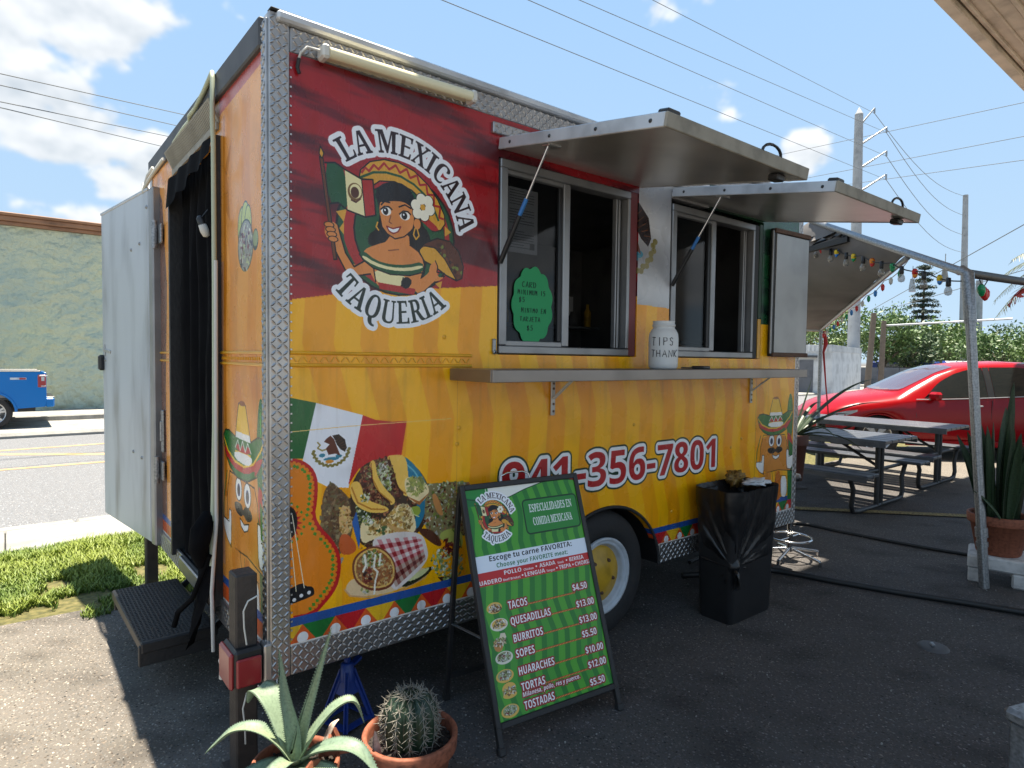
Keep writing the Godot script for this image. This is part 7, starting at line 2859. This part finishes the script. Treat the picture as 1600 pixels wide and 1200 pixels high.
		part(t, "rear_light", b, M.lens_red)
		for c in [.88, 3.46]:
			car_wheel(t, c, .80 * sd, .345)
			b = B.new()
			var lip := []
			for i in 17:
				var a := PI * i / 16.0
				lip.append((at as Callable).call(c + .405 * cos(a), maxf(.24, .295 + .41 * sin(a)), .004, sd))
			b.tube(lip, .012, 6)
			part(t, "arch_lip", b, M.car_red)
			b = B.new()
			var wl := [[], []]
			for i in 17:
				var a := PI * i / 16.0
				wl[0].append(V(c + .40 * cos(a), .30 + .40 * sin(a), .845 * sd))
				wl[1].append(V(c + .40 * cos(a), .30 + .40 * sin(a), .5 * sd))
			b.sheet(wl, Vector3.DOWN)
			part(t, "arch_liner", b, M.black_plastic)
	b = B.new()
	var rows := []
	for i in 13:
		var xx := 1.16 + .92 * i / 12.0
		var k := 0
		while k < sec.size() - 2 and sec[k + 1][0] < xx:
			k += 1
		var q: float = (xx - sec[k][0]) / (sec[k + 1][0] - sec[k][0])
		var yt := lerpf(sec[k][3], sec[k + 1][3], q)
		var wt := lerpf(sec[k][6], sec[k + 1][6], q) - .05
		var row := []
		for j in 15:
			var u := j / 7.0 - 1.0
			var w := absf(u) * wt * .96
			var hw := (wt + .05) * .5
			var yy := yt + .035 * (lerpf(1.0, .75, w / hw) if w < hw else .75 * (1.0 - (w - hw) / (wt - hw)))
			row.append(V(xx + .10 * u * u * (1.0 - i / 12.0), yy + .012 + .055 * u * u * (1.0 - i / 12.0), u * wt * .96))
		rows.append(row)
	b.sheet(rows, V(-1, 1, 0))
	part(t, "windscreen", b, M.windscreen)
	b = B.new()
	b.box(V(.0, .45, 0), V(.04, .16, .9), Basis(), .01)
	part(t, "grille", b, M.black_plastic)
	b = B.new()
	b.box(V(2.2, .33, 0), V(3.9, .2, 1.2))
	part(t, "underbody", b, M.black_plastic)

func pickup() -> void:
	# local x from tail to nose (towards -x of the street); the near side is +z
	var t := thing("blue_pickup", "bright blue pickup truck seen from its tail at the left edge across the road", "pickup truck", V(.02, -.262, -17.25), PI)
	var b := B.new()
	# bed sides as plates with wheel arch cut out
	for sd in [1.0, -1.0]:
		var o := PackedVector2Array([Vector2(.02, .50), Vector2(.0, .62), Vector2(.02, 1.30), Vector2(.10, 1.335), Vector2(1.75, 1.335), Vector2(1.75, .46), Vector2(1.44, .46)])
		for i in 17:
			var a := .15 + (PI - .30) * i / 16.0
			o.append(Vector2(1.0 + .42 * cos(a), .40 + .45 * sin(a)))
		b = B.new()
		b.prism(o, minf(.86 * sd, .92 * sd), maxf(.86 * sd, .92 * sd))
		part(t, "bed_side", b, M.car_blue)
		b = B.new()
		b.box(V(.93, 1.34, .885 * sd), V(1.66, .03, .08), Basis(), .01)
		part(t, "bed_rail", b, M.black_plastic)
		b = B.new()
		b.tube(arcpts(V(1.0, .40, .915 * sd), V(.435, 0, 0), V(0, .455, 0), 0, PI, 16), .03, 6)
		part(t, "arch_flare", b, M.car_blue)
		b = B.new()
		b.box(V(.08, 1.11, .90 * sd), V(.16, .30, .06), Basis(), .012)
		var l := part(t, "tail_light", b, M.lens_red)
		b = B.new()
		b.box(V(.06, 1.16, .933 * sd), V(.06, .10, .006), Basis(), .002)
		b.box(V(.05, .99, .933 * sd), V(.09, .022, .006), Basis(), .002)
		b.box(V(.05, 1.23, .933 * sd), V(.16, .018, .006), Basis(), .002)
		part(l, "clear_lens", b, M.lamp_clear)
		b = B.new()
		b.box(V(.52, 1.17, .922 * sd), V(.30, .05, .004), Basis(), .001)
		part(t, "side_emblem", b, M.rim_white)
		b = B.new()
		b.box(V(.44, 1.168, .9255 * sd), V(.12, .04, .004), Basis(), .001)
		part(t, "side_emblem", b, M.lens_red)
	b = B.new()
	b.box(V(.015, .98, 0), V(.05, .66, 1.72), Basis(), .01)
	part(t, "tailgate", b, M.car_blue)
	b = B.new()
	b.box(V(.9, .70, 0), V(1.7, .06, 1.72))
	b.box(V(1.77, 1.0, 0), V(.05, .62, 1.72))
	part(t, "bed_floor", b, M.black_plastic)
	b = B.new()
	b.box(V(-.07, .60, 0), V(.18, .22, 1.86), Basis(), .03)
	var bp := part(t, "rear_bumper", b, M.car_blue)
	b = B.new()
	b.box(V(-.075, .72, 0), V(.19, .03, 1.6), Basis(), .01)
	part(bp, "bumper_step", b, M.black_plastic)
	# cab and bonnet
	var keys := [[1.80, .44, 1.30, 1.34, .90, .90, .80], [1.84, .44, 1.30, 1.70, .90, .90, .68], [2.0, .44, 1.28, 1.80, .91, .90, .66], [3.2, .44, 1.24, 1.82, .91, .90, .66], [3.7, .44, 1.20, 1.62, .91, .90, .68], [4.2, .44, 1.17, 1.27, .91, .90, .74], [5.0, .44, 1.12, 1.18, .90, .88, .74], [5.4, .50, 1.0, 1.08, .86, .84, .7]]
	b = body_loft(keys, .03)
	part(t, "cab", b, M.car_blue)
	for sd in [1.0, -1.0]:
		b = B.new()
		b.box(V(2.75, 1.5, .80 * sd), V(1.4, .32, .02), Basis(V(1, 0, 0), -.42 * sd))
		part(t, "side_window", b, M.car_glass)
	b = B.new()
	b.box(V(1.80, 1.52, 0), V(.02, .3, 1.2))
	part(t, "rear_window", b, M.car_glass)
	for x in [1.0, 4.45]:
		for sd in [1.0, -1.0]:
			car_wheel(t, x, .86 * sd, .375)
	b = B.new()
	b.box(V(2.6, .48, 0), V(4.8, .2, 1.2))
	part(t, "underbody", b, M.black_plastic)

func tree(n: String, label: String, p: Vector3, h: float, rx: float, trunk: float, m: Material, sd: int, clumps: int, leaf: float, group := "") -> void:
	var t := thing(n, label, "tree", p, 0.0, group)
	var g := RandomNumberGenerator.new()
	g.seed = sd
	var b := B.new()
	b.tube([V(0, -.3, 0), V(.05 * h * .2, h * .25, 0), V(.02, h * .55, .05)], [trunk, trunk * .75, trunk * .4], 8)
	for i in 7:
		var a := TAU * i / 7 + g.randf()
		var s := V(.02, h * g.randf_range(.2, .45), 0)
		b.tube([s, s + V(cos(a) * rx * .35, h * .14, sin(a) * rx * .35), s + V(cos(a) * rx * .7, h * .22, sin(a) * rx * .7)], [trunk * .4, trunk * .25, trunk * .08], 6)
	part(t, "trunk", b, M.bark)
	b = B.new(true)
	for i in int(clumps * .78):
		var d := V(g.randfn(), g.randfn() * .8, g.randfn()).normalized()
		var c := V(d.x * rx, h * .60 + d.y * h * .36, d.z * rx) * 1.0
		var k := g.randf_range(.45, 1.0)
		c = V(c.x * k, h * .56 + (c.y - h * .56) * k, c.z * k)
		var cr := rx * g.randf_range(.14, .30)
		var tone := g.randf_range(.65, 1.35)
		for j in 34:
			var e := V(g.randfn(), g.randfn() * .7, g.randfn()) * .55 * cr
			var q := c + e
			var u := V(g.randfn(), g.randfn(), g.randfn()).normalized()
			var w := u.cross(V(g.randfn(), 1.0, g.randfn())).normalized()
			var s := leaf * g.randf_range(.6, 1.4)
			var tn := tone * g.randf_range(.8, 1.2)
			b.col = Color(tn, tn, tn * .9)
			b.quad(q - u * s, q - w * s * .45, q + u * s, q + w * s * .45, e + V(0, cr * .3, 0))
	part(t, "crown", b, m, Vector3.ZERO, "stuff")

func norfolk_pine() -> void:
	var p := V(78.5, -.3, -24.0)
	var t := thing("norfolk_pine", "tall tiered conifer standing above the other trees behind the red car", "tree", p)
	var g := RandomNumberGenerator.new()
	g.seed = 5
	var h := 12.6
	var b := B.new()
	b.tube([V(0, 0, 0), V(.1, h * .5, 0), V(.2, h, 0)], [.28, .18, .03], 8)
	part(t, "trunk", b, M.bark)
	b = B.new(true)
	var y := 2.6
	while y < h - .2:
		var u := (h - y) / h
		var r := .45 + 2.7 * pow(u, .8)
		var n := 7
		for k in n:
			var a := TAU * k / n + y * 2.0 + g.randf() * .5
			var d := V(cos(a), 0, sin(a))
			var L := r * g.randf_range(.55, 1.1)
			var s := 12
			for i in s:
				var v := (i + 1.0) / s
				var q := V(.2 * y / h, y, 0) + d * L * v + V(0, -.18 * L * v * v + .22 * v, 0)
				for e in 7:
					var o := V(g.randfn(), g.randfn() * .55 + .1, g.randfn()) * .16
					var w := V(g.randfn(), g.randfn(), g.randfn()).normalized()
					var x := w.cross(V(g.randfn(), 1, g.randfn())).normalized()
					var tn := g.randf_range(.6, 1.3)
					b.col = Color(tn, tn, tn)
					b.quad(q + o - w * .14, q + o - x * .06, q + o + w * .14, q + o + x * .06, o + V(0, .1, 0))
		y += .52 + .25 * g.randf()
	part(t, "crown", b, M.leaf_pine, Vector3.ZERO, "stuff")

func palm() -> void:
	var p := V(15.0, -.2, -.55)
	var t := thing("palm_tree", "palm with pale drooping fronds at the right edge beyond the canopy", "palm tree", p)
	var g := RandomNumberGenerator.new()
	g.seed = 4
	var b := B.new()
	b.tube([V(0, 0, 0), V(.03, 1.6, 0), V(.06, 3.1, 0), V(.08, 3.75, 0)], [.16, .13, .12, .10], 10)
	part(t, "trunk", b, M.bark)
	for k in 19:
		var a := TAU * k / 19 * 3.0 + g.randf() * .3
		var d := V(cos(a), 0, sin(a))
		var el := g.randf_range(-.25, 1.1)
		var L := g.randf_range(.9, 1.2)
		b = B.new(true)
		var sp := []
		for i in 13:
			var u := i / 12.0
			sp.append(V(.08, 3.7, 0) + d * L * u * cos(el * (1 - u * .4)) + V(0, L * u * sin(el) - .75 * L * u * u, 0))
		b.col = Color(1.2, 1.1, .8)
		b.tube(sp, [.014, .014, .013, .012, .011, .01, .009, .008, .007, .006, .005, .004, .003], 5)
		for i in range(2, 13):
			for h in 3:
				var q: Vector3 = sp[i - 1].lerp(sp[i], h / 3.0)
				var tg: Vector3 = (sp[i] - sp[i - 1]).normalized()
				for s in [-1.0, 1.0]:
					var sd = tg.cross(Vector3.UP).normalized() * s
					var l := .34 * sin(clampf(i / 12.5, .1, 1) * PI * .85 + .3)
					var tip = q + sd * l * .8 + tg * l * .5 + V(0, -.12 * l - g.randf() * .08, 0)
					var w := tg * .012
					var tn := g.randf_range(.7, 1.3)
					b.col = Color(tn, tn, tn * .8)
					b.quad(q - w, q + w, tip + w * .3, tip - w * .3, V(0, 1, 0))
		part(t, "frond", b, M.leaf_palm)

func poles_and_wires() -> void:
	var t := thing("utility_pole", "tall pale concrete utility pole with four arms, nearest of the poles", "utility pole", V(44.5, -.3, -16.8), 0.0, "concrete utility poles")
	var b := B.new()
	b.tube([V(0, 0, 0), V(.3, 18.7, -.3)], [.42, .26], 12)
	b.lathe([Vector2(.27, 18.7), Vector2(0, 19.2)], 10, Transform3D(Basis(), V(.3, 0, -.3)))
	part(t, "shaft", b, M.pole_concrete)
	var o := V(44.5, -.3, -16.8)
	var tips := [V(45.75, 18.9, -16.5), V(46.4, 17.6, -15.95), V(46.4, 16.0, -15.9), V(46.35, 14.4, -15.85)]
	for tp in tips:
		b = B.new()
		b.tube([V(44.85, tp.y - 1.3, -17.1) - o, tp - o], [.075, .05], 6)
		b.tube([tp - o, tp - o - V(0, .35, 0)], .06, 6)
		part(t, "arm", b, M.galv)
	t = thing("utility_pole", "slim concrete utility pole farther off, right behind the canopy post", "utility pole", V(77.6, -.3, -19.8), 0.0, "concrete utility poles")
	b = B.new()
	b.tube([V(0, 0, 0), V(.2, 19.5, -.4)], [.40, .24], 10)
	part(t, "shaft", b, M.pole_concrete)
	t = thing("utility_pole", "short concrete pole just right of the canopy post", "utility pole", V(71.4, -.3, -16.9), 0.0, "concrete utility poles")
	b = B.new()
	b.tube([V(0, 0, 0), V(.1, 9.8, -.1)], [.36, .28], 10)
	part(t, "shaft", b, M.pole_concrete)
	t = thing("wooden_pole", "leaning weathered wooden pole behind the red car's bonnet", "wooden pole", V(33.3, -.3, -11.4))
	b = B.new()
	b.tube([V(0, 0, 0), V(.38, 4.35, .08)], [.17, .13], 8)
	part(t, "shaft", b, M.pole_wood)
	t = thing("mast_pole", "brown pole carrying a long horizontal white pipe behind the tables", "pole", V(36.0, -.3, -11.8))
	b = B.new()
	b.tube([V(0, 0, 0), V(.2, 4.1, 0)], [.16, .13], 8)
	part(t, "shaft", b, M.pole_wood)
	b = B.new()
	b.tube([V(.3, 3.85, .1), V(.5, 4.0, 5.5)], .05, 6)
	part(t, "pipe", b, M.alu_white)
	# span wires
	var w := [[V(-12, 4.5, -3), V(8.04, 10.58, -11.69), tips[3]], [V(-12, 4.0, -5), V(13.63, 12.9, -12.45), tips[1]], [V(-12, 5.5, -4), V(17.07, 14.07, -12.32), tips[0]]]
	var prev := [V(8.04, 10.58, -11.69), V(11.4, 11.9, -12.1), V(13.63, 12.9, -12.45), V(17.07, 14.07, -12.32)]
	var ends := [tips[3], tips[2], tips[1], tips[0]]
	for i in 4:
		var a: Vector3 = prev[i]
		var e: Vector3 = ends[i]
		e.y -= .35
		var bk := a - (e - a) * .9
		b = B.new()
		var pts := []
		for k in 21:
			var u := k / 20.0
			pts.append(bk.lerp(e, u))
		b.tube(pts, .012, 5)
		solo("overhead_wire", b, M.wire_grey, ["lowest", "second lowest", "second highest", "highest"][i] + " wire running up left from the nearest concrete pole's arms", "wire")
		# and on to the next pole
		b = B.new()
		var f := V(77.7, 18.2 - i * 0.0 - (3 - i) * 0.0 - i * 1.7 + 1.0, -20.1) if false else V(77.75, [13.2, 15.0, 17.0, 19.0][i], -20.1)
		pts = []
		for k in 13:
			var u := k / 12.0
			pts.append(e.lerp(f, u) - V(0, 1.2 * sin(u * PI), 0))
		b.tube(pts, .020, 5)
		solo("overhead_wire", b, M.wire_grey, ["lowest", "second lowest", "second highest", "highest"][i] + " wire between the nearest and the slim concrete pole", "wire")
	var more := [
		[V(-0.71, 19.19, -49.96), V(12.62, 24.41, -65.19), "topmost of four thin wires crossing the clouds at left", .035],
		[V(-0.72, 18.46, -49.93), V(12.04, 23.37, -65.61), "second of four thin wires crossing the clouds at left", .035],
		[V(-0.74, 17.41, -49.89), V(11.64, 22.27, -65.87), "third of four thin wires crossing the clouds at left", .035],
		[V(-0.74, 17.04, -49.88), V(11.06, 21.35, -66.29), "lowest of four thin wires crossing the clouds at left", .035],
		[V(62.54, 22.31, -12.16), V(73.81, 27.09, -41.86), "upper faint wire crossing behind the tall poles", .026],
		[V(62.5, 19.63, -12.05), V(75.02, 23.87, -40.72), "middle faint wire crossing behind the tall poles", .026],
		[V(62.47, 17.75, -11.98), V(77.54, 23.1, -38.65), "lower faint wire crossing behind the tall poles", .026],
		[V(62.43, 12.6, -11.89), V(87.52, 10.0, -30.16), "dark sagging cable over the canopy elbow", .04],
		[V(62.43, 9.0, -11.89), V(87.52, 7.6, -34.16), "thin low cable in front of the conifer", .03]]
	for q in more:
		var a: Vector3 = q[0]
		var e: Vector3 = q[1]
		b = B.new()
		b.tube([a - (e - a) * .8, a, a.lerp(e, .5), e, e + (e - a) * .9], q[3], 5)
		solo("overhead_wire", b, M.wire_grey, q[2], "wire")

func far_things() -> void:
	var t := thing("white_building", "low white flat-roofed building behind the far canopy post", "building", V(38.5, -.3, -18.6), .25)
	var b := B.new()
	b.box(V(0, 1.4, 0), V(10, 2.8, 7.5))
	part(t, "wall", b, M.white_wall)
	b = B.new()
	for i in 34:
		b.box(V(-5.02, 2.6, -3.6 + i * .22), V(.06, .36, .12))
		b.box(V(-4.9 + i * .29, 2.6, 3.77), V(.14, .36, .06))
	part(t, "roof_ribs", b, M.white_wall, Vector3.ZERO, "stuff")
	b = B.new()
	b.box(V(-5.03, 1.0, 2.4), V(.06, 1.9, .8))
	part(t, "door", b, M.grey_fence)
	b = B.new()
	b.box(V(-5.05, 2.15, 2.3), V(.3, .12, 1.4))
	part(t, "door_canopy", b, M.dark_trim)
	t = thing("grey_fence", "dark grey board fence below the trees behind the red car", "fence", V(53.0, -.3, -15.5), -1.22)
	for i in 16:
		b = B.new()
		b.box(V(-10.5 + i * 1.4, .75, 0), V(1.37, 1.5, .06))
		part(t, "board_panel", b, M.grey_fence)
	for q in [["white_van", V(64, -.3, -15.5), "white parked van roof glimpsed over the grey fence"], ["blue_shed", V(60, -.3, -18.8), "blue shed roof glimpsed over the fence at left"]]:
		t = thing(q[0], q[2], "van" if q[0] == "white_van" else "shed", q[1])
		b = B.new()
		b.box(V(0, 1.1, 0), V(3.0, 2.0, 5.0), Basis(), .2)
		part(t, "body", b, M.white_wall if q[0] == "white_van" else M.blue_paint)
		b = B.new()
		b.box(V(-1.52, 1.55, 0), V(.04, .5, 3.8))
		part(t, "window", b, M.car_glass)
	var G := "trees behind the lot"
	tree("broad_tree", "bright green bushy tree behind the white building", V(56, -.3, -24), 7.4, 3.4, .25, M.leaf_b, 3, 130, .17, G)
	tree("broad_tree", "dense mid-green tree behind the leaning wooden pole", V(54, -.3, -18.5), 6.6, 2.7, .25, M.leaf_a, 4, 170, .15, G)
	tree("broad_tree", "dark tree between wooden pole and conifer", V(58, -.3, -18.0), 5.2, 2.4, .2, M.leaf_c, 5, 110, .16, G)
	tree("broad_tree", "light green tree right of the conifer behind the car roof", V(69, -.3, -19.2), 6.2, 3.6, .25, M.leaf_b, 6, 150, .19, G)
	tree("broad_tree", "broad grey-green tree right of the canopy post", V(66, -.3, -14.0), 5.6, 3.9, .25, M.leaf_a, 7, 180, .17, G)
	tree("broad_tree", "small yellow-green shrub tree at the right edge behind the car", V(61, -.3, -9.6), 4.0, 2.5, .2, M.leaf_b, 8, 110, .15, G)
	tree("broad_tree", "low dark tree below the conifer", V(74, -.3, -23.0), 5.0, 3.4, .22, M.leaf_c, 9, 120, .18, G)
	tree("broad_tree", "distant tree at the far right beyond the road", V(90, -.3, -14.0), 6.5, 5.0, .3, M.leaf_a, 10, 120, .25, G)
	tree("broad_tree", "distant tree far left behind the white building", V(66, -.3, -34.0), 8.0, 4.5, .3, M.leaf_c, 12, 120, .22, G)
	tree("broad_tree", "distant tree closing the gap behind the grey fence", V(84, -.3, -23.0), 6.5, 5.0, .3, M.leaf_a, 13, 130, .24, G)
	norfolk_pine()
	palm()

func sky_image(cam: Basis) -> Image:
	var W := 2048
	var H := 1024
	var im := Image.create(W, H, false, Image.FORMAT_RGBF)
	var f := FastNoiseLite.new()
	f.seed = 12; f.frequency = 1.0; f.fractal_octaves = 6; f.fractal_gain = .55
	var gnd := Color(.20, .19, .17)
	# heaps of cumulus: azimuth, elevation, half sizes in degrees, strength
	var heaps := [[2.0, 24.0, 8.0, 4.2, 1.15], [-6.0, 22.0, 9.0, 6.0, 1.2], [0.0, 17.0, 6.0, 3.0, 1.1], [4.5, 15.2, 5.0, 3.0, 1.15], [8.0, 12.6, 4.5, 2.8, 1.1], [7.0, 9.5, 5.0, 2.5, 1.0], [8.6, 21.5, 1.6, 1.0, .62], [10.5, 18.3, 1.8, .8, .55],
		[55.5, 28.4, 4.6, 1.7, .78], [61.0, 29.2, 3.6, 1.2, .7], [62.8, 16.8, 1.9, 2.3, .7], [57, 21.4, 1.6, 1.8, .52], [50.0, 30.5, 2.5, 1.0, .6]]
	var g := RandomNumberGenerator.new()
	g.seed = 19
	for i in 46:
		heaps.append([g.randf_range(84.0, 338.0), g.randf_range(6.0, 55.0), g.randf_range(3.0, 12.0), g.randf_range(1.5, 5.0), g.randf_range(.7, 1.15)])
	for y in H:
		var el := PI * (.5 - (y + .5) / H)
		if el < -.02:
			im.fill_rect(Rect2i(0, y, W, H - y), gnd)
			break
		var s := sin(maxf(el, 0.0))
		var base := SKY_LOW.lerp(SKY_HIGH, pow(clampf(s * 1.25, 0, 1), .55))
		var ed := rad_to_deg(el)
		var row := []
		for q in heaps:
			if absf(ed - q[1]) < q[3] * 2.4:
				row.append(q)
		for x in W:
			var c := base
			var ad := (x + .5) / W * 360.0
			var m := 0.0
			for q in row:
				var da: float = absf(wrapf(ad - q[0], -180.0, 180.0)) / q[2]
				if da < 2.4:
					var de: float = (ed - q[1]) / q[3]
					if de < 0.0:
						de *= 1.35      # flatter below
					m = maxf(m, q[4] * exp(-(da * da + de * de) * .7))
			if m > .12:
				var az := deg_to_rad(ad)
				var d := V(sin(az) * cos(el), s * 1.5, -cos(az) * cos(el))
				var n := f.get_noise_3dv(d * 8.0)
				var v := m + .85 * n
				var den := smoothstep(.42, .70, v)
				if den > 0.0:
					var n2 := f.get_noise_3dv(d * 8.0 + V(0, .20, 0))
					var sh := clampf(.62 + (n - n2) * 1.25 - .35 * smoothstep(.8, 1.5, v), 0, 1)
					c = base.lerp(CLOUD_LOW.lerp(CLOUD_HIGH, sh), den * .96)
			im.set_pixel(x, y, c)
	return im

const SKY_LOW := Color(.228, .292, .338)
const SKY_HIGH := Color(.119, .211, .350)
const CLOUD_LOW := Color(.23, .255, .28)
const CLOUD_HIGH := Color(.37, .378, .385)

func _ready() -> void:
	# camera, sky, sun, exposure
	var cam := Camera3D.new()
	cam.name = "camera"
	var fw := V(0.62570544, -0.03941757, -0.77906287)
	var up := V(0.01523015, 0.99914941, -0.03832098)
	cam.transform = Transform3D(Basis(fw.cross(up).normalized(), up, -fw), V(-0.72734493, 1.5, 2.26415881))
	cam.fov = 62.6426
	cam.near = .05; cam.far = 900.0
	add_child(cam)
	var we := WorldEnvironment.new()
	we.name = "world"
	var env := Environment.new()
	env.background_mode = Environment.BG_SKY
	env.tonemap_mode = Environment.TONE_MAPPER_LINEAR
	env.tonemap_exposure = 2.9
	env.sdfgi_enabled = true; env.ssao_enabled = true; env.ssil_enabled = true
	var sk := Sky.new()
	var pm := PanoramaSkyMaterial.new()
	pm.panorama = ImageTexture.create_from_image(sky_image(cam.transform.basis))
	sk.sky_material = pm
	env.sky = sk
	we.environment = env
	add_child(we)
	var sun := DirectionalLight3D.new()
	sun.name = "sun"
	sun.light_color = Color(1.0, .965, .90)
	sun.light_energy = 1.6
	sun.light_angular_distance = .5
	sun.shadow_enabled = true
	var dir := V(-.30, -2.6, .12).normalized()
	sun.transform = Transform3D(Basis.looking_at(dir, V(0, 0, 1)), V(0, 20, 0))
	add_child(sun)
	materials()
	setting()
	station_roof()
	wall_building()
	trailer()
	canopy()
	poles_and_wires()
	far_things()
	suv()
	pickup()
	var tb := picnic_table()
	copy_of(tb, "farther dark slatted picnic table between the nearer one and the red car", V(8.30, 0, -1.22))
	menu_board()
	waste_bin()
	agave()
	cactus()
	jack_stand()
	counter_things()
	stool()
	end_plants()
	hoses_and_ground_bits()
	loose_grit()
